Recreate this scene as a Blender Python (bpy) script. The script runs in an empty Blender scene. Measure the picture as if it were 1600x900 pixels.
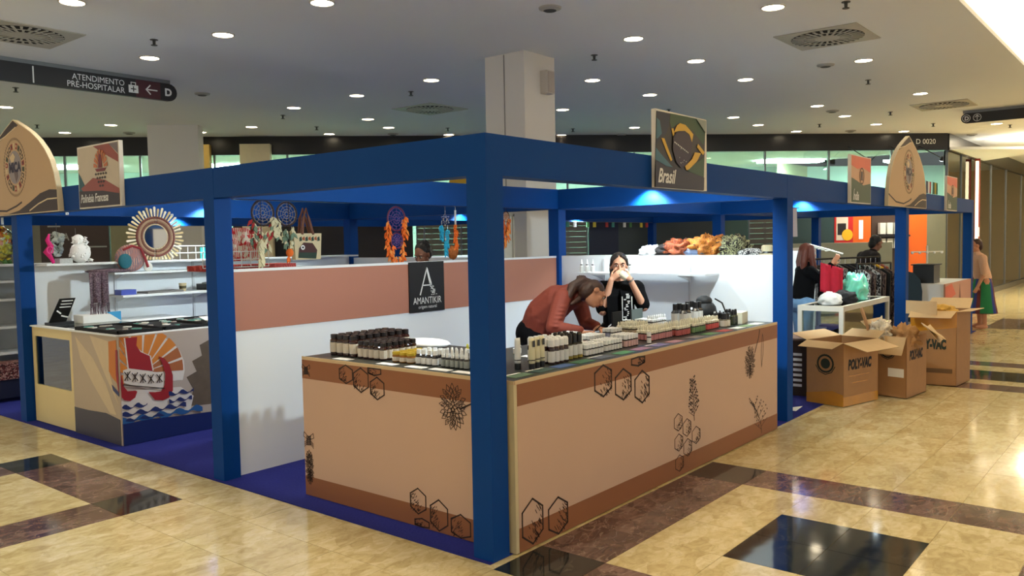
import bpy, bmesh, math, random
from mathutils import Vector, Matrix, noise as mnoise
random.seed(7)
PI = math.pi
scene = bpy.context.scene
COL = scene.collection

# ------------------------------------------------------------------ camera
cam_data = bpy.data.cameras.new('camera')
cam_data.sensor_width = 36.0
cam_data.lens = 1293.89 * 36.0 / 1600.0
cam_data.clip_end = 200
cam = bpy.data.objects.new('camera', cam_data)
COL.objects.link(cam)
_f = Vector((0.77402, 0.63071, -0.05568)); _r = Vector((0.63080, -0.77573, -0.01807)); _u = Vector((0.05459, 0.02114, 0.99829))
mw = Matrix((( _r.x, _u.x, -_f.x, -3.2546), (_r.y, _u.y, -_f.y, -2.8132), (_r.z, _u.z, -_f.z, 1.70), (0, 0, 0, 1)))
cam.matrix_world = mw
scene.camera = cam

# ------------------------------------------------------------------ world, exposure
world = bpy.data.worlds.new('mall_ambient'); scene.world = world
world.use_nodes = True
bg = world.node_tree.nodes['Background']
bg.inputs[0].default_value = (0.95, 0.97, 1.0, 1)
bg.inputs[1].default_value = 0.60
vs = scene.view_settings
vs.view_transform = 'Standard'; vs.look = 'None'; vs.gamma = 1.0; vs.use_curve_mapping = False
vs.exposure = 0.46
DOWNLIGHT = 14.0      # emission of the lamp lenses
DOWNWATT = 62.0       # narrow beam of each recessed lamp
COVE = 12.0
SPOT = 54.0           # booth spot lamps, watts

# ------------------------------------------------------------------ materials
def lin(c):
    def f(v):
        v /= 255.0
        return v / 12.92 if v <= 0.04045 else ((v + 0.055) / 1.055) ** 2.4
    return (f(c[0]), f(c[1]), f(c[2]), 1.0)
MATS = {}
def mat(name, rgb, rough=0.5, var=0.06, scale=12.0, metal=0.0, bump=0.0, emit=0.0, spec=0.5, coat=0.0, alpha=None, trans=0.0):
    if name in MATS: return MATS[name]
    m = bpy.data.materials.new(name); m.use_nodes = True; MATS[name] = m
    nt = m.node_tree; b = nt.nodes['Principled BSDF']
    base = lin(rgb)
    m.diffuse_color = base
    b.inputs['Roughness'].default_value = rough
    b.inputs['Metallic'].default_value = metal
    b.inputs['Specular IOR Level'].default_value = spec
    b.inputs['Coat Weight'].default_value = coat
    b.inputs['Transmission Weight'].default_value = trans
    if emit > 0:
        b.inputs['Emission Color'].default_value = base
        b.inputs['Emission Strength'].default_value = emit
        b.inputs['Base Color'].default_value = base
        return m
    geo = nt.nodes.new('ShaderNodeNewGeometry')
    no = nt.nodes.new('ShaderNodeTexNoise'); no.inputs['Scale'].default_value = scale; no.inputs['Detail'].default_value = 4
    nt.links.new(geo.outputs['Position'], no.inputs['Vector'])
    mx = nt.nodes.new('ShaderNodeMixRGB')
    mx.inputs[1].default_value = tuple(max(0, c * (1 - var)) for c in base[:3]) + (1,)
    mx.inputs[2].default_value = tuple(min(1, c * (1 + var)) for c in base[:3]) + (1,)
    nt.links.new(no.outputs['Fac'], mx.inputs[0]); nt.links.new(mx.outputs[0], b.inputs['Base Color'])
    if bump > 0:
        bp = nt.nodes.new('ShaderNodeBump'); bp.inputs['Strength'].default_value = bump; bp.inputs['Distance'].default_value = 0.01
        nt.links.new(no.outputs['Fac'], bp.inputs['Height']); nt.links.new(bp.outputs['Normal'], b.inputs['Normal'])
    return m

def marble(name, cols, scale, rough=0.10, vein=None, vein_amt=0.5, joint=False):
    """brecciated polished marble: voronoi fragments, cloudy noise and veins, offset per tile"""
    m = bpy.data.materials.new(name); m.use_nodes = True; MATS[name] = m
    m.diffuse_color = lin(cols[1])
    nt = m.node_tree; N = nt.nodes; Lk = nt.links; b = N['Principled BSDF']
    b.inputs['Roughness'].default_value = rough; b.inputs['Specular IOR Level'].default_value = 0.62
    geo = N.new('ShaderNodeNewGeometry'); oi = N.new('ShaderNodeObjectInfo')
    ml = N.new('ShaderNodeVectorMath'); ml.operation = 'SCALE'; ml.inputs[0].default_value = (7.3, 3.1, 5.7); Lk.new(oi.outputs['Random'], ml.inputs['Scale'])
    ad = N.new('ShaderNodeVectorMath'); ad.operation = 'ADD'; Lk.new(geo.outputs['Position'], ad.inputs[0]); Lk.new(ml.outputs[0], ad.inputs[1])
    mp = N.new('ShaderNodeMapping'); mp.inputs['Rotation'].default_value = (0, 0, 0.5); mp.inputs['Scale'].default_value = (1.0, 1.6, 1.0); Lk.new(ad.outputs[0], mp.inputs[0])
    n1 = N.new('ShaderNodeTexNoise'); n1.inputs['Scale'].default_value = scale * 0.8; n1.inputs['Detail'].default_value = 5; Lk.new(mp.outputs[0], n1.inputs['Vector'])
    dm = N.new('ShaderNodeMixRGB'); dm.inputs[0].default_value = 0.16; Lk.new(mp.outputs[0], dm.inputs[1]); Lk.new(n1.outputs['Color'], dm.inputs[2])
    vo = N.new('ShaderNodeTexVoronoi'); vo.inputs['Scale'].default_value = scale * 1.3; Lk.new(dm.outputs[0], vo.inputs['Vector'])
    sep = N.new('ShaderNodeSeparateColor'); Lk.new(vo.outputs['Color'], sep.inputs[0])
    mixf = N.new('ShaderNodeMath'); mixf.operation = 'MULTIPLY_ADD'; mixf.inputs[1].default_value = 0.24; Lk.new(sep.outputs[0], mixf.inputs[0])
    n2 = N.new('ShaderNodeTexNoise'); n2.inputs['Scale'].default_value = scale * 2.2; n2.inputs['Detail'].default_value = 8; n2.inputs['Distortion'].default_value = 1.2; Lk.new(mp.outputs[0], n2.inputs['Vector'])
    sc = N.new('ShaderNodeMath'); sc.operation = 'MULTIPLY'; sc.inputs[1].default_value = 0.76; Lk.new(n2.outputs['Fac'], sc.inputs[0]); Lk.new(sc.outputs[0], mixf.inputs[2])
    cr = N.new('ShaderNodeValToRGB'); e = cr.color_ramp.elements
    e[0].position = 0.22; e[0].color = lin(cols[0]); e[1].position = 0.75; e[1].color = lin(cols[2])
    k = e.new(0.48); k.color = lin(cols[1])
    Lk.new(mixf.outputs[0], cr.inputs[0])
    out = cr.outputs[0]
    if vein:
        wv = N.new('ShaderNodeTexNoise'); wv.inputs['Scale'].default_value = scale * 0.9; wv.inputs['Detail'].default_value = 6; wv.inputs['Distortion'].default_value = 2.0
        Lk.new(mp.outputs[0], wv.inputs['Vector'])
        ab = N.new('ShaderNodeMath'); ab.operation = 'SUBTRACT'; ab.inputs[1].default_value = 0.5; Lk.new(wv.outputs['Fac'], ab.inputs[0])
        a2 = N.new('ShaderNodeMath'); a2.operation = 'ABSOLUTE'; Lk.new(ab.outputs[0], a2.inputs[0])
        lt = N.new('ShaderNodeMapRange'); lt.inputs[1].default_value = 0.0; lt.inputs[2].default_value = 0.018; lt.inputs[3].default_value = vein_amt; lt.inputs[4].default_value = 0.0
        Lk.new(a2.outputs[0], lt.inputs[0])
        vm = N.new('ShaderNodeMixRGB'); vm.inputs[2].default_value = lin(vein); Lk.new(lt.outputs[0], vm.inputs[0]); Lk.new(out, vm.inputs[1]); out = vm.outputs[0]
    Lk.new(out, b.inputs['Base Color'])
    bn = N.new('ShaderNodeTexNoise'); bn.inputs['Scale'].default_value = 3.0; Lk.new(geo.outputs['Position'], bn.inputs['Vector'])
    bp = N.new('ShaderNodeBump'); bp.inputs['Strength'].default_value = 0.05; bp.inputs['Distance'].default_value = 0.02
    Lk.new(bn.outputs['Fac'], bp.inputs['Height']); Lk.new(bp.outputs['Normal'], b.inputs['Normal'])
    return m

def glass(name, tint=(235, 245, 240), refl=0.10, rough=0.02):
    if name in MATS: return MATS[name]
    m = bpy.data.materials.new(name); m.use_nodes = True; MATS[name] = m
    nt = m.node_tree; N = nt.nodes; N.remove(N['Principled BSDF'])
    o = N['Material Output']; t = N.new('ShaderNodeBsdfTransparent'); t.inputs[0].default_value = lin(tint)
    g = N.new('ShaderNodeBsdfGlossy'); g.inputs['Roughness'].default_value = rough
    fr = N.new('ShaderNodeFresnel'); fr.inputs[0].default_value = 1.5
    ad = N.new('ShaderNodeMath'); ad.operation = 'ADD'; ad.inputs[1].default_value = refl; ad.use_clamp = True
    mx = N.new('ShaderNodeMixShader'); nt.links.new(fr.outputs[0], ad.inputs[0]); nt.links.new(ad.outputs[0], mx.inputs[0])
    nt.links.new(t.outputs[0], mx.inputs[1]); nt.links.new(g.outputs[0], mx.inputs[2]); nt.links.new(mx.outputs[0], o.inputs[0])
    return m

M_BEIGE = marble('beige_marble', [(178, 158, 108), (206, 190, 142), (226, 214, 174)], 4.2, 0.10, vein=(150, 128, 84), vein_amt=0.30)
M_PURPLE = marble('purple_marble', [(64, 44, 40), (98, 74, 68), (132, 106, 98)], 3.6, 0.10, vein=(176, 156, 142), vein_amt=0.4)
M_BLACK = marble('black_marble', [(20, 22, 22), (32, 35, 34), (46, 50, 46)], 3.0, 0.07, vein=(140, 140, 125), vein_amt=0.15)
M_CEIL = mat('ceiling_paint', (226, 228, 230), 0.8, 0.01, 2)
M_WHITE = mat('white_laminate', (232, 236, 238), 0.45, 0.015, 3)
M_COLUMN = mat('column_paint', (226, 220, 210), 0.7, 0.02, 2)
M_BLUE = mat('booth_blue', (3, 63, 134), 0.6, 0.05, 4, spec=0.15)
M_CARPET = mat('blue_carpet', (36, 42, 122), 0.95, 0.12, 60, bump=0.4, spec=0.2)
M_BLACKP = mat('black_plastic', (18, 18, 20), 0.4, 0.1, 20)
M_DARK = mat('dark_panel', (30, 26, 24), 0.35, 0.1, 3)
M_FASCIA = mat('fascia_black', (20, 15, 12), 0.3, 0.1, 2)
M_CHROME = mat('chrome_metal', (190, 190, 192), 0.25, 0.03, 5, metal=1.0)
M_STEEL = mat('grey_metal', (120, 122, 124), 0.4, 0.05, 8, metal=0.8)
M_GLASS = glass('clear_glass')
M_SHOPGLASS = glass('shop_glass', (225, 240, 232), 0.06)
M_LAMP = mat('lamp_lens', (255, 236, 200), emit=DOWNLIGHT)
M_PAPER = mat('white_paper', (245, 245, 242), 0.7, 0.02, 20)

# ------------------------------------------------------------------ mesh building
class MB:
    def __init__(s): s.v = []; s.f = []; s.m = []
    def add(s, vs, fs, m=0):
        k = len(s.v); s.v += [tuple(v) for v in vs]
        for f in fs: s.f.append([i + k for i in f]); s.m.append(m)
        return s
    def box(s, x0, x1, y0, y1, z0, z1, m=0):
        v = [(x0,y0,z0),(x1,y0,z0),(x1,y1,z0),(x0,y1,z0),(x0,y0,z1),(x1,y0,z1),(x1,y1,z1),(x0,y1,z1)]
        return s.add(v, [(0,3,2,1),(4,5,6,7),(0,1,5,4),(1,2,6,5),(2,3,7,6),(3,0,4,7)], m)
    def obox(s, c, size, rz=0, m=0, rot=None):
        R = rot if rot is not None else Matrix.Rotation(rz, 3, 'Z')
        c = Vector(c); hx, hy, hz = (q / 2 for q in size); v = []
        for z in (-hz, hz):
            for x, y in ((-hx,-hy),(hx,-hy),(hx,hy),(-hx,hy)): v.append(c + R @ Vector((x, y, z)))
        return s.add(v, [(0,3,2,1),(4,5,6,7),(0,1,5,4),(1,2,6,5),(2,3,7,6),(3,0,4,7)], m)
    def lathe(s, prof, c=(0,0,0), n=12, m=0, ms=None, sx=1.0, sy=1.0):
        c = Vector(c); v = []; f = []
        for r, z in prof:
            for i in range(n):
                a = 2 * PI * i / n; v.append((c.x + sx * r * math.cos(a), c.y + sy * r * math.sin(a), c.z + z))
        k = len(s.v); s.v += v
        for j in range(len(prof) - 1):
            for i in range(n):
                i2 = (i + 1) % n
                s.f.append([k + j*n + i, k + j*n + i2, k + (j+1)*n + i2, k + (j+1)*n + i]); s.m.append(ms[j] if ms else m)
        s.f.append([k + i for i in reversed(range(n))]); s.m.append(ms[0] if ms else m)
        s.f.append([k + (len(prof)-1)*n + i for i in range(n)]); s.m.append(ms[-1] if ms else m)
        return s
    def tube(s, pts, r, n=6, m=0, closed=False):
        pts = [Vector(p) for p in pts]; N = len(pts); rs = r if isinstance(r, (list, tuple)) else [r] * N
        k = len(s.v); ref = None
        for i, p in enumerate(pts):
            if closed: t = pts[(i+1) % N] - pts[i-1]
            else: t = pts[min(i+1, N-1)] - pts[max(i-1, 0)]
            t = t.normalized() if t.length > 1e-9 else Vector((0,0,1))
            if ref is None: ref = Vector((0,0,1)) if abs(t.z) < 0.9 else Vector((1,0,0))
            a = t.cross(ref)
            if a.length < 1e-4: a = t.orthogonal()
            a.normalize(); b = t.cross(a).normalized()
            for q in range(n):
                an = 2 * PI * q / n; s.v.append(tuple(p + (a * math.cos(an) + b * math.sin(an)) * rs[i]))
        for i in range(N if closed else N - 1):
            j = (i + 1) % N
            for q in range(n):
                q2 = (q + 1) % n; s.f.append([k+i*n+q, k+i*n+q2, k+j*n+q2, k+j*n+q]); s.m.append(m)
        if not closed:
            s.f.append([k + q for q in reversed(range(n))]); s.m.append(m); s.f.append([k+(N-1)*n+q for q in range(n)]); s.m.append(m)
        return s
    def ell(s, c, rad, n=10, rings=7, m=0, rot=None):
        c = Vector(c); k = len(s.v)
        for j in range(1, rings):
            ph = PI * j / rings
            for i in range(n):
                a = 2 * PI * i / n
                p = Vector((rad[0]*math.sin(ph)*math.cos(a), rad[1]*math.sin(ph)*math.sin(a), -rad[2]*math.cos(ph)))
                s.v.append(tuple(c + (rot @ p if rot is not None else p)))
        for zz in (-rad[2], rad[2]):
            p = Vector((0,0,zz)); s.v.append(tuple(c + (rot @ p if rot is not None else p)))
        b, t = k + (rings-1)*n, k + (rings-1)*n + 1
        for j in range(rings - 2):
            for i in range(n):
                i2 = (i+1) % n; s.f.append([k+j*n+i, k+j*n+i2, k+(j+1)*n+i2, k+(j+1)*n+i]); s.m.append(m)
        for i in range(n):
            i2 = (i+1) % n; s.f.append([b, k+i2, k+i]); s.m.append(m); s.f.append([t, k+(rings-2)*n+i, k+(rings-2)*n+i2]); s.m.append(m)
        return s
    def prism(s, poly, fn, d0, d1, m=0):
        """poly of (u,v); fn(u,v,d) -> xyz; solid between d0 and d1"""
        n = len(poly); k = len(s.v)
        for d in (d0, d1):
            for u, v in poly: s.v.append(tuple(fn(u, v, d)))
        s.f.append([k + i for i in reversed(range(n))]); s.m.append(m); s.f.append([k + n + i for i in range(n)]); s.m.append(m)
        for i in range(n):
            j = (i+1) % n; s.f.append([k+i, k+j, k+n+j, k+n+i]); s.m.append(m)
        return s
    def ribbon(s, pts, w, fn, d0, d1, closed=False, m=0):
        """drawn line of width w along (u,v) points"""
        N = len(pts)
        for i in range(N if closed else N - 1):
            a = Vector(pts[i]).to_2d(); b = Vector(pts[(i+1) % N]).to_2d(); t = b - a
            if t.length < 1e-6: continue
            t.normalize(); q = Vector((-t.y, t.x)) * w / 2; e = t * w * 0.4
            s.prism([(a-e-q), (b+e-q), (b+e+q), (a-e+q)], fn, d0, d1, m)
        return s
    def mesh(s, name, mats, smooth=False):
        me = bpy.data.meshes.new(name); me.from_pydata(s.v, [], s.f)
        for m in (mats if isinstance(mats, (list, tuple)) else [mats]): me.materials.append(m)
        me.polygons.foreach_set('material_index', s.m)
        if smooth: me.polygons.foreach_set('use_smooth', [True] * len(s.f))
        bm = bmesh.new(); bm.from_mesh(me); bmesh.ops.recalc_face_normals(bm, faces=bm.faces); bm.to_mesh(me); bm.free()
        me.update(); return me
    def build(s, name, mats, parent=None, loc=None, rz=0, smooth=False, **tags):
        o = bpy.data.objects.new(name, s.mesh(name, mats, smooth)); COL.objects.link(o)
        if loc is not None: o.location = loc
        o.rotation_euler.z = rz
        if parent is not None: inv_parent(o, parent)
        tag(o, **tags); return o

def tag(o, label=None, cat=None, group=None, kind=None):
    if label: o['label'] = label
    if cat: o['category'] = cat
    if group: o['group'] = group
    if kind: o['kind'] = kind
    return o
def thing(name, label, cat, loc=(0,0,0), rz=0, group=None):
    o = bpy.data.objects.new(name, None); COL.objects.link(o); o.location = loc; o.rotation_euler.z = rz
    o.empty_display_size = 0.1
    return tag(o, label, cat, group)
def struct(name, mb, mats, parent=None, label=None, **k):
    o = mb.build(name, mats, parent, **k)
    if parent is None: o['kind'] = 'structure'
    if label: o['label'] = label
    return o
def copy_tree(root, loc=None, rz=None, label=None, parent=None, scale=None):
    r = root.copy(); COL.objects.link(r); mpi = root.matrix_parent_inverse.copy(); r.parent = parent; r.matrix_parent_inverse = mpi
    if loc is not None: r.location = loc
    if rz is not None: r.rotation_euler.z = rz
    if scale is not None: r.scale = scale if isinstance(scale, (tuple, list)) else (scale,) * 3
    if label: r['label'] = label
    for ch in root.children: copy_tree(ch, parent=r)
    return r
def fx(X): return lambda u, v, d: (X - d, u, v)        # plane facing -X, u = y, v = z
def fy(Y): return lambda u, v, d: (u, Y - d, v)        # plane facing -Y, u = x, v = z
def fz(Z): return lambda u, v, d: (u, v, Z + d)
def text(body, name, size, fn, u, v, m, parent=None, align='LEFT', shear=0.0, sx=1.0, d=0.002, bold=0.0, mirror=False, **tags):
    """flat lettering as thin mesh on a plane; mirror flips u for planes seen with u running leftwards"""
    cu = bpy.data.curves.new(name, 'FONT'); cu.body = body; cu.size = size; cu.align_x = align; cu.shear = shear; cu.extrude = 0.0; cu.offset = bold; cu.resolution_u = 3
    t = bpy.data.objects.new(name, cu); COL.objects.link(t)
    dg = bpy.context.evaluated_depsgraph_get(); me0 = t.evaluated_get(dg).to_mesh()
    s = -1 if mirror else 1
    V = [tuple(fn(u + s * sx * p.co.x, v + p.co.y, d)) for p in me0.vertices]; Fc = [list(p.vertices) for p in me0.polygons]
    t.evaluated_get(dg).to_mesh_clear(); bpy.data.objects.remove(t); bpy.data.curves.remove(cu)
    mb = MB(); mb.add(V, Fc)
    me = bpy.data.meshes.new(name); me.from_pydata(mb.v, [], mb.f); me.materials.append(m)
    o = bpy.data.objects.new(name, me); COL.objects.link(o)
    if parent is not None: inv_parent(o, parent)
    tag(o, **tags); return o
def inv_parent(o, parent):
    """parent without moving: the parent only ever has location / z rotation"""
    o.parent = parent; o.matrix_parent_inverse = (Matrix.Translation(parent.location) @ Matrix.Rotation(parent.rotation_euler.z, 4, 'Z')).inverted(); return o
# ================================================================== THE SETTING
# ---- floor: one slab, with the marble tiles laid on it
H = 4.0
floor = struct('floor', MB().box(-14, 32, -16, 22, -0.10, -0.004), M_BEIGE)
def span(a, b, step):
    n = max(1, round((b - a) / step)); return [a + (b - a) * i / n for i in range(n)]
XS = span(-4.96, -1.64, .83) + [-1.64, -.82, -.40, -.06, .36, .81, 1.23, 1.65, 2.10, 2.52] + span(3.35, 6.9, .85)[0:] + [6.90, 7.30, 7.60, 8.33, 8.75, 9.15] + span(9.15, 13.6, .85)[1:] + [13.6, 14.0, 15.25, 15.65] + span(15.65, 19.0, .85)[1:]
YS = span(-5.96, -2.62, .84) + [-2.62, -2.20, -1.75, -1.33, -.92, -.47, -.05, .0] + [.42, .84, 1.68, 2.42, 2.84, 3.47, 4.10, 4.52, 5.36, 6.2, 7.04, 7.9, 8.7]
UNIT = {}
for nm, mm in (('b', M_BEIGE), ('p', M_PURPLE), ('k', M_BLACK)):
    UNIT[nm] = MB().box(-.5, .5, -.5, .5, -.5, .5).mesh('tile', mm)
def inr(v, a, b): return a - 1e-4 <= v <= b + 1e-4
def tile_kind(x, y):
    # framed square right in front of the counter
    fxo, fyo = inr(x, -.06, 2.52), inr(y, -2.62, -.05)
    if fxo and fyo:
        bx = inr(x, -.06, .36) or inr(x, 2.10, 2.52); by = inr(y, -2.62, -2.20) or inr(y, -.47, -.05)
        if bx and by: return 'k'
        if inr(x, .81, 1.65) and inr(y, -1.75, -.92): return 'k'
        if bx or by: return 'p'
        return 'b'
    if inr(x, 2.10, 2.52) and y < -2.62: return 'p'
    if inr(x, -1.64, -.40) and inr(y, 2.42, 4.52) or (x < -1.64 and inr(y, 2.42, 4.52)):
        bx = inr(x, -.82, -.40); by = inr(y, 2.42, 2.84) or inr(y, 4.10, 4.52)
        return 'k' if bx and by else 'p' if bx or by else 'b'
    if inr(x, 6.9, 9.15) and y < -.05:
        if inr(x, 7.6, 8.33) and -2.62 < y < -.47: return 'k'
        if inr(x, 6.9, 7.3) or inr(x, 8.75, 9.15): return 'p'
        return 'b'
    if inr(x, 13.6, 15.65) and y < .1: return 'k' if inr(x, 14.0, 15.25) and y < -.4 else 'p'
    return 'b'
tile_proto = {}
for i in range(len(XS) - 1):
    for j in range(len(YS) - 1):
        x0, x1, y0, y1 = XS[i], XS[i+1], YS[j], YS[j+1]; cx, cy = (x0+x1)/2, (y0+y1)/2
        if cy > 0 and cx > 0: continue                       # the booths' carpet
        if cy < -2.62 - .42 * 2 and cx < 1.5: continue       # behind the viewer
        if cx < -3.3 and cy < 1.0: continue
        if cy < -3.5: continue
        k = tile_kind(cx, cy)
        o = bpy.data.objects.new('tile', UNIT[k]); COL.objects.link(o)
        o.scale = (x1 - x0 - .003, y1 - y0 - .003, .02); o.location = (cx, cy, -.010); o.parent = floor

# ---- booth carpet (thin blue needle felt over the marble)
struct('floor_carpet', MB().box(-.02, 13.0, .0, 9.6, -.004, .004), M_CARPET, label='blue needle felt carpet laid under the booths')

# ---- ceiling, open along the lit cove on the right
ceil = struct('ceiling', MB().box(-14, 32, -.91, 22, H, H + .08), M_CEIL)
struct('ceiling_cove', MB().box(-14, 32, -9, -.91, H + .62, H + .70).box(-14, 32, -.91, -.87, H + .08, H + .70), mat('cove_paint', (250, 238, 208), 0.8, 0.01))
M_COVE = mat('cove_light', (255, 238, 205), emit=COVE)
MB().box(-8, 24, -1.10, -1.02, H + .30, H + .34).build('cove_strip_light', M_COVE, label='long warm strip light glowing in the ceiling cove', cat='strip light')
struct('ceiling_cove_lip', MB().box(-14, 32, -1.02, -.91, H, H + .05), M_CEIL)
# curved island of lit ceiling further down the mall
mb = MB(); pts = [(21 + 2.6 * math.cos(a), -.95 + 1.3 * math.sin(a)) for a in [PI * k / 14 for k in range(-14, 15)]]
mb.prism(pts[:-1], fz(H), -.07, -.01); mb.build('oval_ceiling_light', M_COVE, label='oval glowing ceiling panel far down the mall', cat='ceiling light')
# slots where the ceiling meets columns stay plain

struct('wall_end', MB().box(31.4, 31.6, -9, 6, 0, H + .7), mat('end_wall', (196, 176, 140), .6, .05, 1), label='beige wall closing the far end of the mall')
# ---- mall columns
def column(name, cx, cy, w, rz, label):
    mb = MB().obox((cx, cy, H / 2), (w, w if rz == 0 else .35, H), rz)
    o = struct(name, mb, M_COLUMN); o['label'] = label
    return o
c1 = column('column', 5.01, 3.73, .62, 0, 'white square mall column rising behind the front booth')
MB().box(4.69, 4.701, 3.725, 3.735, 2.2, H - .01).build('seam', mat('seam_grey', (150, 145, 138), .8), c1)
column('column', 5.02, 12.08, .92, -PI/4, 'pale square column beside the far shopfront')
sp = MB().box(5.02, 5.17, 3.31, 3.42, 3.52, 3.80)
t = thing('wall_speaker', 'small beige loudspeaker mounted high on the white column', 'speaker', (5.1, 3.38, 3.52))
sp.build('cabinet', mat('speaker_beige', (205, 196, 184), .6), t)
MB().box(5.035, 5.155, 3.302, 3.312, 3.535, 3.785).build('grille', mat('speaker_cloth', (185, 172, 160), .9, .1, 80), t)

# ---- the shop facade, 45 degrees across the back (x + y = 19.5) and then down the mall
FA = Vector((19.5 - 17.6, 17.6, 0)); FB = Vector((17.95, 1.55, 0)); FD = (FB - FA).normalized(); FLEN = (FB - FA).length
FN = Vector((-FD.y, FD.x, 0)) * -1         # towards the viewer
if FN.dot(Vector((-1, -1, 0))) < 0: FN = -FN
def fac(s, d, z): return FA + FD * s + FN * d + Vector((0, 0, z))
def fbox(mb, s0, s1, d0, d1, z0, z1, m=0):
    v = [fac(s0, d0, z0), fac(s1, d0, z0), fac(s1, d1, z0), fac(s0, d1, z0), fac(s0, d0, z1), fac(s1, d0, z1), fac(s1, d1, z1), fac(s0, d1, z1)]
    return mb.add(v, [(0,3,2,1),(4,5,6,7),(0,1,5,4),(1,2,6,5),(2,3,7,6),(3,0,4,7)], m)
wf = struct('wall_far', fbox(MB(), 0, FLEN, 0, .12, 3.62, H), M_FASCIA, label='dark fascia band over the shopfronts')
struct('wall_right', MB().box(17.95, 31, 1.45, 1.57, 3.62, H), M_FASCIA, label='dark fascia band running down the mall')
text('D 0020', 'unit_number', .16, lambda u, v, d: fac(FLEN - .78 + u, .12 + d, v), 0, 3.76, mat('sign_white', (235, 235, 230), .5), wf)
# shop interior shell: back wall, ceiling
struct('wall_shop_back', fbox(MB(), 0, FLEN + 3, -4.2, -4.1, 0, 3.7), mat('shop_teal', (196, 222, 218), .7, .03), label='pale teal back wall inside the shops')
struct('ceiling_shop', fbox(MB(), 0, FLEN + 3, -4.1, 0, 3.64, 3.70), M_CEIL)
struct('wall_shop_side', MB().box(17.95, 31, 5.4, 5.5, 0, 3.7), mat('shop_olive', (186, 184, 150), .7, .03), label='olive back wall inside the side shop')
struct('ceiling_shop_side', MB().box(18.3, 31, 1.57, 5.5, 3.64, 3.7), M_CEIL)
M_SHOPLAMP = mat('shop_lamp', (232, 255, 248), emit=55.0)
for s, w in ((2.0, 1.6), (5.2, 1.6), (8.4, 1.6), (12.0, 1.6), (15.6, 1.6), (19.2, 1.6)):
    fbox(MB(), s, s + w, -2.4, -2.0, 3.58, 3.63).build('shop_light_panel', M_SHOPLAMP, label='bright light panel on the shop ceiling behind glass, %s from the left' % {2.0: 'first', 5.2: 'second', 8.4: 'third', 12.0: 'fourth', 15.6: 'fifth', 19.2: 'sixth'}[s], cat='ceiling light', group='shop light panels')
for x in (19.5, 22.5, 26):
    MB().box(x, x + 1.6, 3.0, 3.3, 3.58, 3.63).build('shop_light_panel', M_SHOPLAMP, label='%s light panel inside the side shop down the mall' % {19.5: 'nearest', 22.5: 'middle', 26: 'farthest'}[x], cat='ceiling light', group='side shop light panels')
# glazing: panes between thin mullions (each pane a part of its window)
GW = {}
s = 0.0; k = 0
edges = [0, 1.9, 3.4, 4.9, 6.4, 7.9, 9.4, 10.9, 12.4, 13.9, 15.4, 16.9, 18.4, 19.9, 21.4, FLEN]
for a, b in zip(edges[:-1], edges[1:]):
    k += 1
    w = struct('window_%d' % k, fbox(fbox(MB(), a - .02, a + .02, -.02, .03, 0, 3.62), a, b, -.02, .03, 0, .08), M_STEEL, label='shopfront window')
    fbox(MB(), a + .02, b - .02, -.004, .004, .08, 3.62).build('pane', M_SHOPGLASS, w)
for i, (a, b) in enumerate(((17.97, 19.5), (19.5, 21.5), (21.5, 23.5), (23.5, 26), (26, 29), (29, 31))):
    w = struct('window_%d' % (k + 1 + i), MB().box(a, a + .03, 1.48, 1.54, .1, 3.62).box(a, b, 1.45, 1.57, 0, .14), M_STEEL, label='shopfront window')
    MB().box(a + .03, b, 1.505, 1.513, .14, 3.62).build('pane', M_SHOPGLASS, w)
# lower dark or shuttered bays standing just inside the glass
M_SHUT = mat('shutter_olive', (120, 116, 96), .55, .08, 5); M_NAVY = mat('bay_navy', (24, 28, 52), .4); M_SLATE = mat('bay_slate', (52, 60, 58), .4); M_TEALD = mat('bay_teal', (66, 96, 90), .45)
M_ORANGE = mat('shop_orange', (214, 96, 20), .5, .03, 3); M_BROWN = mat('bay_brown', (58, 42, 34), .5)
def bay_board(s0, s1, z1, m, label):
    o = fbox(MB(), s0, s1, .05, .13, 0, z1).build('display_board', m); o['label'] = label; o['category'] = 'board'; return o
def roller(s0, s1, z1, label, m=M_SHUT):
    p = fac((s0+s1)/2, .08, 0)
    t = thing('roller_shutter', label, 'shutter', p)
    n = int(z1 / .115)
    first = None
    for i in range(n):
        fbox(MB(), s0 + .03, s1 - .03, .06, .10 + .012 * (i % 2), i * z1 / n + .006, (i + 1) * z1 / n).build('slat', m, t)
    fbox(MB(), s0, s0 + .03, .04, .13, 0, z1).build('guide_rail', M_STEEL, t); fbox(MB(), s1 - .03, s1, .04, .13, 0, z1).build('guide_rail', M_STEEL, t)
    return t
bay_board(1.6, 2.9, 2.6, mat('bay_grey', (120, 118, 104), .6), 'grey olive board behind the shop glass at far left')
bb = bay_board(2.9, 4.25, 2.5, M_BROWN, 'dark brown shop board with pale lettering above the mirror booth')
text('PARA', 'lettering', .20, lambda u, v, d: fac(3.07 + u, .13 + d, v), 0, 1.90, mat('letter_grey', (150, 150, 145), .6), bb, sx=.8, bold=.006)
MB_ = fbox(MB(), 3.05, 3.3, .131, .135, 2.17, 2.20); MB_.build('small_print', MATS['letter_grey'], bb)
fbox(MB(), 3.6, 4.2, .131, .135, 1.74, 1.77).build('small_print', MATS['letter_grey'], bb)
bay_board(4.28, 5.2, 2.5, mat('bay_khaki', (128, 124, 96), .6), 'khaki board behind the round mirror')
roller(5.22, 6.7, 2.4, 'olive roller shutter far behind the dreamcatchers on the left')
bay_board(6.75, 8.5, 2.5, mat('bay_black', (20, 18, 18), .35), 'black shop board behind the tote bag')
bay_board(8.5, 10.5, 2.5, mat('bay_coal', (34, 28, 26), .3), 'dark brown glossy shop board behind the orange dreamcatcher')
roller(10.57, 11.75, 2.5, 'olive roller shutter behind the person with dark hair')
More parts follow.
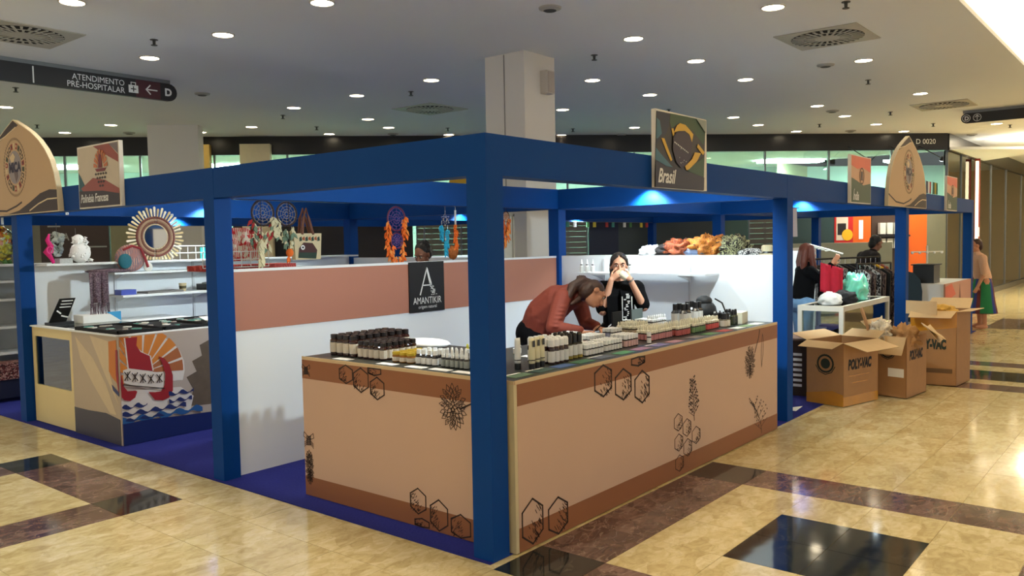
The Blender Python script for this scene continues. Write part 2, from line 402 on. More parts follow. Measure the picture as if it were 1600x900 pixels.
bay_board(11.8, 13.7, 2.5, mat('bay_taupe', (70, 62, 54), .5), 'taupe shop board behind the white door panel')
roller(13.75, 14.32, 2.5, 'narrow roller shutter beside the navy board', mat('shutter_grey', (140, 134, 118), .5))
bay_board(14.34, 15.0, 2.5, M_NAVY, 'navy board beside the narrow shutter')
bay_board(15.0, 17.3, 2.5, M_SLATE, 'dark slate shop board with small pennants before it')
bay_board(17.32, 17.95, 2.5, M_TEALD, 'dull green shop board between blue posts')
roller(17.97, 18.75, 2.5, 'grey roller shutter behind the textile pile', mat('shutter_slate', (96, 92, 86), .5))
bay_board(18.8, 20.0, 2.35, mat('bay_petrol', (44, 70, 72), .4), 'petrol green board behind the white hangers')
ob = bay_board(20.0, 20.85, 2.45, M_ORANGE, 'bright orange shop panel with a red poster')
fbox(MB(), 19.98, 20.42, .131, .14, 1.45, 2.2).build('poster', mat('poster_red', (190, 30, 28), .5), ob)
fbox(MB(), 20.02, 20.3, .141, .145, 1.6, 2.12).build('poster_photo', mat('poster_pale', (215, 205, 190), .5), ob)
fbox(MB(), 20.05, 20.25, .146, .148, 1.72, 1.98).build('poster_figure', mat('poster_dark', (28, 22, 24), .5), ob)
pr = [(.13 * math.cos(2*PI*i/16), .13 * math.sin(2*PI*i/16)) for i in range(16)]
mb = MB(); mb.prism(pr, lambda u, v, d: fac(20.28 + u, .147 + d, 1.72 + v), 0, .004); mb.build('price_sticker', mat('sticker_yellow', (235, 180, 30), .5), ob)
fbox(MB(), 20.56, 20.66, .131, .14, 1.62, 2.05).build('notice', M_PAPER, ob)
sb = bay_board(20.87, 21.75, 2.45, M_BROWN, 'brown shop wall with a shelf of white tins')
for i in range(4): fbox(MB(), 21.02 + i * .17, 21.15 + i * .17, .13, .23, 1.72, 1.98).build('tin', mat('tin_white', (205, 208, 200), .4), sb)
for i in range(4): fbox(MB(), 21.02 + i * .17, 21.15 + i * .17, .13, .23, 1.40, 1.62).build('tin', MATS['tin_white'], sb)
fbox(MB(), 20.98, 21.72, .13, .27, 1.66, 1.70).build('shelf', M_DARK, sb)
bay_board(21.77, 22.2, 2.4, M_ORANGE, 'narrow orange shop panel right of the second blue post')
bay_board(22.2, 22.66, 2.4, mat('bay_olive', (110, 112, 92), .5), 'olive board at the corner of the shopfront')
ADDED_SPOTS = [(20.3, 'added spot lamp brightening the orange panel'), (21.3, 'added spot lamp brightening the shelf of white tins'), (22.0, 'added spot lamp brightening the narrow orange panel')]  # lamps added to brighten the shop boards
# cream pillars standing before the fascia
fbox(MB(), 6.22, 6.37, .13, .30, 0, 3.82).build('shopfront_pillar', mat('amber_stone', (232, 190, 100), .5, .15, 9), label='slim amber stone pillar against the dark fascia', cat='pillar')
fbox(MB(), 6.99, 7.60, .13, .35, 0, 3.82).build('shopfront_pillar', mat('cream_stone', (226, 208, 168), .6), label='wide cream pillar against the dark fascia', cat='pillar')
# side shop: red jamb with self-glowing edge, poster stand
t = thing('shop_door_jamb', 'red shop door jamb with a glowing steel edge down the mall', 'door frame', (20.9, 1.40, 0))
MB().box(20.82, 21.02, 1.34, 1.46, 0, 1.45).build('lower_jamb', mat('jamb_red', (120, 32, 20), .4), t)
MB().box(20.84, 20.92, 1.36, 1.42, 1.45, 3.55).build('glowing_edge', mat('edge_glow', (255, 236, 196), emit=1.6), t)  # steel edge brightened by its own emission
MB().box(20.95, 21.02, 1.34, 1.46, 1.45, 3.62).build('upper_jamb', MATS['jamb_red'], t)
MB().box(20.83, 20.90, 1.33, 1.339, 1.62, 1.86).build('notice', M_PAPER, t)

# ================================================================== BLUE BOOTH FRAME
S = .137; ZB, ZT = 2.05, 2.2645
GX = [0.0, 4.17, 8.28, 12.5]; GY = [0.0, 2.56, 6.08, 9.6]
fr = thing('booth_frame', 'blue painted booth frame of square posts and deep beams', 'frame', (0, 0, 0))
for i, gx in enumerate(GX):
    for j, gy in enumerate(GY):
        if i == 3 and j == 3: continue
        MB().box(gx, gx + S, gy, gy + S, .004, ZB).build('post', M_BLUE, fr)
for j, gy in enumerate(GY):
    xs = GX if j < 3 else GX[:3]
    for a, b in zip(xs[:-1], xs[1:]):
        MB().box(a + S + .001, b - .001, gy + .001, gy + S - .001, ZB, ZT).build('beam', M_BLUE, fr)
for i, gx in enumerate(GX):
    ys = GY if i < 3 else GY[:3]
    for a, b in zip(ys[:-1], ys[1:]):
        MB().box(gx + .001, gx + S - .001, a + S + .001, b - .001, ZB, ZT).build('beam', M_BLUE, fr)
    for gy in ys: MB().box(gx, gx + S, gy, gy + S, ZB, ZT).build('post_cap', M_BLUE, fr)
MB().box(0, S, 9.6 + S, 13, ZB, ZT).build('beam', M_BLUE, fr)

# ---- low partitions
def wall(name, x0, x1, y0, y1, z1, label): return struct(name, MB().box(x0, x1, y0, y1, .004, z1), M_WHITE, label=label)
WL = wall('wall_left', .14, 4.17, 2.60, 2.65, 1.535, 'white partition on the left of the counter booth')
WR = wall('wall_back', 4.22, 4.27, .14, 2.56, 1.535, 'white partition behind the counter booth')
WP = wall('wall_booth_far', .14, 4.17, 6.12, 6.17, 1.56, 'white partition behind the mirror booth')
wall('wall_booth_middle', 4.22, 4.27, 2.70, 6.08, 1.52, 'white partition deep between booths')
wall('wall_booth_back', 4.31, 8.28, 2.60, 2.65, 1.50, 'white partition behind the textile pile')
wall('wall_booth_right', 8.33, 8.38, 1.2, 2.56, 1.50, 'white partition behind the right booth')
wall('wall_booth_end', 8.42, 12.5, 2.60, 2.65, 1.50, 'white partition at the far right booth')
wall('wall_booth_deep', 4.31, 8.28, 6.12, 6.17, 1.50, 'white partition far behind the booths')
wall('wall_booth_left', .14, 4.17, 9.64, 9.69, 1.50, 'white partition of the leftmost booth')
# terracotta print across the top of the left partition
tp = MB().box(.145, 4.165, 2.594, 2.6, 1.08, 1.515).build('printed_panel', mat('terracotta_print', (176, 118, 96), .5, .02, 3), WL)
MB().box(.145, 4.165, 2.592, 2.6, 1.515, 1.535).build('cap_strip', M_WHITE, WL)
# aluminium slotted rails and shelf on the back partition
for y in (1.0, 2.0): MB().box(4.205, 4.22, y - .012, y + .012, .3, 1.5).build('shelf_rail', mat('alu_white', (210, 212, 214), .4), WR)

# ---- black brand banner
t = thing('brand_banner', 'black banner with large letter A hung on the terracotta panel', 'banner', (2.12, 2.585, 1.08))
MB().box(1.91, 2.36, 2.582, 2.592, 1.075, 1.532).build('cloth', mat('banner_black', (14, 14, 16), .6), t)
M_INK = mat('print_white', (225, 225, 222), .6, .02)
g = fy(2.582)
mb = MB(); mb.ribbon([(2.045, 1.235), (2.135, 1.475)], .012, g, 0, .002); mb.ribbon([(2.078, 1.318), (2.18, 1.318)], .010, g, 0, .002)
mb.prism([(2.125, 1.475), (2.143, 1.475), (2.195, 1.33), (2.165, 1.33)], g, 0, .002)
rr = random.Random(3)
for i in range(46):
    q = i / 46; u = 2.175 + .052 * q + rr.uniform(-.022, .022) * (.6 + q); v = 1.335 - .105 * q + rr.uniform(-.012, .012); e = rr.uniform(.003, .008)
    mb.prism([(u - e, v), (u, v - e), (u + e, v), (u, v + e)], g, 0, .002)
mb.build('letter_mark', M_INK, t)
text('AMANTIKIR', 'brand_lettering', .088, g, 2.135, 1.150, M_INK, t, align='CENTER', sx=.78)
text('origem natural', 'tagline', .042, g, 2.135, 1.108, M_INK, t, align='CENTER', sx=.95)

# ================================================================== COUNTER of the corner booth
M_CREAM = mat('counter_print_cream', (203, 169, 145), .5, .02, 4); M_BRN = mat('counter_print_brown', (146, 92, 56), .5, .04, 4); M_EDGE = mat('counter_edge', (206, 180, 140), .5)
M_LINE = mat('print_ink', (46, 26, 16), .6); M_TOP = mat('counter_top_grey', (44, 50, 48), .35, .08, 10)
ct = thing('display_counter', 'L-shaped display counter with dark top and honeycomb printed front', 'counter', (.16, -.03, 0))
L_ = [(.165, -.025), (3.85, -.025), (3.85, .90), (1.14, .90), (1.14, 1.81), (.165, 1.81)]
MB().prism(L_, fz(0), .93, .95).build('counter_top', M_TOP, ct)
# carcass boards
MB().box(.18, 3.84, .88, .895, .10, .93).box(1.12, 1.135, .895, 1.80, .10, .93).box(3.83, 3.845, 0, .88, .01, .93).box(.18, 1.12, 1.79, 1.805, .01, .93).build('carcass', M_WHITE, ct)
MB().box(.17, 3.85, -.031, -.025, .932, .953).build('edge_strip', M_EDGE, ct); MB().box(.159, .165, -.03, 1.815, .932, .953).build('edge_strip', M_EDGE, ct)
MB().box(.159, .185, -.030, .02, .006, .932).build('corner_trim', mat('trim_ivory', (205, 190, 150), .5), ct)
pR = MB().box(.186, 3.85, -.030, -.012, .006, .932).build('front_panel', M_CREAM, ct, label='long cream front panel with hexagon drawings')
pL = MB().box(.16, .178, .03, 1.815, .006, .932).build('side_panel', M_CREAM, ct, label='short cream panel with hexagon and flower drawings')
MB().box(.186, 3.85, -.0312, -.030, .812, .931).build('top_band', M_BRN, pR); MB().box(.186, 3.85, -.0312, -.030, .006, .140).build('bottom_band', M_BRN, pR)
MB().box(.1588, .160, .03, 1.815, .805, .931).build('top_band', M_BRN, pL); MB().box(.1588, .160, .03, 1.815, .006, .135).build('bottom_band', M_BRN, pL)
gR, gL = fy(-.0312), fx(.1588)
def clip_ok(v): return .008 < v < .930
def hexagon(panel, g, u, v, w, h, line=.008, hatch=True, name='honeycomb_print', seed=1):
    rr = random.Random(seed); mb = MB()
    P = [(u, v + h/2), (u + w/2, v + h*.25), (u + w/2, v - h*.27), (u, v - h/2), (u - w/2, v - h*.25), (u - w/2, v + h*.27)]
    P = [(a, min(.929, max(.009, b))) for a, b in P]
    mb.ribbon(P, line, g, .0002, .0010, closed=True)
    if hatch:
        n_ = 0
        while n_ < 46:
            fx_, fy_ = rr.uniform(-.42, .45), rr.uniform(-.42, .42)
            if abs(fy_) > .5 - abs(fx_) * .5 or rr.random() > .25 + fx_ * 1.2 - fy_ * .7: continue
            n_ += 1; l = rr.uniform(.05, .10); x1, y1 = u + fx_ * w, v + fy_ * h; x2, y2 = x1 + w * l * .9, y1 - h * l
            if clip_ok(y1) and clip_ok(y2): mb.ribbon([(x1, y1), (x2, y2)], line * .34, g, .0002, .0010)
    mb.build(name, M_LINE, panel)
for i, (u, v, w, h) in enumerate([(1.037, .835, .19, .205), (1.272, .775, .19, .20), (1.508, .725, .185, .215), (1.46, .905, .17, .07)]): hexagon(pR, gR, u, v, w, h, .011, seed=i)
for i, (u, v, w, h) in enumerate([(2.007, .395, .12, .125), (2.139, .333, .125, .13), (2.283, .25, .13, .13), (2.013, .248, .12, .125), (2.149, .185, .125, .13), (2.023, .097, .12, .12)]): hexagon(pR, gR, u, v, w, h, .005, seed=20+i)
for i, (u, v, w, h) in enumerate([(.305, .150, .185, .255), (.545, .115, .185, .22)]): hexagon(pR, gR, u, v, w, h, .010, seed=40+i)
for i, (u, v, w, h) in enumerate([(1.357, .87, .13, .12), (1.213, .845, .14, .155), (1.061, .807, .125, .14), (1.084, .915, .12, .06), (.723, .160, .13, .155), (.551, .107, .14, .185), (.694, .03, .12, .06), (.378, .071, .15, .15)]): hexagon(pL, gL, u, v, w, h, .008, seed=60+i)
def flower(panel, g, u, v, r, flip=1, squash=1.0, stem=None, seed=5):
    """dense petalled bloom as line drawing"""
    rr = random.Random(seed); mb = MB()
    for ring in range(5):
        rad = r * (.18 + .20 * ring); n = 5 + 3 * ring
        for k in range(n):
            a = PI * (.05 + 1.9 * k / (n - 1)) + rr.uniform(-.08, .08) - PI / 2
            cu, cv = u + flip * rad * math.cos(a) * .75 * squash, v + rad * math.sin(a); l = r * .34; wd = r * .12
            du, dv = flip * math.cos(a) * squash, math.sin(a)
            pts = [(cu - du*l*.5, cv - dv*l*.5), (cu - dv*wd, cv + du*wd), (cu + du*l*.6, cv + dv*l*.6), (cu + dv*wd, cv - du*wd)]
            pts = [(a_, min(.929, max(.009, b_))) for a_, b_ in pts]
            mb.ribbon(pts, .0032, g, .0002, .0010, closed=True)
    if stem: mb.ribbon(stem, .010, g, .0002, .0010)
    mb.build('flower_print', M_LINE, panel)
flower(pL, gL, .42, .765, .115, flip=1, stem=[(.36, .76), (.27, .80)])
flower(pR, gR, 3.26, .67, .115, flip=-1, stem=[(3.36, .74), (3.44, .86), (3.46, .92)], seed=8)
flower(pL, gL, 1.765, .20, .10, squash=.5, seed=9)
mb = MB(); mb.ribbon([(3.50, .60), (3.53, .70), (3.54, .82), (3.52, .88), (3.495, .78), (3.49, .68)], .004, gR, .0002, .001, closed=True); mb.build('leaf_print', M_LINE, pR)
def sprig(panel, g, pts, n, ln, seed):
    rr = random.Random(seed); mb = MB(); mb.ribbon(pts, .005, g, .0002, .001)
    for k in range(n):
        f = .12 + .85 * k / n; q = f * (len(pts) - 1); i = min(int(q), len(pts) - 2); f2 = q - i
        x = pts[i][0] + (pts[i+1][0]-pts[i][0])*f2; y = pts[i][1] + (pts[i+1][1]-pts[i][1])*f2
        s_ = 1 if k % 2 else -1; l = ln * (1.15 - .75 * f)
        e = (x + s_ * l, y + l * rr.uniform(.4, .9))
        mb.ribbon([(x, y), e], .0035, g, .0002, .001)
        for q_ in range(3):
            c = (x + s_ * l * (.4 + .3*q_), y + l * (.3 + .3*q_) + rr.uniform(.0, .02)); rd = .008
            if clip_ok(c[1] + rd): mb.prism([(c[0]+rd*math.cos(a), c[1]+rd*math.sin(a)) for a in (0, 1.05, 2.1, 3.14, 4.2, 5.25)], g, .0002, .001)
    mb.build('sprig_print', M_LINE, panel)
sprig(pR, gR, [(2.255, .365), (2.245, .50), (2.225, .68)], 16, .075, 3)
sprig(pR, gR, [(3.50, .03), (3.48, .13), (3.40, .24), (3.27, .33)], 11, .13, 4)
def bee(panel, g, u, v, r, seed=2):
    mb = MB()
    for k in range(6): mb.ribbon([(u - r*.3, v + r*(.4 - .16*k)), (u + r*.3, v + r*(.34 - .16*k))], .008, g, .0002, .001)
    for s_ in (-1, 1):
        mb.ribbon([(u, v + r*.3), (u + s_*r*.7, v + r*.75), (u + s_*r*.8, v + r*.3), (u + s_*r*.2, v + r*.1)], .004, g, .0002, .001, closed=True)
        for k in range(3): mb.ribbon([(u + s_*r*.2, v - r*.15*k), (u + s_*r*.7, v - r*(.3 + .2*k))], .004, g, .0002, .001)
    mb.build('bee_print', M_LINE, panel)
bee(pL, gL, 1.765, .385, .07); bee(pL, gL, 1.772, .86, .055)

# ================================================================== SIGNS ABOVE THE BEAMS
M_BOARD = mat('board_white', (228, 222, 210), .6)
def printed(mb, polys, g, base=.001, step=.0006):
    """stack flat printed shapes, each a hair above the last: [(material_index, polygon)]"""
    for k, (mi, P) in enumerate(polys): mb.prism(P, g, base + step * k, base + step * (k + 1), mi)
    return mb
# Brasil
t = thing('country_sign', 'Brasil board with a waving green and yellow flag', 'sign', (2.08, -.02, 2.05))
MB().box(1.71, 2.47, -.035, -.002, 2.05, 2.575).build('board', M_BOARD, t)
g = fy(-.035)
cols = [mat('br_dark', (30, 22, 36), .4), mat('br_green', (40, 72, 36), .4), mat('br_yellow', (214, 168, 30), .4), mat('br_blue', (40, 18, 40), .4), mat('br_teal', (58, 104, 120), .4), mat('br_grey', (140, 150, 140), .4), mat('br_brown', (46, 40, 34), .4), mat('br_navy', (30, 34, 56), .4)]
pp = [(6, [(1.718, 2.561), (2.452, 2.568), (2.414, 2.052), (1.684, 2.05)]),
(1, [(1.916, 2.564), (2.289, 2.567), (2.445, 2.474), (2.414, 2.384), (2.256, 2.471), (2.119, 2.508), (2.03, 2.509), (1.928, 2.462), (1.901, 2.507)]),
(7, [(1.722, 2.558), (1.909, 2.563), (1.893, 2.479), (1.843, 2.413), (1.76, 2.386), (1.711, 2.329)]),
(4, [(1.707, 2.315), (1.758, 2.286), (1.939, 2.196), (1.854, 2.198), (1.698, 2.235)]),
(4, [(1.719, 2.515), (1.762, 2.499), (1.788, 2.415), (1.732, 2.377), (1.711, 2.375)]),
(2, [(1.78, 2.384), (1.822, 2.385), (1.932, 2.247), (1.911, 2.235), (1.855, 2.293)]),
(2, [(1.921, 2.461), (1.95, 2.465), (1.964, 2.424), (1.945, 2.409)]),
(2, [(1.957, 2.437), (2.001, 2.489), (2.045, 2.509), (2.127, 2.505), (2.195, 2.476), (2.248, 2.449), (2.224, 2.387), (2.187, 2.444), (2.119, 2.462), (2.03, 2.454)]),
(1, [(2.145, 2.187), (2.301, 2.253), (2.421, 2.297), (2.412, 2.15), (2.191, 2.175)]),
(2, [(2.115, 2.213), (2.223, 2.269), (2.27, 2.322), (2.365, 2.322), (2.301, 2.26), (2.176, 2.195), (2.138, 2.186)]),
(2, [(2.318, 2.387), (2.422, 2.333), (2.397, 2.31), (2.302, 2.361)]),
(5, [(2.289, 2.567), (2.449, 2.565), (2.445, 2.474)]),
(3, [(1.945, 2.409), (2.0, 2.444), (2.104, 2.461), (2.187, 2.437), (2.224, 2.383), (2.208, 2.297), (2.146, 2.229), (2.055, 2.196), (1.983, 2.233), (1.933, 2.319)]),
(0, [(1.692, 2.231), (1.853, 2.191), (2.04, 2.188), (2.268, 2.165), (2.412, 2.147), (2.406, 2.055), (1.687, 2.052)])]
printed(MB(), pp, g).build('flag_print', cols, t)
mb = MB(); rr = random.Random(4)
for k in range(9): mb.prism([(1.955 + .024*k, 2.375 - .007*k), (1.969 + .024*k, 2.371 - .007*k), (1.969 + .024*k, 2.362 - .007*k), (1.955 + .024*k, 2.366 - .007*k)], g, .0095, .0103)
for k in range(9):
    u, v = 2.02 + rr.random()*.14, 2.22 + rr.random()*.12; mb.prism([(u-.004, v), (u, v-.004), (u+.004, v), (u, v+.004)], g, .0095, .0103)
mb.build('star_print', M_INK, t)
text('Brasil', 'country_name', .135, g, 1.715, 2.085, M_INK, t, shear=.35, sx=.80, d=.0112, bold=.003)
# Polinesia Francesa (faces -X, letters run towards lower y)
t = thing('country_sign', 'Polinésia Francesa board with red and white flag print', 'sign', (-.02, 4.23, 2.05))
MB().box(-.035, -.002, 3.86, 4.61, 2.05, 2.575).build('board', M_BOARD, t)
g = fx(-.035)
cols = [mat('pf_sand', (200, 186, 164), .5), mat('pf_red', (150, 74, 58), .5), mat('pf_brown', (48, 34, 26), .5), mat('pf_teal', (40, 88, 92), .5), mat('pf_orange', (196, 112, 62), .5), mat('pf_grey', (120, 110, 112), .5), mat('pf_wine', (120, 34, 30), .5)]
Y1 = lambda u: 4.61 - u                       # u measured from the left edge as read
pp = [(0, [(Y1(.015), 2.06), (Y1(.735), 2.06), (Y1(.735), 2.562), (Y1(.015), 2.562)]), (1, [(Y1(.30), 2.562), (Y1(.58), 2.562), (Y1(.735), 2.46), (Y1(.735), 2.40), (Y1(.45), 2.50)]),
      (5, [(Y1(.58), 2.562), (Y1(.735), 2.562), (Y1(.735), 2.47)]), (3, [(Y1(.015), 2.36), (Y1(.12), 2.25), (Y1(.22), 2.15), (Y1(.015), 2.12)]), (1, [(Y1(.05), 2.22), (Y1(.28), 2.30), (Y1(.50), 2.27), (Y1(.735), 2.19), (Y1(.735), 2.13), (Y1(.12), 2.18)]),
      (2, [(Y1(.015), 2.06), (Y1(.735), 2.06), (Y1(.735), 2.15), (Y1(.45), 2.185), (Y1(.015), 2.20)])]
printed(MB(), pp, g).build('flag_print', cols, t)
mb = MB(); cu_, cv_ = Y1(.43), 2.375
for k in range(9):
    a0, a1 = PI * k / 9 + .06, PI * (k + 1) / 9 - .06
    mb.prism([(cu_ + .06*math.cos(a0), cv_ + .07*math.sin(a0)), (cu_ + .125*math.cos(a0), cv_ + .15*math.sin(a0)), (cu_ + .125*math.cos(a1), cv_ + .15*math.sin(a1)), (cu_ + .06*math.cos(a1), cv_ + .07*math.sin(a1))], g, .005, .006, 0)
mb.prism([(cu_ - .10, cv_ - .005), (cu_ + .10, cv_ - .005), (cu_ + .07, cv_ - .03), (cu_ - .07, cv_ - .03)], g, .005, .006, 1); mb.prism([(cu_ - .03, cv_), (cu_ + .04, cv_), (cu_ + .02, cv_ + .12), (cu_ - .02, cv_ + .10)], g, .006, .007, 1)
for k in range(4):
    for q in range(5):
        u, v = cu_ - .09 + .045*q + .02*(k % 2), cv_ - .05 - .033*k
        if abs(u - cu_) < .115 - .02*k: mb.prism([(u-.02, v), (u, v-.010), (u+.02, v), (u, v+.012)], g, .005, .006, 2)
mb.build('emblem_print', [MATS['pf_orange'], MATS['pf_wine'], MATS['pf_brown']], t)
text('Polinésia Francesa', 'country_name', .098, g, Y1(.04), 2.10, M_INK, t, shear=.35, sx=.70, d=.006, bold=.002, mirror=True)
# India and the sign beyond it
def india(x0, label):
    t = thing('country_sign', label, 'sign', (x0 + .36, -.02, 2.05))
    MB().box(x0, x0 + .72, -.035, -.002, 2.05, 2.565).build('board', M_BOARD, t)
    g = fy(-.035); c = [mat('in_sand', (206, 160, 124), .5), mat('in_saffron', (222, 98, 60), .5), mat('in_green', (64, 84, 58), .5), mat('in_ink', (80, 60, 56), .5)]
    w = .72
    pp = [(0, [(x0+.015, 2.06), (x0+w-.015, 2.06), (x0+w-.015, 2.555), (x0+.015, 2.555)]), (1, [(x0+.015, 2.555), (x0+w-.015, 2.555), (x0+w-.015, 2.40), (x0+w*.6, 2.44), (x0+w*.3, 2.42), (x0+.015, 2.45)]),
          (2, [(x0+.015, 2.06), (x0+w-.015, 2.06), (x0+w-.015, 2.28), (x0+w*.6, 2.25), (x0+w*.3, 2.29), (x0+.015, 2.32)])]
    mb = printed(MB(), pp, g)
    P = [(x0 + w*.52 + .075*math.cos(2*PI*k/18), 2.35 + .085*math.sin(2*PI*k/18)) for k in range(18)]; mb.ribbon(P, .012, g, .004, .005, closed=True, m=3)
    mb.prism([(x0+w*.47, 2.30), (x0+w*.57, 2.30), (x0+w*.56, 2.40), (x0+w*.48, 2.40)], g, .004, .005, 3)
    mb.build('flag_print', c, t)
    text('Índia', 'country_name', .13, g, x0 + .06, 2.085, M_INK, t, shear=.35, sx=.8, d=.006, bold=.003)
india(5.88, 'Índia board with saffron and green flag left of the arched sign')
india(10.42, 'smaller looking saffron and green board right of the arched sign')
# arched MICA signs
HALF = [(.93, 2.05), (.925, 2.15), (.90, 2.28), (.86, 2.40), (.79, 2.52), (.69, 2.62), (.56, 2.715), (.40, 2.80), (.22, 2.875), (0, 2.955)]
def mica(plane, c, mirror, label, side):
    loc = (-.03, c, 2.05) if plane == 'x' else (c, -.03, 2.05)
    t = thing('arched_sign', label, 'sign', loc)
    s_ = -1 if mirror else 1
    U = lambda u: c + s_ * u
    arch = [(U(a), z) for a, z in HALF] + [(U(-a), z) for a, z in reversed(HALF[:-1])]
    g0 = fx(-.002) if plane == 'x' else fy(-.002)
    MB().prism(arch, g0, 0, .045).build('board', mat('mica_edge', (222, 205, 170), .6), t)
    g = fx(-.047) if plane == 'x' else fy(-.047)
    sc = [(U(a * .985), 2.05 + (z - 2.05) * .985 + .005) for a, z in HALF] + [(U(-a * .985), 2.05 + (z - 2.05) * .985 + .005) for a, z in reversed(HALF[:-1])]
    mats = [mat('mica_sand', (196, 164, 124), .6, .02, 3), mat('mica_brown', (62, 48, 40), .6), mat('mica_cream', (222, 200, 160), .6)]
    wave = [(-.91, 2.055), (.91, 2.055), (.905, 2.24), (.75, 2.25), (.55, 2.225), (.30, 2.15), (.05, 2.085), (-.20, 2.075), (-.60, 2.10), (-.91, 2.16)]
    wave = [(.91, 2.055), (.905, 2.24), (.75, 2.25), (.55, 2.225), (.30, 2.15), (.05, 2.085), (-.20, 2.06), (-.5, 2.055)]
    top = [(0, 2.945), (-.22, 2.865), (-.40, 2.79), (-.50, 2.74), (-.05, 2.84), (.12, 2.89)]
    mb = MB(); mb.prism(sc, g, 0, .0006, 0); mb.prism([(U(a), z) for a, z in wave], g, .0006, .0012, 1); mb.prism([(U(a), z) for a, z in top], g, .0006, .0012, 1)
    mb.ribbon([(U(a), z) for a, z in [(-.92, 2.19), (-.6, 2.105), (-.25, 2.09), (.0, 2.13), (.12, 2.16)]], .018, g, .0012, .0018, m=1)
    mb.ribbon([(U(a), z) for a, z in [(.90, 2.165), (.70, 2.165), (.5, 2.13), (.30, 2.075)]], .012, g, .0012, .0018, m=2)
    mb.ribbon([(U(a), z) for a, z in [(-.46, 2.765), (-.2, 2.81), (.06, 2.875)]], .012, g, .0012, .0018, m=2)
    mb.build('wave_print', mats, t)
    # ring of little flags round a globe
    mb = MB(); ru, rv, cv = .205, .205, 2.50
    fc = [mat('ring_red', (150, 44, 34), .6), mat('ring_brown', (74, 56, 44), .6), mat('ring_cream', (214, 190, 150), .6), mat('ring_green', (70, 80, 50), .6), mat('globe_grey', (150, 140, 140), .6), mat('globe_land', (110, 92, 92), .6)]
    n = 22
    for k in range(n):
        a0, a1 = 2*PI*k/n + .04, 2*PI*(k+1)/n - .04
        q = lambda r, a: (U(r*ru/.205*math.cos(a)), cv + r*math.sin(a)*1.03)
        mb.prism([q(.172, a0), q(.225, a0), q(.225, a1), q(.172, a1)], g, .001, .002, (0, 1, 1, 3, 0, 2)[k % 6])
        am = (a0 + a1) / 2; mb.prism([q(.188, am - .05), q(.210, am - .05), q(.210, am + .05), q(.188, am + .05)], g, .002, .0028, 2 if k % 3 else 1)
    for k in range(54):
        a = 2*PI*k/54; mb.prism([(U(.262*math.cos(a)) - .004, cv + .27*math.sin(a) - .012), (U(.262*math.cos(a)) + .004, cv + .27*math.sin(a) - .012), (U(.262*math.cos(a)) + .006, cv + .27*math.sin(a) + .012), (U(.262*math.cos(a)) - .002, cv + .27*math.sin(a) + .012)], g, .001, .002, 1)
    mb.prism([(U(.155*math.cos(2*PI*k/24)), cv + .158*math.sin(2*PI*k/24)) for k in range(24)], g, .001, .002, 4)
    mb.prism([(U(a), cv + b) for a, b in [(-.11, .10), (-.03, .14), (.02, .10), (-.02, .05), (-.07, .04)]], g, .002, .003, 2); mb.prism([(U(a), cv + b) for a, b in [(-.02, -.03), (.06, -.03), (.07, -.09), (.02, -.145), (-.01, -.08)]], g, .002, .003, 5)
    mb.build('emblem_print', fc, t)
    text('MICA', 'brand_lettering', .125, g, U(-.135), cv - .042, mat('mica_navy', (44, 36, 60), .6), t, sx=.92, d=.0034, bold=.007, mirror=mirror)
mica('x', 5.93, True, 'large arched MICA sign over the left booth post', 0)
mica('y', 8.2, False, 'arched MICA sign over the far right booth post', 1)
# little flags on the far beam
def small_flag(x, cols, label):
    t = thing('small_flag', label, 'flag', (x, .07, ZT))
    MB().tube([(x, .07, ZT), (x, .07, ZT + .20)], .004, 5).build('stick', M_STEEL, t)
    for k, c in enumerate(cols): MB().box(x + .004 + .095*k, x + .004 + .095*(k+1), .066, .072, ZT + .02, ZT + .19).build('stripe', c, t)
small_flag(9.62, [mat('flag_navy', (30, 40, 80), .6), mat('flag_white', (225, 225, 225), .6), mat('flag_red', (180, 50, 50), .6)], 'tiny blue white and red flag on the right beam')
small_flag(10.02, [mat('flag_green', (40, 96, 52), .6), mat('flag_yellow', (190, 160, 50), .6), mat('flag_green', (40, 96, 52), .6)], 'tiny green and yellow flag on the right beam')

# ================================================================== WAYFINDING SIGNS
M_SIGN = mat('sign_black', (26, 24, 25), .4, .05); M_SIGNR = mat('sign_maroon', (74, 30, 36), .4)
def pill(u0, u1, z0, z1, right=True, n=8):
    r = (z1 - z0) / 2; zc = (z0 + z1) / 2
    if right: return [(u0, z0), (u1 - r, z0)] + [(u1 - r + r*math.cos(a), zc + r*math.sin(a)) for a in [-PI/2 + PI*k/n for k in range(1, n)]] + [(u1 - r, z1), (u0, z1)]
    return [(u1, z1), (u0 + r, z1)] + [(u0 + r + r*math.cos(a), zc + r*math.sin(a)) for a in [PI/2 + PI*k/n for k in range(1, n)]] + [(u0 + r, z0), (u1, z0)]
ts = thing('wayfinding_sign', 'long black ceiling sign reading atendimento pré-hospitalar with arrow and D', 'sign', (1.4, 8.1, 3.72))
MB().prism(pill(-1.6, 2.84, 3.715, 3.95), fy(8.07), -.06, 0).build('sign_body', M_SIGN, ts)
MB().box(-1.6, 2.75, 8.08, 8.12, 3.95, 4.0).build('mounting_rail', M_STEEL, ts)
g = fy(8.07)
MB().box(2.26, 2.60, 8.068, 8.07, 3.72, 3.945).build('arrow_field', M_SIGNR, ts)
MB().box(.985, 1.0, 8.066, 8.07, 3.73, 3.93).build('divider', M_INK, ts)
text('ATENDIMENTO', 'sign_lettering', .105, g, 2.11, 3.84, M_INK, ts, align='RIGHT', sx=.9, d=.003)
text('PRÉ-HOSPITALAR', 'sign_lettering', .105, g, 2.11, 3.745, M_INK, ts, align='RIGHT', sx=.9, d=.003)
text('D', 'sign_letter', .135, g, 2.66, 3.785, M_INK, ts, d=.003, bold=.006)
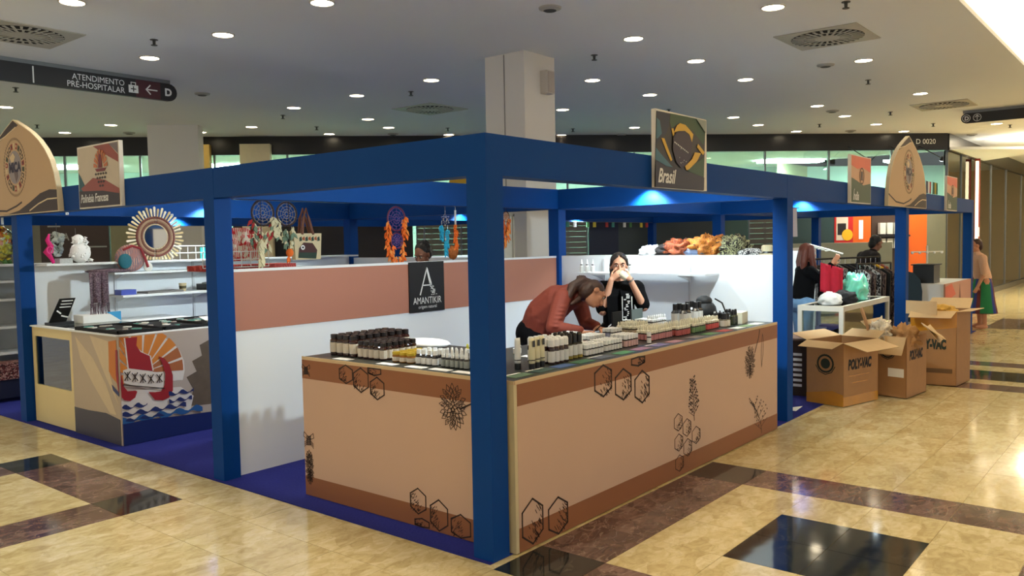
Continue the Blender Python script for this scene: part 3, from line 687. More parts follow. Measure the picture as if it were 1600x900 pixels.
mb = MB(); mb.ribbon([(2.55, 3.832), (2.40, 3.832)], .016, g, .003, .005); mb.ribbon([(2.455, 3.89), (2.40, 3.832), (2.455, 3.775)], .016, g, .003, .005); mb.build('arrow', M_INK, ts)
mb = MB(); mb.prism([(2.16, 3.765), (2.29, 3.765), (2.29, 3.865), (2.16, 3.865)], g, .003, .005); mb.ribbon([(2.195, 3.865), (2.195, 3.90), (2.255, 3.90), (2.255, 3.865)], .012, g, .003, .005); mb.build('first_aid_case', M_INK, ts)
mb = MB(); mb.ribbon([(2.225, 3.785), (2.225, 3.845)], .014, g, .005, .006); mb.ribbon([(2.195, 3.815), (2.255, 3.815)], .014, g, .005, .006); mb.build('cross', M_SIGN, ts)
ts = thing('wayfinding_sign', 'black ceiling sign with D and upward arrow at the right', 'sign', (14.32, -.1, 3.75))
Yr = lambda u: .53 - u
MB().prism([(Yr(u), z) for u, z in pill(0, 2.4, 3.765, 3.95, right=False)], fx(14.32), -.06, 0).build('sign_body', M_SIGN, ts)
MB().box(14.33, 14.37, -1.8, .5, 3.95, 4.0).build('mounting_rail', M_STEEL, ts)
g = fx(14.32)
for u0 in (.09, .27):
    mb = MB(); mb.ribbon([(Yr(u0 + .065*math.cos(2*PI*k/16)), 3.857 + .065*math.sin(2*PI*k/16)) for k in range(16)], .01, g, .002, .004, closed=True); mb.build('ring', M_INK, ts)
text('D', 'sign_letter', .10, g, Yr(.058), 3.822, M_INK, ts, d=.003, bold=.005, mirror=True)
mb = MB(); mb.ribbon([(Yr(.27), 3.81), (Yr(.27), 3.90)], .012, g, .003, .005); mb.ribbon([(Yr(.235), 3.865), (Yr(.27), 3.90), (Yr(.305), 3.865)], .012, g, .003, .005); mb.build('arrow', M_INK, ts)

# ================================================================== CEILING FIXTURES
# recessed downlights on the 1.65 m grid, plus unseen lamps added for floor bounce
DL = [(.27,5.27),(1.84,3.6),(4.97,.45),(1.87,5.34),(5.12,2.15),(1.88,6.95),(6.72,2.17),(5.23,5.5),(6.85,3.86),(8.25,.53),(8.39,2.22),(5.29,7.17),(8.51,3.87),(11.6,.61),(5.3,8.78),(8.71,5.72),(7.02,8.9),(11.62,2.29),(13.27,2.33),(8.04,9.46),(11.83,3.95),(13.23,4.04),(11.67,6.03),(11.55,7.79),(14.99,2.23),(14.85,3.85),(16.7,2.12),(4.1,12.7),(3.95,14.3),(7.8,11.0),(9.7,9.4),(6.08,11.18),(5.79,12.5),(2.04,11.88),(16.85,.34),(19.8,1.0),(22.81,1.1),(25.2,1.1),
      (.2,3.6),(.2,1.9),(1.85,1.95),(1.85,.4),(.2,.4),(-1.45,.4),(-1.45,1.95),(-1.45,3.6),(-1.45,5.3),(-3.1,.4),(-3.1,1.95),(-3.1,3.6),(-3.1,5.3),(-1.4,7.0),(.3,8.6),(3.45,.4)] + [(-8 + 1.65*i, .4 + 1.65*j) for i in range(3) for j in range(6)] + [(-1.4, 8.6), (-1.4, 10.3), (-3.1, 7.0), (-3.1, 8.6)]  # appended lists are unseen lamps, added to brighten floor and ceiling
DL_ADDED = [(-8 + 2.4*i, y) for i in range(16) for y in (-2.3, -4.2)]  # unseen corridor lamps, added so light off the floor lifts the ceiling
DLVIS = 38
proto = thing('downlight', 'x', 'downlight', (0, 0, H), group='recessed ceiling downlights')
mb = MB(); n = 20
for i in range(n):
    a0, a1 = 2*PI*i/n, 2*PI*(i+1)/n
    for (r0, z0), (r1, z1) in (((.125, 0.0), (.125, -.008)), ((.125, -.008), (.108, -.010)), ((.108, -.010), (.104, -.002))):
        mb.add([(r0*math.cos(a0), r0*math.sin(a0), H+z0), (r0*math.cos(a1), r0*math.sin(a1), H+z0), (r1*math.cos(a1), r1*math.sin(a1), H+z1), (r1*math.cos(a0), r1*math.sin(a0), H+z1)], [(0,1,2,3)])
mb.build('rim', mat('lamp_rim', (210, 206, 198), .4), proto)
MB().prism([(.104*math.cos(2*PI*k/n), .104*math.sin(2*PI*k/n)) for k in range(n)], fz(H), -.006, -.002).build('lens', M_LAMP, proto)
LD = bpy.data.lights.new('downlight_beam', 'SPOT'); LD.energy = DOWNWATT; LD.color = (1.0, .90, .74); LD.spot_size = 1.40; LD.spot_blend = .8; LD.shadow_soft_size = .10
lo = bpy.data.objects.new('downlight_beam', LD); COL.objects.link(lo); lo.location = (0, 0, H - .02); inv_parent(lo, proto)
DLO = []
for i, (x, y) in enumerate(DL):
    near = 'round white downlight recessed in the flat grey ceiling'
    o = proto if i == 0 else copy_tree(proto)
    o.location = (x, y, H); o['label'] = near; DLO.append(o)
for x, y in DL_ADDED:
    o = copy_tree(proto, (x, y, H + .62)); o['label'] = 'round white downlight added in the raised corridor ceiling, outside the picture'; o['group'] = 'added corridor downlights'
# swirl air diffusers
def diffuser(cx, cy, label):
    t = thing('air_diffuser', label, 'air vent', (cx, cy, H - .02), group='square swirl air diffusers')
    MB().box(cx - .46, cx + .46, cy - .46, cy + .46, H - .012, H - .001).build('plate', mat('vent_plate', (176, 172, 160), .5, .03), t)
    MB().prism([(cx + .40*math.cos(2*PI*k/32), cy + .40*math.sin(2*PI*k/32)) for k in range(32)], fz(H), -.014, -.012).build('throat_shade', mat('vent_shade', (10, 9, 8), .9), t)  # flat black disc stands for the shade inside the vent
    me = None
    for ring, (r0, r1, n) in enumerate(((.14, .27, 20), (.275, .395, 30))):
        proto_me = MB().prism([(r0, -.009), (r1, -.014), (r1, .014), (r0, .009)], fz(0), -.008, 0).mesh('vane', MATS['vent_plate'])
        for k in range(n):
            o = bpy.data.objects.new('vane', proto_me); COL.objects.link(o); o.location = (cx, cy, H - .014); o.rotation_euler.z = 2*PI*k/n + .15*ring; inv_parent(o, t)
    MB().prism([(cx + .145*math.cos(2*PI*k/24), cy + .145*math.sin(2*PI*k/24)) for k in range(24)], fz(H), -.020, -.014).build('hub_disc', MATS['vent_plate'], t)
    mb = MB(); mb.tube([(cx + .27*math.cos(2*PI*k/32), cy + .27*math.sin(2*PI*k/32), H - .018) for k in range(32)], .006, 5, closed=True); mb.build('ring', MATS['vent_plate'], t)
diffuser(6.62, .46, 'large square swirl diffuser in the ceiling above the Brasil sign side')
diffuser(.42, 6.83, 'square swirl diffuser cut by the left edge of the picture')
diffuser(7.01, 7.29, 'square swirl diffuser left of the white column')
diffuser(13.23, .60, 'far square swirl diffuser above the right wayfinding sign')
# sprinklers
def seen_order(pts, kind):
    """labels by place in the photograph, from the left edge"""
    inv = cam.matrix_world.inverted(); q = []
    for i, (x, y) in enumerate(pts):
        p = inv @ Vector((x, y, H)); vis = p.z < -.1 and abs(p.x / -p.z) * 1293.89 < 812 and abs(p.y / -p.z) * 1293.89 < 458
        q.append((p.x / -p.z if vis else 99, i, vis))
    words = ['first', 'second', 'third', 'fourth', 'fifth', 'sixth', 'seventh', 'eighth', 'ninth', 'tenth'] + ['%dth' % k for k in range(11, 60)]
    for k, n in ((20, '21st'), (21, '22nd'), (22, '23rd'), (30, '31st'), (31, '32nd'), (32, '33rd'), (40, '41st')): words[k] = n
    out = {}; 
    for k, (a, i, vis) in enumerate(sorted(q)): out[i] = '%s, %s from the left edge of the picture' % (kind, words[k]) if vis else kind + ', outside the picture'
    return out
_o = seen_order(DL, 'round white downlight recessed in the ceiling')
for i, o in enumerate(DLO): o['label'] = _o[i]
SPK = [(1.48,6.08),(5.52,2.95),(5.29,-.16),(9.75,.9),(5.65,6.35),(1.53,10.06),(5.66,9.59),(6.97,10.34),(8.95,8.72),(10.89,7.02),(10.08,4.38),(13.4,1.54),(14.09,3.09),(15.81,1.33),(3.17,13.59),(17.31,.16)]
mb = MB().lathe([(.035, -.004), (.035, 0)], n=10).lathe([(.012, -.045), (.014, -.004)], n=8).lathe([(.028, -.052), (.028, -.047)], n=10).box(-.012, -.008, -.003, .003, -.05, -.02).box(.008, .012, -.003, .003, -.05, -.02)
me = mb.mesh('fire_sprinkler', mat('sprinkler_grey', (70, 70, 68), .4, metal=.6))
_so = seen_order(SPK, 'small grey fire sprinkler hanging from the ceiling')
for i, (x, y) in enumerate(SPK):
    o = bpy.data.objects.new('fire_sprinkler', me); COL.objects.link(o); o.location = (x, y, H); o.scale = (1.25, 1.25, 1.25); tag(o, _so[i], 'sprinkler', 'fire sprinklers')
DET = [(3.46,2.11),(8.18,1.0),(12.43,2.29),(3.57,8.66),(4.83,13.49),(8.75,10.1),(12.42,6.8),(15.66,2.95),(18.59,1.11)]
mb = MB().lathe([(.06, -.03), (.10, -.015), (.105, 0)], n=16, m=0).lathe([(.055, -.034), (.06, -.03)], n=16, m=1)
me = mb.mesh('smoke_detector', [mat('detector_plastic', (165, 162, 155), .5), mat('detector_grille', (60, 60, 58), .6)])
_do = seen_order(DET, 'flat round grey detector on the ceiling')
for i, (x, y) in enumerate(DET):
    o = bpy.data.objects.new('smoke_detector', me); COL.objects.link(o); o.location = (x, y, H); o.scale = (1.1, 1.1, 1.0); tag(o, _do[i], 'detector', 'ceiling detectors')

# ================================================================== BOOTH SPOT LAMPS
def spot_lamp(x, y, z, aim, watts, label, arm_to, size=1.9, col=(.80, .95, 1.0)):
    t = thing('spot_lamp', label, 'spot lamp', (x, y, z))
    d = (Vector(aim) - Vector((x, y, z))).normalized(); p = Vector((x, y, z))
    MB().tube([arm_to, (p - d * .05)], .010, 6).build('arm', M_BLACKP, t)
    MB().tube([p - d * .09, p - d * .04, p], [.022, .034, .045], 12).build('lamp_head', M_BLACKP, t)
    MB().tube([p + d * .001, p + d * .004], [.040, .040], 12).build('lens', mat('spot_lens', (225, 245, 255), emit=14.0), t)
    L = bpy.data.lights.new('spot', 'SPOT'); L.energy = watts; L.color = col; L.spot_size = size; L.spot_blend = .6; L.shadow_soft_size = .04
    o = bpy.data.objects.new('spot', L); COL.objects.link(o); o.rotation_euler = d.to_track_quat('-Z', 'Y').to_euler(); o.location = p + d * .03; inv_parent(o, t)
spot_lamp(1.30, .22, 2.16, (.9, 2.6, .7), SPOT * 1.6, 'black spot lamp inside the front beam lighting the left partition', (1.3, .13, 2.2), 2.0)
spot_lamp(4.05, 1.40, 2.24, (4.18, 1.40, 1.7), SPOT * 1.5, 'spot lamp washing the beam behind the Brasil sign', (4.18, 1.40, 2.23), 2.2)
spot_lamp(3.0, .24, 2.16, (4.2, 1.3, .8), SPOT * 1.3, 'spot lamp inside the front beam lighting the back partition', (3.0, .13, 2.2), 2.0)
spot_lamp(2.02, 5.95, 2.20, (2.0, 6.08, 1.6), SPOT * 1.2, 'black spot lamp above the round sunburst mirror', (2.02, 6.09, 2.2), 2.3)
spot_lamp(2.7, 2.95, 2.18, (.9, 6.1, 1.25), SPOT * 3.2, 'spot lamp behind the left beam lighting the mirror booth', (2.7, 2.69, 2.2), 1.7)
spot_lamp(5.0, .24, 2.12, (7.6, 1.6, .7), SPOT * 1.5, 'spot lamp just right of the second front post', (5.0, .13, 2.2), 2.0)
spot_lamp(8.16, 1.35, 2.24, (8.28, 1.35, 1.7), SPOT * 1.1, 'spot lamp washing the right booth back beam', (8.29, 1.35, 2.22), 2.2)
spot_lamp(7.9, .24, 2.14, (7.0, 1.6, .6), SPOT, 'spot lamp beside the far right post', (7.9, .13, 2.2), 2.0)
spot_lamp(9.6, 5.96, 2.20, (9.6, 6.08, 1.6), SPOT * 1.0, 'spot lamp on a distant beam behind the standing woman', (9.6, 6.09, 2.2), 2.3)
spot_lamp(3.6, 9.48, 2.20, (3.6, 9.6, 1.6), SPOT * 1.0, 'spot lamp deep in the leftmost booth', (3.6, 9.61, 2.2), 2.3)
spot_lamp(6.4, 5.96, 2.20, (6.4, 6.08, 1.6), SPOT * 1.0, 'spot lamp deep behind the blue dreamcatcher', (6.4, 6.09, 2.2), 2.3)

for s_, lb in ADDED_SPOTS: spot_lamp(*fac(s_, .95, 3.3), tuple(fac(s_, .13, 1.7)), 90, lb, tuple(fac(s_, .14, 3.7)), 1.6, (1.0, .9, .75))

for x, lb in ((.47, 'small white clip on the blue beam nearest the left post'), (1.28, 'small white clip on the blue beam above the mirror'), (1.60, 'small white clip on the blue beam right of the mirror')):
    t = thing('beam_clip', lb, 'clip', (x, 6.07, 2.06)); MB().box(x - .013, x + .013, 6.066, 6.080, 2.057, 2.083).build('clip_body', M_WHITE, t); MB().box(x - .006, x + .006, 6.062, 6.066, 2.064, 2.076).build('clip_tab', M_STEEL, t)
# ================================================================== PRODUCTS ON THE COUNTER
ZC = .9505
M_AMBER = mat('amber_glass', (52, 20, 12), .15, .05, 30, coat=.5); M_LABEL = mat('label_paper', (214, 204, 186), .6, .08, 90); M_LIDB = mat('lid_black', (26, 18, 16), .35)
M_LABELW = mat('label_white', (226, 226, 222), .6, .06, 90); M_CAPW = mat('cap_white', (236, 238, 236), .35, .02); M_CAPB = mat('cap_black', (16, 15, 17), .35)
M_HONEY = mat('honey_glass', (150, 96, 28), .15, coat=.5); M_GOLD = mat('lid_gold', (196, 164, 44), .35, metal=.4); M_BOTD = mat('bottle_dark', (34, 30, 28), .2, coat=.4)
M_YEL = mat('tip_yellow', (218, 214, 84), .4); M_CREAMT = mat('tube_cream', (222, 214, 176), .4, .03); M_IVORY = mat('cap_ivory', (232, 228, 204), .4)
def proto_bottle(name, segs, n=10):
    """segs: list of (part name, profile, material); the first is the body mesh"""
    t = thing(name, 'x', 'bottle', (0, 0, 0))
    for pn, prof, m in segs: MB().lathe(prof, n=n).build(pn, m, t, smooth=False)
    return t
def grid(proto, x0, y0, nx, ny, dx, dy, label, cat, group, jit=.002, skip=()):
    rr = random.Random(len(group) * 7 + nx)
    left = x0 < .6 and y0 > .39 - .2 and nx <= 8 and y0 >= .39
    for i in range(nx):
        for j in range(ny):
            if (i, j) in skip: continue
            loc = (x0 + i*dx + rr.uniform(-jit, jit), y0 + j*dy + rr.uniform(-jit, jit), ZC); rz = rr.uniform(-.3, .3)
            if not proto.get('used'): o = proto; o['used'] = 1; o.location = loc; o.rotation_euler.z = rz
            else: o = copy_tree(proto, loc, rz)
            row, colm = (i, ny - 1 - j) if left else (j, i); nr, nc = (nx, ny) if left else (ny, nx)
            o['label'] = '%s, %s row, %s' % (label, ('front', 'second', 'third', 'fourth', 'fifth', 'sixth', 'seventh', 'eighth', 'ninth')[row], ('leftmost', 'second from left', 'third from left', 'fourth from left', 'fifth from left', 'sixth from left', 'seventh from left', 'eighth from left', 'ninth from left')[colm])
            o['category'] = cat; o['group'] = group
def done(p): 
    if 'used' in p: pass
jarA = proto_bottle('honey_jar', [('glass_jar', [(.024, 0), (.030, .004), (.030, .10), (.022, .112), (.022, .118)], M_AMBER), ('paper_label', [(.0304, .022), (.0304, .088)], M_LABEL), ('lid', [(.025, .114), (.025, .140), (.022, .142)], M_LIDB)])
grid(jarA, .345, 1.492, 8, 4, .067, .068, 'tall amber jar in the leftmost block', 'jar', 'tall amber jars')
jarB = proto_bottle('honey_jar', [('glass_jar', [(.019, 0), (.024, .004), (.024, .078), (.018, .088), (.018, .092)], M_AMBER), ('paper_label', [(.0244, .012), (.0244, .066)], M_LABEL), ('lid', [(.021, .090), (.021, .112), (.018, .114)], M_LIDB)])
grid(jarB, .335, 1.195, 6, 5, .053, .053, 'short amber jar beside the tall ones', 'jar', 'short amber jars')
jarC = proto_bottle('honey_jar', [('glass_jar', [(.024, 0), (.029, .004), (.029, .040), (.025, .048)], M_HONEY), ('paper_label', [(.0294, .008), (.0294, .034)], M_LABEL), ('lid', [(.028, .048), (.028, .064), (.025, .066)], M_GOLD)])
grid(jarC, .345, .945, 4, 3, .062, .066, 'squat honey jar with a gold lid', 'jar', 'gold lidded honey jars')
botD = proto_bottle('supplement_bottle', [('bottle', [(.017, 0), (.021, .004), (.021, .056), (.013, .066), (.013, .070)], M_BOTD), ('paper_label', [(.0214, .006), (.0214, .046)], M_LABELW), ('cap', [(.015, .066), (.015, .094), (.013, .095)], M_CAPW)])
grid(botD, .345, .735, 3, 4, .048, .047, 'dark bottle with white screw cap', 'bottle', 'white capped dark bottles')
drE = proto_bottle('dropper_bottle', [('bottle', [(.013, 0), (.0165, .004), (.0165, .052), (.010, .060), (.010, .064)], M_BOTD), ('paper_label', [(.0169, .006), (.0169, .048)], mat('label_grey', (150, 156, 150), .6, .1, 90)), ('dropper_cap', [(.012, .060), (.012, .078), (.0085, .080), (.0075, .108), (.004, .112)], M_CAPW)])
grid(drE, .345, .475, 3, 6, .038, .038, 'white capped dropper beside the corner post', 'bottle', 'white dropper bottles by the post')
drY = proto_bottle('dropper_bottle', [('bottle', [(.013, 0), (.0165, .004), (.0165, .06), (.010, .068)], M_BOTD), ('dropper_collar', [(.012, .066), (.012, .092), (.009, .094)], M_CAPW), ('dropper_bulb', [(.008, .094), (.0085, .112), (.004, .124)], M_YEL)])
grid(drY, .52, .40, 2, 6, .045, .045, 'yellow bulb dropper behind the white droppers', 'bottle', 'yellow dropper bottles')
t = MB().ell((.93, 1.42, .985), (.15, .22, .034), 18, 8).build('tissue_bundle', mat('tissue_white', (240, 240, 240), .8, .03, 25, bump=.3), smooth=True, label='white rounded cloth bundle lying behind the amber jars', cat='cloth')
MB().lathe([(.026, 0), (.028, .003), (.028, .034), (.026, .036)], (1.05, .66, ZC), 14, ms=[0, 1, 0]).build('small_tin', [M_CAPW, M_LABELW], label='small white round tin alone beside the corner post', cat='tin')
# tubes standing on their caps
def tube(x, y, m, label, h=.185, badge=True):
    t = thing('cream_tube', label, 'tube', (x, y, ZC))
    v = []; n = 12
    mb = MB(); prof = [(.019, .036, 1, 1), (.020, .05, 1, 1), (.0215, h*.6, 1.05, .75), (.024, h*.9, 1.05, .30), (.024, h, 1.05, .10)]
    k = len(mb.v)
    for r, z, sx, sy in prof:
        for i in range(n): a = 2*PI*i/n; mb.v.append((x + r*sx*math.cos(a - .7)*1.0, y + r*(sy*math.sin(a - .7)), ZC + z))
    for j in range(len(prof)-1):
        for i in range(n): i2 = (i+1) % n; mb.f.append([k+j*n+i, k+j*n+i2, k+(j+1)*n+i2, k+(j+1)*n+i]); mb.m.append(0)
    mb.f.append([k+(len(prof)-1)*n+i for i in range(n)]); mb.m.append(0); mb.f.append([k+i for i in range(n)]); mb.m.append(0)
    mb.build('tube_body', m, t, smooth=True)
    MB().lathe([(.019, 0), (.0195, .034)], (x, y, ZC), 12).build('cap', M_CAPB, t)
    MB().lathe([(.0206, .052), (.0206, .058)], (x, y, ZC), 12).build('dark_band', M_CAPB, t)
    if badge: MB().box(x - .010, x + .010, y - .0175, y - .0155, ZC + h*.72, ZC + h*.92).build('badge', M_CAPB, t)
tube(.515, .225, M_CAPW, 'white squeeze tube behind the cream tubes', badge=False)
tube(.555, .150, M_CREAMT, 'cream squeeze tube nearest the corner post'); tube(.615, .160, M_CREAMT, 'cream squeeze tube in the middle of three'); tube(.675, .170, M_CREAMT, 'cream squeeze tube next to the pump bottles')
pumpF = proto_bottle('lotion_bottle', [('bottle', [(.018, 0), (.021, .004), (.021, .10), (.015, .110)], M_AMBER), ('paper_label', [(.0214, .014), (.0214, .080)], M_LABELW), ('cap', [(.0205, .108), (.0205, .148), (.014, .160)], M_CAPW)])
grid(pumpF, .775, .17, 4, 4, .047, .052, 'tall amber lotion bottle with a white cap', 'bottle', 'white capped lotion bottles')
blkG = proto_bottle('oil_bottle', [('bottle', [(.019, 0), (.022, .004), (.022, .095), (.013, .108)], M_BOTD), ('paper_label', [(.0224, .024), (.0224, .090)], M_LABELW), ('gold_foot', [(.0225, .004), (.0225, .022)], mat('foot_gold', (150, 134, 48), .4)), ('cap', [(.018, .104), (.019, .15), (.011, .165)], M_CAPB)])
grid(blkG, 1.005, .20, 3, 3, .054, .055, 'tall oil bottle with a black cap', 'bottle', 'black capped oil bottles')
def mini(name, lab, cap, pointed, h=.072):
    """small bottle in one mesh: glass, label, collar, cap"""
    mb = MB(); r = .0165
    mb.lathe([(r*.85, 0), (r, .003), (r, .006), (r, h*.55), (r, h*.60), (r*.6, h*.70)], n=8, ms=[0, 0, 1, 0, 0])
    if pointed: mb.lathe([(r*.95, h*.66), (r*.95, h*.85), (r*.5, h*.9), (r*.42, h*1.18), (r*.2, h*1.25)], n=8, m=2)
    else: mb.lathe([(r*.98, h*.66), (r*.98, h*1.0), (r*.9, h*1.03)], n=8, m=2)
    me = mb.mesh(name, [M_BOTD, lab, cap]); o = bpy.data.objects.new(name, me); COL.objects.link(o); return o
L = {k: mat('label_' + k, c, .6, .08, 90) for k, c in dict(pink=(206, 140, 140), rose=(190, 96, 92), green=(118, 150, 100), red=(214, 92, 88), lilac=(176, 178, 206), tan=(196, 180, 156), blush=(214, 176, 170)).items()}
D4 = .036
grid(mini('essence_bottle', M_LABELW, M_CAPW, False), 1.185, .195, 6, 4, D4, D4, 'small white capped bottle, first front block', 'bottle', 'mini bottles first block')
grid(mini('essence_bottle', M_LABELW, M_CAPW, False), 1.435, .205, 6, 4, D4, D4, 'small white capped bottle, second front block', 'bottle', 'mini bottles second block')
grid(mini('essence_bottle', L['blush'], M_CAPW, False, .085), 1.69, .205, 5, 4, D4, D4, 'small blush labelled bottle, third front block', 'bottle', 'mini bottles third block')
grid(mini('essence_bottle', M_LABELW, M_CAPW, False), 1.30, .41, 5, 3, D4, D4, 'small white capped bottle, left rear block', 'bottle', 'mini bottles left rear block')
grid(mini('essence_bottle', L['blush'], M_CAPW, False), 1.62, .46, 6, 4, D4, D4, 'small blush labelled bottle, middle rear block', 'bottle', 'mini bottles middle rear block')
grid(mini('essence_bottle', M_LABELW, M_CAPW, False), 1.62, .70, 6, 3, D4, D4, 'small white capped bottle before the bending person', 'bottle', 'mini bottles by the bending person')
grid(mini('essence_bottle', L['lilac'], M_CAPW, False), 2.10, .57, 4, 3, D4, D4, 'small lilac labelled bottle', 'bottle', 'lilac mini bottles')
grid(mini('dropper_bottle', L['tan'], M_IVORY, True, .082), 2.33, .52, 7, 5, .034, .034, 'ivory dropper with tan label', 'bottle', 'tan droppers')
grid(mini('dropper_bottle', L['pink'], M_IVORY, True, .085), 2.10, .235, 9, 4, .036, .036, 'ivory dropper with pink label', 'bottle', 'pink droppers')
grid(mini('dropper_bottle', L['rose'], M_IVORY, True, .085), 2.46, .21, 6, 4, .036, .036, 'ivory dropper with rose brown label', 'bottle', 'rose droppers')
grid(mini('dropper_bottle', L['green'], M_IVORY, True, .085), 2.715, .205, 6, 4, .036, .036, 'ivory dropper with green label', 'bottle', 'green droppers')
grid(mini('dropper_bottle', L['red'], M_IVORY, True, .085), 2.98, .215, 6, 3, .036, .036, 'ivory dropper with red label', 'bottle', 'red droppers')
grid(mini('dropper_bottle', M_LABELW, M_CAPW, True, .085), 2.86, .66, 7, 2, .036, .036, 'white dropper far behind the pink ones', 'bottle', 'white rear droppers')
o = mini('essence_bottle', M_LABELW, M_CAPW, False, .08); o.location = (1.955, .17, ZC); tag(o, 'single small white capped bottle apart before the pink droppers', 'bottle')
spray = proto_bottle('spray_bottle', [('bottle', [(.030, 0), (.033, .004), (.033, .135), (.018, .155)], M_BOTD), ('paper_label', [(.0334, .012), (.0334, .128)], M_LABELW), ('spray_cap', [(.019, .150), (.020, .205), (.018, .207)], M_CAPB)])
grid(spray, 2.96, .42, 2, 2, .074, .074, 'large spray bottle in the left cluster', 'bottle', 'large spray bottles')
grid(spray, 3.22, .44, 2, 2, .074, .074, 'large spray bottle in the right cluster', 'bottle', 'large spray bottles')
squat = proto_bottle('serum_bottle', [('bottle', [(.026, 0), (.029, .004), (.029, .062), (.02, .068)], mat('serum_glass', (120, 110, 92), .2)), ('paper_label', [(.0294, .008), (.0294, .056)], M_LABEL), ('pump_cap', [(.026, .066), (.026, .115), (.006, .117), (.006, .132)], M_CAPB)])
grid(squat, 3.25, .195, 2, 2, .066, .066, 'squat serum bottle with wide black pump cap', 'bottle', 'black pump serum bottles')
olive = proto_bottle('oil_vial', [('bottle', [(.019, 0), (.022, .004), (.022, .075), (.012, .088)], mat('olive_glass', (40, 44, 26), .2, coat=.5)), ('dropper_cap', [(.013, .086), (.014, .112), (.009, .135)], M_CAPB)])
grid(olive, 3.44, .20, 2, 2, .052, .052, 'dark olive vial with a black dropper cap', 'bottle', 'olive vials')
for i, (x, y) in enumerate(((3.60, .215), (3.70, .235))):
    t = thing('soap_box', ['ivory carton next to the olive vials', 'ivory carton at the far right end of the counter'][i], 'box', (x, y, ZC))
    MB().obox((x, y, ZC + .048), (.085, .085, .096), .1).build('carton', mat('carton_ivory', (222, 216, 190), .6, .04, 30), t); MB().obox((x, y, ZC + .097), (.078, .078, .003), .1).build('carton_lid', M_CAPW, t)
# black bag and open case behind
t = thing('camera_bag', 'black padded bag with strap behind the spray bottles', 'bag', (3.58, .52, ZC))
mb = MB(); mb.ell((3.56, .52, ZC + .10), (.13, .10, .10), 12, 8); mb.ell((3.55, .52, ZC + .19), (.085, .07, .05), 12, 8); mb.build('bag_body', mat('bag_nylon', (20, 22, 24), .7, .2, 40, bump=.3), t, smooth=True)
mb = MB(); mb.tube([(3.60, .44, ZC + .21), (3.66, .40, ZC + .17), (3.70, .39, ZC + .10), (3.73, .38, ZC + .01)], .007, 6); mb.build('strap', M_CAPB, t); MB().box(3.53, 3.60, .412, .42, ZC + .05, ZC + .10).build('tag', M_LABELW, t)
t = thing('open_case', 'grey open display case behind the rose droppers', 'case', (2.95, .80, ZC))
MB().box(2.88, 3.06, .74, .86, ZC, ZC + .06).build('case_base', mat('case_grey', (90, 100, 96), .5), t); MB().obox((2.97, .87, ZC + .10), (.18, .012, .10), 0).build('case_lid', MATS['case_grey'], t); MB().box(2.90, 3.04, .75, .85, ZC + .06, ZC + .068).build('case_lining', M_CAPW, t)
t = thing('phone_stand', 'black phone on a small stand before the standing person', 'phone', (2.55, .80, ZC))
MB().box(2.48, 2.62, .77, .83, ZC, ZC + .012).build('stand_foot', M_CAPB, t); MB().obox((2.55, .81, ZC + .085), (.15, .012, .15), 0).build('phone_body', M_CAPB, t)
# price cards
def card(x, y, m, label, w=.11, h=.055, rz=0): 
    MB().obox((0, 0, .001), (w, h, .002)).build('price_card', m, loc=(x, y, ZC), rz=rz, label=label, cat='card')
for (x, y), lb in zip([(.235, 1.47), (.24, 1.05), (.245, .80), (.25, .60), (.25, .41)], ['white price card before the tall amber jars', 'white price card before the gold lidded jars', 'white price card before the white capped dark bottles', 'white price card before the white droppers', 'white price card touching the corner post']):
    card(x, y, M_PAPER, lb, .065, .15, 0)
cc = {k: mat('card_' + k, c, .4) for k, c in dict(sage=(96, 128, 100), teal=(60, 92, 90), blue=(62, 98, 160), green=(60, 120, 78), slate=(86, 96, 120), mint=(80, 160, 110), mauve=(170, 130, 160), lilac=(128, 124, 176), pink=(180, 130, 140), grey=(140, 130, 130), leaf=(86, 150, 86), red=(196, 84, 84), white=(232, 236, 228), olive=(120, 150, 100)).items()}
for i, (k, lb) in enumerate([('sage', 'sage green price card at the counter corner'), ('teal', 'dark teal price card before the cream tubes'), ('blue', 'blue price card before the pump bottles'), ('green', 'green price card before the black oil bottles'), ('slate', 'slate blue price card before the first small bottles'), ('mint', 'mint green price card before the second small bottles'), ('mauve', 'mauve price card before the third small bottles'), ('lilac', 'lilac price card before the single bottle'), ('pink', 'dusty pink price card before the pink droppers'), ('grey', 'grey price card before the rose droppers'), ('leaf', 'leaf green price card before the green droppers'), ('red', 'red price card before the red droppers'), ('white', 'white price card before the serum bottles'), ('olive', 'pale green price card before the olive vials'), ('white', 'white price card at the far right counter end')]):
    x = [.34, .56, .76, .97, 1.20, 1.45, 1.68, 1.92, 2.16, 2.48, 2.74, 3.0, 3.24, 3.44, 3.64][i]
    card(x, .075, cc[k], lb, .17, .085, rz=.0); 
    MB().obox((0, 0, .001), (.16, .016, .002)).build('price_strip', M_PAPER, loc=(x - .01, .128, ZC), rz=0, label=lb.replace('price card', 'card strip').replace(lb.split()[0], 'white', 1) if k != 'white' else lb.replace('price card', 'card strip'), cat='card') if i in (0, 1, 4, 7) else None
card(1.00, .52, M_PAPER, 'white price card lying behind the corner post', .12, .06)

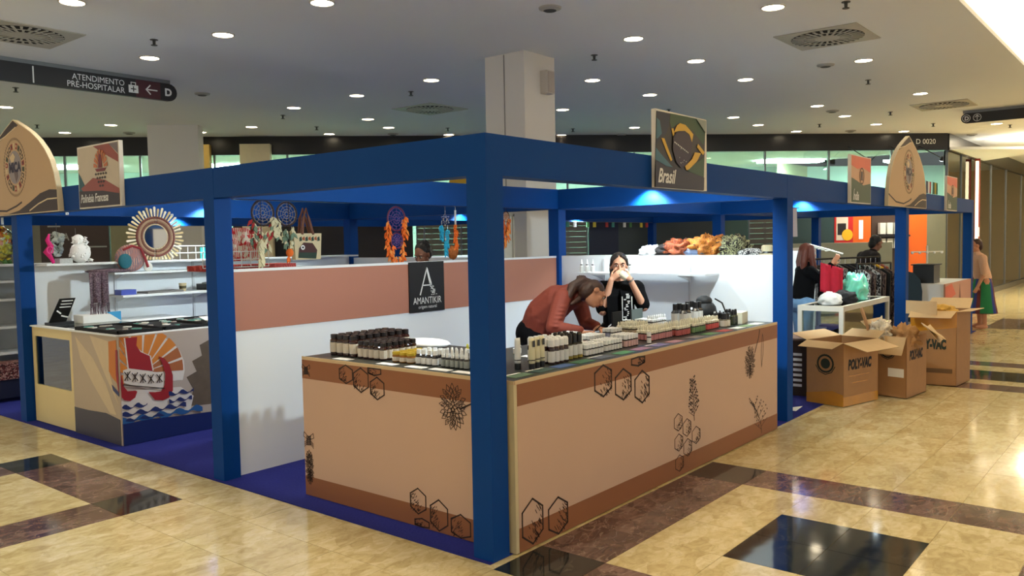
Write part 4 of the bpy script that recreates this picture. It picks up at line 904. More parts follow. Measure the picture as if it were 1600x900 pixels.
# ---- shelf on the back partition and its droppers
t = thing('wall_shelf', 'white shelf on the back partition behind the standing person', 'shelf', (4.1, 1.4, 1.345))
MB().box(3.90, 4.205, .68, 2.20, 1.345, 1.365).build('shelf_board', M_WHITE, t)
for y in (1.0, 2.0): MB().prism([(3.95, 1.345), (4.205, 1.345), (4.205, 1.28)], lambda u, v, d, y=y: (u, y + d, v), -.004, .004).build('bracket', M_WHITE, t)
shd = proto_bottle('shelf_dropper', [('bottle', [(.018, 0), (.020, .004), (.020, .065), (.011, .075)], M_LABELW), ('dark_collar', [(.013, .073), (.013, .085)], M_CAPB), ('dropper_tip', [(.012, .085), (.010, .10), (.004, .135)], M_CAPW)])
for i, (y, lb) in enumerate(((2.13, 'white dropper bottle on the shelf, leftmost of three'), (2.06, 'white dropper bottle on the shelf, middle of three'), (1.99, 'white dropper bottle on the shelf touching the woman’s hair'), (1.62, 'white dropper on the shelf right of the standing woman'), (1.54, 'second white dropper on the shelf right of the standing woman'))):
    o = shd if i == 0 else copy_tree(shd); o.location = (3.98, y, 1.366); o['label'] = lb.replace('’', "'"); o['category'] = 'bottle'; o['group'] = 'droppers on the wall shelf'

# ================================================================== FRENCH POLYNESIA BOOTH
pc = thing('showcase_counter', 'cream glass showcase with canoe emblem print', 'counter', (.08, 4.26, 0))
M_SC = mat('showcase_cream', (226, 206, 150), .5, .03, 4)
MB().box(.08, .10, 5.16, 6.06, .01, .38).build('front_board', M_SC, pc)
for a, b, c, d in ((5.16, 5.22, .38, .95), (6.0, 6.06, .38, .95), (5.22, 6.0, .86, .95)): MB().box(.08, .10, a, b, c, d).build('window_frame', M_SC, pc)
MB().box(.088, .093, 5.22, 6.0, .38, .86).build('glass_pane', M_GLASS, pc)
for z in (.385, .62): MB().box(.11, .80, 5.2, 6.03, z, z + .008).build('glass_shelf', M_GLASS, pc)
MB().box(.80, .81, 5.18, 6.06, .01, .95).build('back_board', mat('showcase_back', (190, 196, 190), .5), pc)
MB().box(.06, 1.45, 4.26, 5.18, .95, .962).build('top_board', M_WHITE, pc); MB().box(.13, .78, 5.24, 5.98, .953, .961).build('glass_top', M_GLASS, pc)
for a_ in ((.06, .13, 5.18, 6.06), (.78, 1.45, 5.18, 6.06), (.13, .78, 5.18, 5.24), (.13, .78, 5.98, 6.06)): MB().box(*a_, .95, .962).build('top_frame', M_WHITE, pc)
MB().box(.11, 1.40, 6.03, 6.06, .01, .95).build('end_board', M_SC, pc); MB().box(.11, 1.4, 4.30, 5.15, .01, .05).build('plinth_board', M_SC, pc)
fp = MB().box(.075, .10, 4.265, 5.16, .006, .95).build('print_front', mat('pf_panel', (188, 170, 146), .5, .02), pc)
sp_ = MB().box(.075, 1.45, 4.245, 4.265, .006, .95).build('print_side', mat('pf_panel_side', (176, 160, 150), .5, .04, 5), pc)
gx_, gy_ = fx(.075), fy(4.245)
sw = [mat('pf_dark', (66, 62, 70), .5), mat('pf_pale', (212, 192, 156), .5), mat('emblem_orange', (204, 122, 44), .5), mat('emblem_red', (150, 24, 34), .5), mat('emblem_navy', (26, 40, 96), .5)]
printed(MB(), [(1, [(5.081, .909), (4.735, .728), (4.511, .519), (4.338, .265), (4.456, .264), (4.759, .495), (4.993, .709)]), (1, [(4.79, .935), (4.434, .9), (4.423, .6), (4.29, .354), (4.52, .6)]), (0, [(5.158, .247), (4.868, .247), (4.536, .261), (4.270, .231), (4.270, .008), (5.158, .008)]),
   (2, [(4.426, .9), (4.284, .92), (4.289, .54), (4.385, .587), (4.44, .638)]), (3, [(4.303, .834), (4.270, .837), (4.268, .469), (4.28, .467), (4.313, .612)]), (4, [(4.399, .529), (4.272, .467), (4.270, .431), (4.376, .476)])], gx_).build('emblem_print', sw, fp)
sw2 = sw + [mat('emblem_white', (216, 206, 200), .5), mat('emblem_deep', (8, 30, 92), .5), mat('emblem_mid', (34, 84, 140), .5), mat('tree_brown', (92, 76, 62), .6, .3, 12), mat('emblem_rust', (168, 96, 54), .5)]
cl = lambda P: [(max(.0765, a), min(.944, max(.008, b))) for a, b in P]
CU, CV = .265, .615
def sun_ray(a0, a1, r0, r1): return [(CU + r0*math.cos(a0), CV + r0*math.sin(a0)), (CU + r1*math.cos(a0), CV + r1*math.sin(a0)), (CU + r1*math.cos((a0+a1)/2), CV + r1*math.sin((a0+a1)/2)), (CU + r1*math.cos(a1), CV + r1*math.sin(a1)), (CU + r0*math.cos(a1), CV + r0*math.sin(a1))]
def band(v0, amp, th, u0, u1, ph, n=26):
    top = [(u0 + (u1-u0)*i/n, v0 + amp*math.sin(ph + i*1.05)) for i in range(n+1)]; bot = [(u0 + (u1-u0)*i/n, v0 - th*(.35 + .65*math.sin(PI*((i*1.05+ph)/(2*PI) % 1.0)))) for i in range(n, -1, -1)]; return top + bot
tree = [(.70,.25),(.74,.40),(.68,.52),(.78,.56),(.74,.66),(.84,.70),(.82,.80),(.92,.84),(.95,.93),(1.44,.93),(1.44,.20)]
sail = [(.13,.935),(.235,.935),(.225,.86),(.26,.80),(.34,.755),(.36,.62),(.15,.67)]
hull = [(.10,.66),(.15,.67),(.36,.615),(.46,.59),(.455,.46),(.30,.47),(.10,.55)]
canR = [(.418,.745),(.47,.72),(.515,.66),(.545,.56),(.54,.42),(.50,.36),(.44,.345),(.37,.36),(.315,.44),(.37,.43),(.43,.43),(.465,.48),(.475,.58),(.455,.66),(.44,.70)]
canL = [(.0765,.66),(.10,.52),(.13,.475),(.20,.47),(.215,.46),(.195,.41),(.15,.385),(.10,.40),(.0765,.43)]
L_p = [(8, tree), (5, cl([(CU + .40*math.cos(a), CV + .345*math.sin(a)) for a in [PI*k/12 - .35 for k in range(15)]])), (5, [(.0765,.20),(.0765,.48),(.62,.44),(.74,.34),(.70,.20)])]
for k in range(11):
    a0 = -.10 + k * .32; L_p.append((2 if k > 1 else 9, cl(sun_ray(a0 + .03, a0 + .29, .10, .385))))
L_p += [(5, sail_ := [(a - .012 if a < .25 else a + .012, b) for a, b in sail]), (3, sail), (5, hull), (3, canL), (3, canR)]
L_p += [(4, cl(band(.40, .018, .030, .50, .74, 1.0, 12))), (4, cl(band(.345, .018, .032, .0765, .30, 0, 12))), (4, cl(band(.335, .016, .030, .50, .72, 2.0, 12))), (4, cl(band(.285, .018, .034, .0765, .66, .5))), (7, cl(band(.235, .02, .05, .0765, .82, 1.6))), (4, cl(band(.225, .016, .02, .10, .45, 0, 16))), (6, [(.0765,.195),(.30,.20),(.60,.18),(.90,.165),(1.44,.16),(1.44,.008),(.0765,.008)])]
printed(MB(), L_p, gy_, .0006, .0004).build('emblem_print', sw2, sp_)
mb = MB()
for (u, v) in [(.133, .607), (.198, .589), (.267, .570), (.339, .554), (.417, .549)]:
    mb.ribbon([(u - .024, v - .035), (u + .024, v + .035)], .008, gy_, .0125, .0132); mb.ribbon([(u - .024, v + .035), (u + .024, v - .035)], .008, gy_, .0125, .0132); mb.ribbon([(u, v + .03), (u, v - .04)], .006, gy_, .0125, .0132)
mb.ribbon([(.095, .535), (.46, .45)], .008, gy_, .0125, .0132); mb.build('cross_marks', M_LINE, sp_)
# white beads and shells lying in the showcase
rr = random.Random(9)
for z, n in ((.394, 14), (.629, 12)):
    for k in range(n):
        y = rr.uniform(5.26, 5.98); x = rr.uniform(.15, .7)
        MB().ell((0, 0, .012), (.028, .02, .012), 8, 5).build('shell_pendant', mat('shell_' + str(k % 3), ((208, 204, 190), (120, 112, 100), (170, 176, 172))[k % 3], .4), loc=(x, y, z), rz=rr.uniform(0, 3), smooth=True, label='small shell pendant on the %s glass shelf of the showcase' % ('lower' if z < .5 else 'upper'), cat='pendant', group='shell pendants in the showcase %s' % ('lower' if z < .5 else 'upper'))
# jewellery trays on top
def tray(x0, x1, y0, y1, label, seed):
    t = thing('jewellery_tray', label, 'tray', ((x0+x1)/2, (y0+y1)/2, .9625)); rr = random.Random(seed)
    MB().box(x0, x1, y0, y1, .9625, .975).box(x0, x0+.012, y0, y1, .975, .992).box(x1-.012, x1, y0, y1, .975, .992).box(x0, x1, y0, y0+.012, .975, .992).box(x0, x1, y1-.012, y1, .975, .992).build('velvet_tray', mat('velvet_black', (14, 14, 18), .9), t)
    for k in range(16):
        a, b = rr.uniform(x0+.05, x1-.05), rr.uniform(y0+.04, y1-.04); n = 9; r = rr.uniform(.02, .045)
        MB().tube([(a + r*math.cos(2*PI*i/n), b + r*.7*math.sin(2*PI*i/n), .981) for i in range(n)], .006, 5, closed=True).build('necklace', mat('bead_%d' % (k % 4), ((214, 216, 210), (90, 150, 140), (60, 58, 60), (170, 160, 150))[k % 4], .3), t)
tray(.09, .50, 4.29, 5.12, 'black velvet jewellery tray along the front of the showcase top', 1); tray(.52, .95, 4.29, 5.12, 'black velvet jewellery tray in the middle of the showcase top', 2); tray(.97, 1.40, 4.29, 5.12, 'black velvet jewellery tray half hidden by the blue post', 3)
MB().obox((1.20, 4.70, 1.0), (.16, .12, .003), .5, rot=Matrix.Rotation(.25, 3, 'X')).build('price_sheet', M_PAPER, label='white sheet of paper leaning on the jewellery trays', cat='paper')
t = thing('menu_stand', 'black tilted sign stand on the showcase corner', 'sign stand', (.25, 5.86, .962))
MB().prism([(.14, .99), (.30, .99), (.40, 1.22), (.25, 1.22)], fy(5.80), -.012, 0).build('slanted_board', mat('stand_black', (12, 12, 12), .15), t)
MB().box(.13, .36, 5.76, 5.88, .962, .99).build('foot', M_BLACKP, t)
mb = MB(); g = fy(5.80)
for k in range(3): mb.ribbon([(.27 - .012*k, 1.195 - .03*k), (.37 - .012*k, 1.195 - .03*k)], .008, g, .001, .002)
mb.ribbon([(.22, 1.10), (.25, 1.075)], .014, g, .001, .002); mb.ribbon([(.26, 1.05), (.31, 1.035)], .014, g, .001, .002); mb.build('print', M_INK, t)
t = thing('paper_box', 'white box with a blue side on the showcase', 'box', (.62, 5.80, .962))
MB().box(.42, .80, 5.70, 5.92, .9625, 1.04).build('carton', M_PAPER, t); MB().prism([(.80, .9625), (.80, 1.06), (.66, 1.06)], fy(5.699), -.02, 0).build('blue_flap', mat('box_cyan', (40, 150, 205), .5), t)

# wall shelves of this booth
MB().box(.16, 4.1, 5.84, 6.12, 1.545, 1.565).build('top_shelf', M_WHITE, label='long white top shelf carrying the sunburst mirror', cat='shelf')
t = thing('wall_shelf', 'upper white shelf with a scarf over its left end', 'shelf', (1.8, 5.97, 1.43))
MB().box(.80, 3.2, 5.80, 6.12, 1.435, 1.455).build('shelf_board', M_WHITE, t)
for x in (.95, 1.85, 2.8): MB().prism([(5.9, 1.435), (6.12, 1.435), (6.12, 1.36)], lambda u, v, d, x=x: (x + d, u, v), -.004, .004).build('bracket', M_WHITE, t)
t = thing('wall_shelf', 'lower white shelf holding folded papers', 'shelf', (1.8, 5.97, 1.2))
MB().box(.84, 3.2, 5.72, 6.12, 1.195, 1.215).build('shelf_board', M_WHITE, t)
for x in (.95, 1.85, 2.8): MB().prism([(5.82, 1.195), (6.12, 1.195), (6.12, 1.12)], lambda u, v, d, x=x: (x + d, u, v), -.004, .004).build('bracket', M_WHITE, t)
for x in (.95, 1.85, 2.8): MB().box(x - .012, x + .012, 6.105, 6.12, .6, 1.54).build('shelf_rail', MATS['alu_white'], WP)
MB().box(.86, 1.02, 5.80, 5.95, 1.2155, 1.27).build('trinket_box', mat('trinket_blue', (50, 70, 170), .4), label='small blue box on the lower shelf', cat='box')
MB().obox((1.35, 5.92, 1.226), (.42, .22, .020), .05).build('folded_cloth', mat('cloth_grey', (120, 118, 116), .8), label='grey folded cloth on the lower shelf', cat='cloth')
t = thing('paper_cup', 'yellow printed paper cup on the lower shelf', 'cup', (1.60, 5.9, 1.2155)); MB().lathe([(.032, 0), (.042, .09)], (1.6, 5.9, 1.2155), 14).build('cup_body', mat('cup_cream', (196, 180, 140), .6), t); MB().lathe([(.0365, .03), (.0395, .06)], (1.6, 5.9, 1.2155), 14).build('cup_sleeve', mat('cup_dark', (74, 66, 40), .6), t)
MB().obox((1.95, 5.92, 1.25), (.24, .18, .07), .1).build('notebook', mat('book_black', (22, 22, 26), .5), label='black boxed notebook on the lower shelf', cat='book')
MB().obox((2.0, 5.85, 1.31), (.30, .16, .012), .3, rot=Matrix.Rotation(-.12, 3, 'Y')).build('magazine', mat('mag_grey', (150, 152, 154), .4), label='grey magazine lying across the black notebook', cat='magazine')

# scarf draped over the shelf end
def cloth_sheet(name, P0, P1, drop, nx, nz, amp, m, label, cat, seed, fringe=0, nrm=(0, -1, 0)):
    rr = random.Random(seed); P0, P1, N = Vector(P0), Vector(P1), Vector(nrm); mb = MB(); k = 0
    for j in range(nz + 1):
        for i in range(nx + 1):
            f = i / nx; h = j / nz
            w = amp * math.sin(f * 14 + seed) * (0.3 + h) + amp * .6 * math.sin(f * 31 + 2 * seed)
            p = P0.lerp(P1, f) + N * (w + .012) + Vector((0, 0, -drop * h * (1 + .08 * math.sin(f * 9 + seed))))
            mb.v.append(tuple(p))
    for j in range(nz):
        for i in range(nx): a = j*(nx+1)+i; mb.f.append([a, a+1, a+nx+2, a+nx+1]); mb.m.append(0)
    t = thing(name, label, cat, tuple(P0.lerp(P1, .5)))
    o = mb.build('fabric', m, t, smooth=True); md = o.modifiers.new('s', 'SOLIDIFY'); md.thickness = .006
    if fringe:
        f2 = MB()
        for q in range(fringe):
            f = q / (fringe - 1); base = P0.lerp(P1, f) + Vector((0, 0, -drop)) + N * .015; f2.tube([base + Vector((0, 0, .02)), base + Vector((rr.uniform(-.01, .01), 0, -.05)), base + Vector((rr.uniform(-.015, .015), 0, -.11))], .004, 4)
        f2.build('fringe', m, t)['kind'] = 'stuff'
    return t
def pattern_mat(name, a, b, c, scale):
    if name in MATS: return MATS[name]
    m = bpy.data.materials.new(name); m.use_nodes = True; MATS[name] = m; nt = m.node_tree; N = nt.nodes; bs = N['Principled BSDF']; bs.inputs['Roughness'].default_value = .85
    m.diffuse_color = lin(a)
    g = N.new('ShaderNodeNewGeometry'); v = N.new('ShaderNodeTexVoronoi'); v.inputs['Scale'].default_value = scale; w = N.new('ShaderNodeTexWave'); w.inputs['Scale'].default_value = scale * .6; w.inputs['Distortion'].default_value = 4
    nt.links.new(g.outputs['Position'], v.inputs['Vector']); nt.links.new(g.outputs['Position'], w.inputs['Vector'])
    r = N.new('ShaderNodeValToRGB'); r.color_ramp.interpolation = 'CONSTANT'; e = r.color_ramp.elements; e[0].color = lin(a); e[1].color = lin(b); e[1].position = .45; k = e.new(.72); k.color = lin(c)
    mx = N.new('ShaderNodeMath'); mx.operation = 'MULTIPLY_ADD'; mx.inputs[1].default_value = .6; sp = N.new('ShaderNodeSeparateColor'); nt.links.new(v.outputs['Color'], sp.inputs[0]); nt.links.new(sp.outputs[0], mx.inputs[0])
    m2 = N.new('ShaderNodeMath'); m2.operation = 'MULTIPLY'; m2.inputs[1].default_value = .4; nt.links.new(w.outputs['Fac'], m2.inputs[0]); nt.links.new(m2.outputs[0], mx.inputs[2]); nt.links.new(mx.outputs[0], r.inputs[0]); nt.links.new(r.outputs[0], bs.inputs['Base Color'])
    return m
M_SCARF = pattern_mat('scarf_weave', (70, 58, 66), (112, 82, 100), (140, 130, 132), 120)
cloth_sheet('scarf', (.53, 5.79, 1.47), (.72, 5.79, 1.47), .34, 16, 10, .016, M_SCARF, 'purple grey woven scarf with long fringe hanging from the shelf', 'scarf', 2, 22)
mb = MB(); mb.ell((.80, 5.9, 1.475), (.26, .12, .025), 14, 6); mb.build('folded_scarf', M_SCARF, smooth=True, label='purple scarf laid flat along the upper shelf', cat='scarf')

# sunburst mirror
mx_, my_, mz_ = 1.325, 5.93, 1.825
t = thing('sunburst_mirror', 'round mirror framed by woven rings and shell rays', 'mirror', (mx_, my_, 1.565))
def ringxz(mb, r, tr, n=40, m=0, y=0): return mb.tube([(mx_ + r*math.cos(2*PI*i/n), my_ + y, mz_ + r*math.sin(2*PI*i/n)) for i in range(n)], tr, 6, m, closed=True)
mb = MB(); mb.prism([(mx_ + .128*math.cos(2*PI*k/32), mz_ + .128*math.sin(2*PI*k/32)) for k in range(32)], fy(my_), 0, .008); mb.build('mirror_glass', mat('mirror_silver', (200, 190, 170), .03, .0, metal=1.0), t)
for r, tr, c, nm in ((.135, .008, (214, 196, 160), 'inner_ring'), (.158, .016, (120, 78, 62), 'woven_ring'), (.185, .014, (176, 146, 118), 'woven_ring'), (.21, .014, (112, 60, 52), 'woven_ring')):
    ringxz(MB(), r, tr).build(nm, mat('ring_%d' % c[0], c, .7, .3, 80, bump=.5), t)
n = 44
for k in range(n):
    a = 2*PI*k/n; c_, s_ = math.cos(a), math.sin(a); r0, r1 = .215, .31 + .02 * (k % 2); w = .012
    q = lambda r, o: (mx_ + r*c_ - o*s_, mz_ + r*s_ + o*c_)
    if mz_ + r1 * s_ < 1.575: r1 = max(.22, (mz_ - 1.575) / max(.01, -s_))
    MB().prism([q(r0, -.006), q(r1*.97, -w), q(r1, 0), q(r1*.97, w), q(r0, .006)], fy(my_ + .005), -.004, .006).build('shell_ray', mat('ray_%d' % (k % 3), ((226, 208, 160), (196, 170, 118), (232, 222, 196))[k % 3], .5, .2, 50), t)
# round patchwork bag leaning on it, hat, fluffy doll, pink ribbon
t = thing('patchwork_bag', 'round patchwork bag in teal pink and grey leaning before the mirror', 'bag', (.98, 5.86, 1.46))
mb = MB(); mb.ell((1.0, 5.86, 1.60), (.165, .06, .145), 18, 10); mb.build('bag_body', pattern_mat('patchwork', (168, 120, 112), (120, 108, 118), (196, 150, 130), 22), t, smooth=True)
mb = MB(); mb.ell((.92, 5.81, 1.57), (.075, .03, .08), 14, 8); mb.build('teal_patch', mat('patch_teal', (20, 96, 110), .7, .3, 60), t, smooth=True)
mb = MB(); mb.tube([(.90, 5.80, 1.69), (.99, 5.79, 1.73), (1.08, 5.79, 1.70), (1.13, 5.80, 1.60), (1.16, 5.80, 1.50)], .014, 6); mb.build('strap', mat('strap_red', (140, 32, 40), .7), t)
MB().ell((1.17, 5.82, 1.50), (.05, .012, .05), 14, 8).build('white_medallion', mat('medal_white', (214, 212, 202), .5), t, smooth=True)
def fluffy(x, y, z, h, r, label, seed, m=None):
    rr = random.Random(seed); t = thing('fluffy_doll', label, 'soft toy', (x, y, z)); m = m or mat('fluff_white', (246, 247, 244), .95, .02, 80, bump=.2)
    mb = MB(); mb.ell((x, y, z + h*.36), (r, r*.8, h*.37), 14, 10); mb.ell((x - r*.15, y, z + h*.78), (r*.6, r*.55, h*.22), 12, 8)
    for k in range(70):
        a, b = rr.uniform(0, 2*PI), rr.uniform(0, 1); rr_ = r * (1.0 - .45*b); p = Vector((x + rr_*math.cos(a)*.95, y + rr_*.8*math.sin(a)*.95, z + h*(.08 + .82*b))); d = Vector((math.cos(a), .8*math.sin(a), rr.uniform(-.8, .4))) * r * .28
        mb.tube([p, p + d], [r*.16, .002], 5)
    o = mb.build('fur', m, t, smooth=True); return t
fluffy(.54, 5.97, 1.566, .29, .10, 'tall white fluffy feather doll on the top shelf', 1)
MB().tube([(.50, 5.97, 1.80), (.50, 5.97, 1.92)], .003, 5).build('hook_wire', M_STEEL, label='thin hook wire above the white fluffy doll', cat='wire')
t = thing('pink_ribbon', 'hot pink ribbon ornament hanging beside the left post', 'ribbon', (.24, 5.95, 1.566))
mb = MB(); mb.tube([(.24, 5.95, 1.86), (.22, 5.95, 1.80), (.25, 5.95, 1.74), (.21, 5.95, 1.68), (.25, 5.95, 1.62), (.27, 5.95, 1.57)], [.008, .022, .03, .036, .02, .016], 8); mb.build('ribbon_band', mat('ribbon_pink', (214, 24, 120), .6, .15, 40), t, smooth=True)
mb = MB(); mb.tube([(.225 + .028*math.cos(2*PI*i/14), 5.91, 1.70 + .034*math.sin(2*PI*i/14)) for i in range(14)], .006, 6, closed=True); mb.build('ring', mat('ribbon_light', (232, 70, 150), .5), t)
MB().obox((.37, 5.96, 1.590), (.13, .10, .05), .1).build('knit_hat', mat('hat_grey', (186, 190, 188), .9, .15, 60, bump=.6), label='pale grey knitted cap lying on the top shelf', cat='hat')
# pendants strung behind (hang on the far rail)
def garland(x, y, z, m, h, label, seed, w=.05):
    rr = random.Random(seed); t = thing('hanging_garland', label, 'garland', (x, y, z))
    MB().tube([(x, y, 2.06), (x, y, z - h*.1)], .003, 5).build('cord', M_STEEL, t)
    mb = MB()
    for k in range(26):
        f = k / 26; a = rr.uniform(0, 2*PI); p = Vector((x + w*.6*math.cos(a), y + w*.6*math.sin(a), z - h*f)); rot = Matrix.Rotation(rr.uniform(0, 3), 3, 'Z') @ Matrix.Rotation(rr.uniform(-1, 1), 3, 'X')
        mb.ell(p, (w*.55, w*.18, w*.4), 6, 4, rot=rot)
    mb.build('petals', m, t, smooth=True); return t
garland(.52, 9.2, 1.80, mat('petal_red', (176, 40, 40), .8), .28, 'red flower garland hanging beyond the partition, left one', 1, .07); garland(.80, 9.2, 1.83, MATS['petal_red'], .32, 'red flower garland hanging beyond the partition, right one', 2, .07)
garland(.98, 9.2, 1.76, mat('petal_green', (80, 120, 60), .8), .30, 'green leaf garland beside the white fluffy doll', 3, .07); garland(1.55, 9.0, 1.92, mat('petal_white', (206, 214, 206), .7), .30, 'white shell garland hanging before the khaki board', 4, .09)
# wire grid panel behind the mirror
def wire_grid(x0, x1, y, z0, z1, nx, nz, label, m):
    t = thing('wire_grid', label, 'wire rack', ((x0+x1)/2, y, z0))
    for i in range(nx + 1): x = x0 + (x1-x0)*i/nx; MB().tube([(x, y, z0), (x, y, z1)], .004, 5).build('upright_wire', m, t)
    for j in range(nz + 1): z = z0 + (z1-z0)*j/nz; MB().tube([(x0, y - .006, z), (x1, y - .006, z)], .004, 5).build('cross_wire', m, t)
    return t
M_WIRE = mat('wire_white', (220, 222, 220), .4)
wire_grid(1.62, 2.6, 6.145, 1.561, 1.72, 10, 2, 'white wire grid standing on the partition right of the mirror', M_WIRE)
MB().box(1.98, 2.30, 6.155, 6.165, 1.561, 1.70).build('teal_card', mat('card_turq', (40, 160, 150), .5), label='turquoise card clipped behind the wire grid', cat='card')
t = MB().lathe([(.02, 0), (.022, .07), (.010, .09), (.010, .12)], (1.99, 5.9, 1.456), 10).build('red_bottle', mat('bottle_wine', (110, 24, 40), .3), label='small dark red bottle on the upper shelf by the post', cat='bottle')
mb = MB(); mb.ell((1.80, 5.9, 1.475), (.07, .05, .022), 10, 6); mb.build('dark_pouch', mat('pouch_dark', (40, 38, 44), .7), smooth=True, label='small dark pouch on the upper shelf', cat='pouch')

# ---- leftmost booth glimpsed at the frame edge
t = thing('shelf_unit', 'white shelf unit in the leftmost booth', 'shelf', (.3, 7.95, 0))
for z in (.50, .80, 1.12, 1.33, 1.52): MB().box(-.3 + .38, 1.2, 7.75, 8.15, z, z + .025).build('shelf_board', M_WHITE, t)
MB().box(.08, 1.2, 8.15, 8.17, .1, 1.52).build('back_panel', mat('unit_grey', (190, 192, 190), .6), t)
for x in (.08, 1.17): MB().box(x, x + .03, 7.78, 8.15, .004, 1.52).build('side_panel', M_WHITE, t)
def sun_mask(x, y, z, r, c, label):
    t = thing('sun_mask', label, 'ornament', (x, y, z))
    for k in range(16):
        a = 2*PI*k/16; q = lambda rr_, o: (x + rr_*math.cos(a) - o*math.sin(a), z + rr_*math.sin(a) + o*math.cos(a))
        MB().prism([q(r*.4, -.010), q(r, 0), q(r*.4, .010)], fy(y), 0, .01).build('ray', mat('mask_ray%d' % (k % 2), ((150, 50, 34), (190, 150, 60))[k % 2], .6), t)
    MB().ell((x, y, z), (r*.45, .02, r*.45), 12, 8).build('face', mat('mask_' + c[0], c[1], .6), t, smooth=True)
sun_mask(.26, 7.72, 1.43, .085, ('rust', (120, 44, 30)), 'red and gold sunburst mask nearest the left post'); sun_mask(.09, 7.72, 1.43, .085, ('olive', (110, 100, 40)), 'olive and gold sunburst mask cut by the left frame edge')
fluffy(.24, 7.9, 1.146, .17, .07, 'round white fluffy toy on the leftmost shelf', 5); fluffy(.30, 7.9, .526, .20, .06, 'white fluffy toy on the low shelf at the left', 6)
t = thing('flower_bag', 'clear bag of yellow and orange flowers hanging at the left edge', 'bag', (.16, 6.9, 1.62))
MB().tube([(.16, 6.9, 2.06), (.16, 6.9, 1.98)], .012, 6).build('knot', mat('bag_plastic', (214, 226, 230), .3), t)
mb = MB(); rr = random.Random(12)
for k in range(60):
    f = rr.random(); w = .09 * math.sin(PI * min(.95, .15 + f)); p = (.16 + rr.uniform(-w, w), 6.9 + rr.uniform(-w, w) * .6, 1.62 + .33 * f); mb.ell(p, (.03, .012, .03), 6, 4, m=(0 if f < .5 else rr.choice((0, 1, 2))), rot=Matrix.Rotation(rr.uniform(0, 3), 3, 'Z') @ Matrix.Rotation(rr.uniform(-1, 1), 3, 'X'))
mb.build('flowers', [mat('flower_yellow', (224, 204, 40), .7), mat('flower_orange', (226, 116, 36), .7), mat('flower_white', (230, 226, 214), .7)], t, smooth=True)['kind'] = 'stuff'
MB().lathe([(.02, .34), (.09, .28), (.105, .15), (.07, .02), (.02, 0)], (.16, 6.9, 1.61), 16).build('clear_plastic', M_GLASS, t, smooth=True)
t = thing('bead_bin', 'low bin of dark red beaded goods under the left shelf', 'bin', (.5, 7.6, 0)); MB().box(.10, 1.1, 7.4, 7.7, .26, .44).build('bin_body', pattern_mat('bead_mix', (40, 14, 14), (120, 40, 40), (190, 160, 150), 60), t); MB().box(.10, 1.1, 7.42, 7.68, .05, .26).build('bin_base', M_NAVY, t)
wire_grid(.10, .34, 6.42, .03, .95, 3, 12, 'white wire grid panel left of the blue post', M_WIRE)

# ================================================================== DREAMCATCHERS AND TOTE OVER THE LEFT PARTITION
def feather(mb, p, l, w, ang, m=0, rr=None):
    """a leaf-shaped feather with thickness hanging from p"""
    p = Vector(p); d = Vector((math.sin(ang), rr.uniform(-.25, .25) if rr else 0, -math.cos(ang))); s = Vector((math.cos(ang), 0, math.sin(ang)))
    tip = p + d * l; a = p + d * l * .45 + s * w; b = p + d * l * .45 - s * w; n = Vector((0, .004, 0))
    mb.add([p + n, a + n, tip + n, b + n, p - n, a - n, tip - n, b - n], [(0,1,2,3), (7,6,5,4), (0,4,5,1), (1,5,6,2), (2,6,7,3), (3,7,4,0)], m)
def dreamcatcher(x, y, ztop, r, label, cring, cweb, cfe, tails, seed, second=None):
    """hoop with web, then strings of feathers; tails = [(dx, length, start_angle_z)]"""
    rr = random.Random(seed); t = thing('dreamcatcher', label, 'dreamcatcher', (x, y, ztop - 2*r)); zc = ztop - r
    MB().tube([(x, y, 2.10), (x, y, ztop)], .003, 5).build('hanging_cord', M_LINE, t)
    MB().tube([(x + r*math.cos(2*PI*i/28), y, zc + r*math.sin(2*PI*i/28)) for i in range(28)], r*.07, 6, closed=True).build('hoop', cring, t)
    mb = MB()
    for q in range(3): mb.tube([(x + r*(.9 - .25*q)*math.cos(2*PI*i/10 + .3*q), y, zc + r*(.9 - .25*q)*math.sin(2*PI*i/10 + .3*q)) for i in range(10)], .0025, 4, closed=True)
    for i in range(10): mb.tube([(x + r*.18*math.cos(2*PI*i/10), y, zc + r*.18*math.sin(2*PI*i/10)), (x + r*math.cos(2*PI*i/10 + .3), y, zc + r*math.sin(2*PI*i/10 + .3))], .002, 4)
    mb.tube([(x + r*.18*math.cos(2*PI*i/8), y, zc + r*.18*math.sin(2*PI*i/8)) for i in range(8)], .004, 4, closed=True)
    mb.build('web', cweb, t)
    if second:
        z2 = zc - r - second*1.25
        MB().tube([(x + second*math.cos(2*PI*i/22), y, z2 + second*math.sin(2*PI*i/22)) for i in range(22)], second*.09, 6, closed=True).build('lower_hoop', cring, t)
        mb = MB()
        for q in range(3): mb.tube([(x + second*(.9 - .27*q)*math.cos(2*PI*i/10), y, z2 + second*(.9 - .27*q)*math.sin(2*PI*i/10)) for i in range(10)], .003, 4, closed=True)
        for i in range(10): mb.tube([(x, y, z2), (x + second*math.cos(2*PI*i/10), y, z2 + second*math.sin(2*PI*i/10))], .002, 4)
        mb.build('lower_web', cweb, t)
    for (dx, z0, ln) in tails:
        MB().tube([(x + dx, y, zc + z0), (x + dx, y, zc + z0 - ln)], .003, 4).build('bead_string', M_LINE, t)
        mb = MB(); n = max(4, int(ln / .022))
        for k in range(n):
            for s_ in (-1, 1): feather(mb, (x + dx, y + rr.uniform(-.02, .02), zc + z0 - ln * k / n), rr.uniform(.045, .075), rr.uniform(.010, .018), s_ * rr.uniform(.1, .75), rr.randrange(len(cfe)), rr)
        mb.build('feathers', cfe, t)
    return t
M_OR = mat('feather_orange', (236, 112, 32), .8, .15, 60); M_OR2 = mat('feather_peach', (240, 150, 70), .8); M_PUR = mat('hoop_purple', (104, 42, 76), .6); M_WEBP = mat('web_violet', (110, 80, 150), .6)
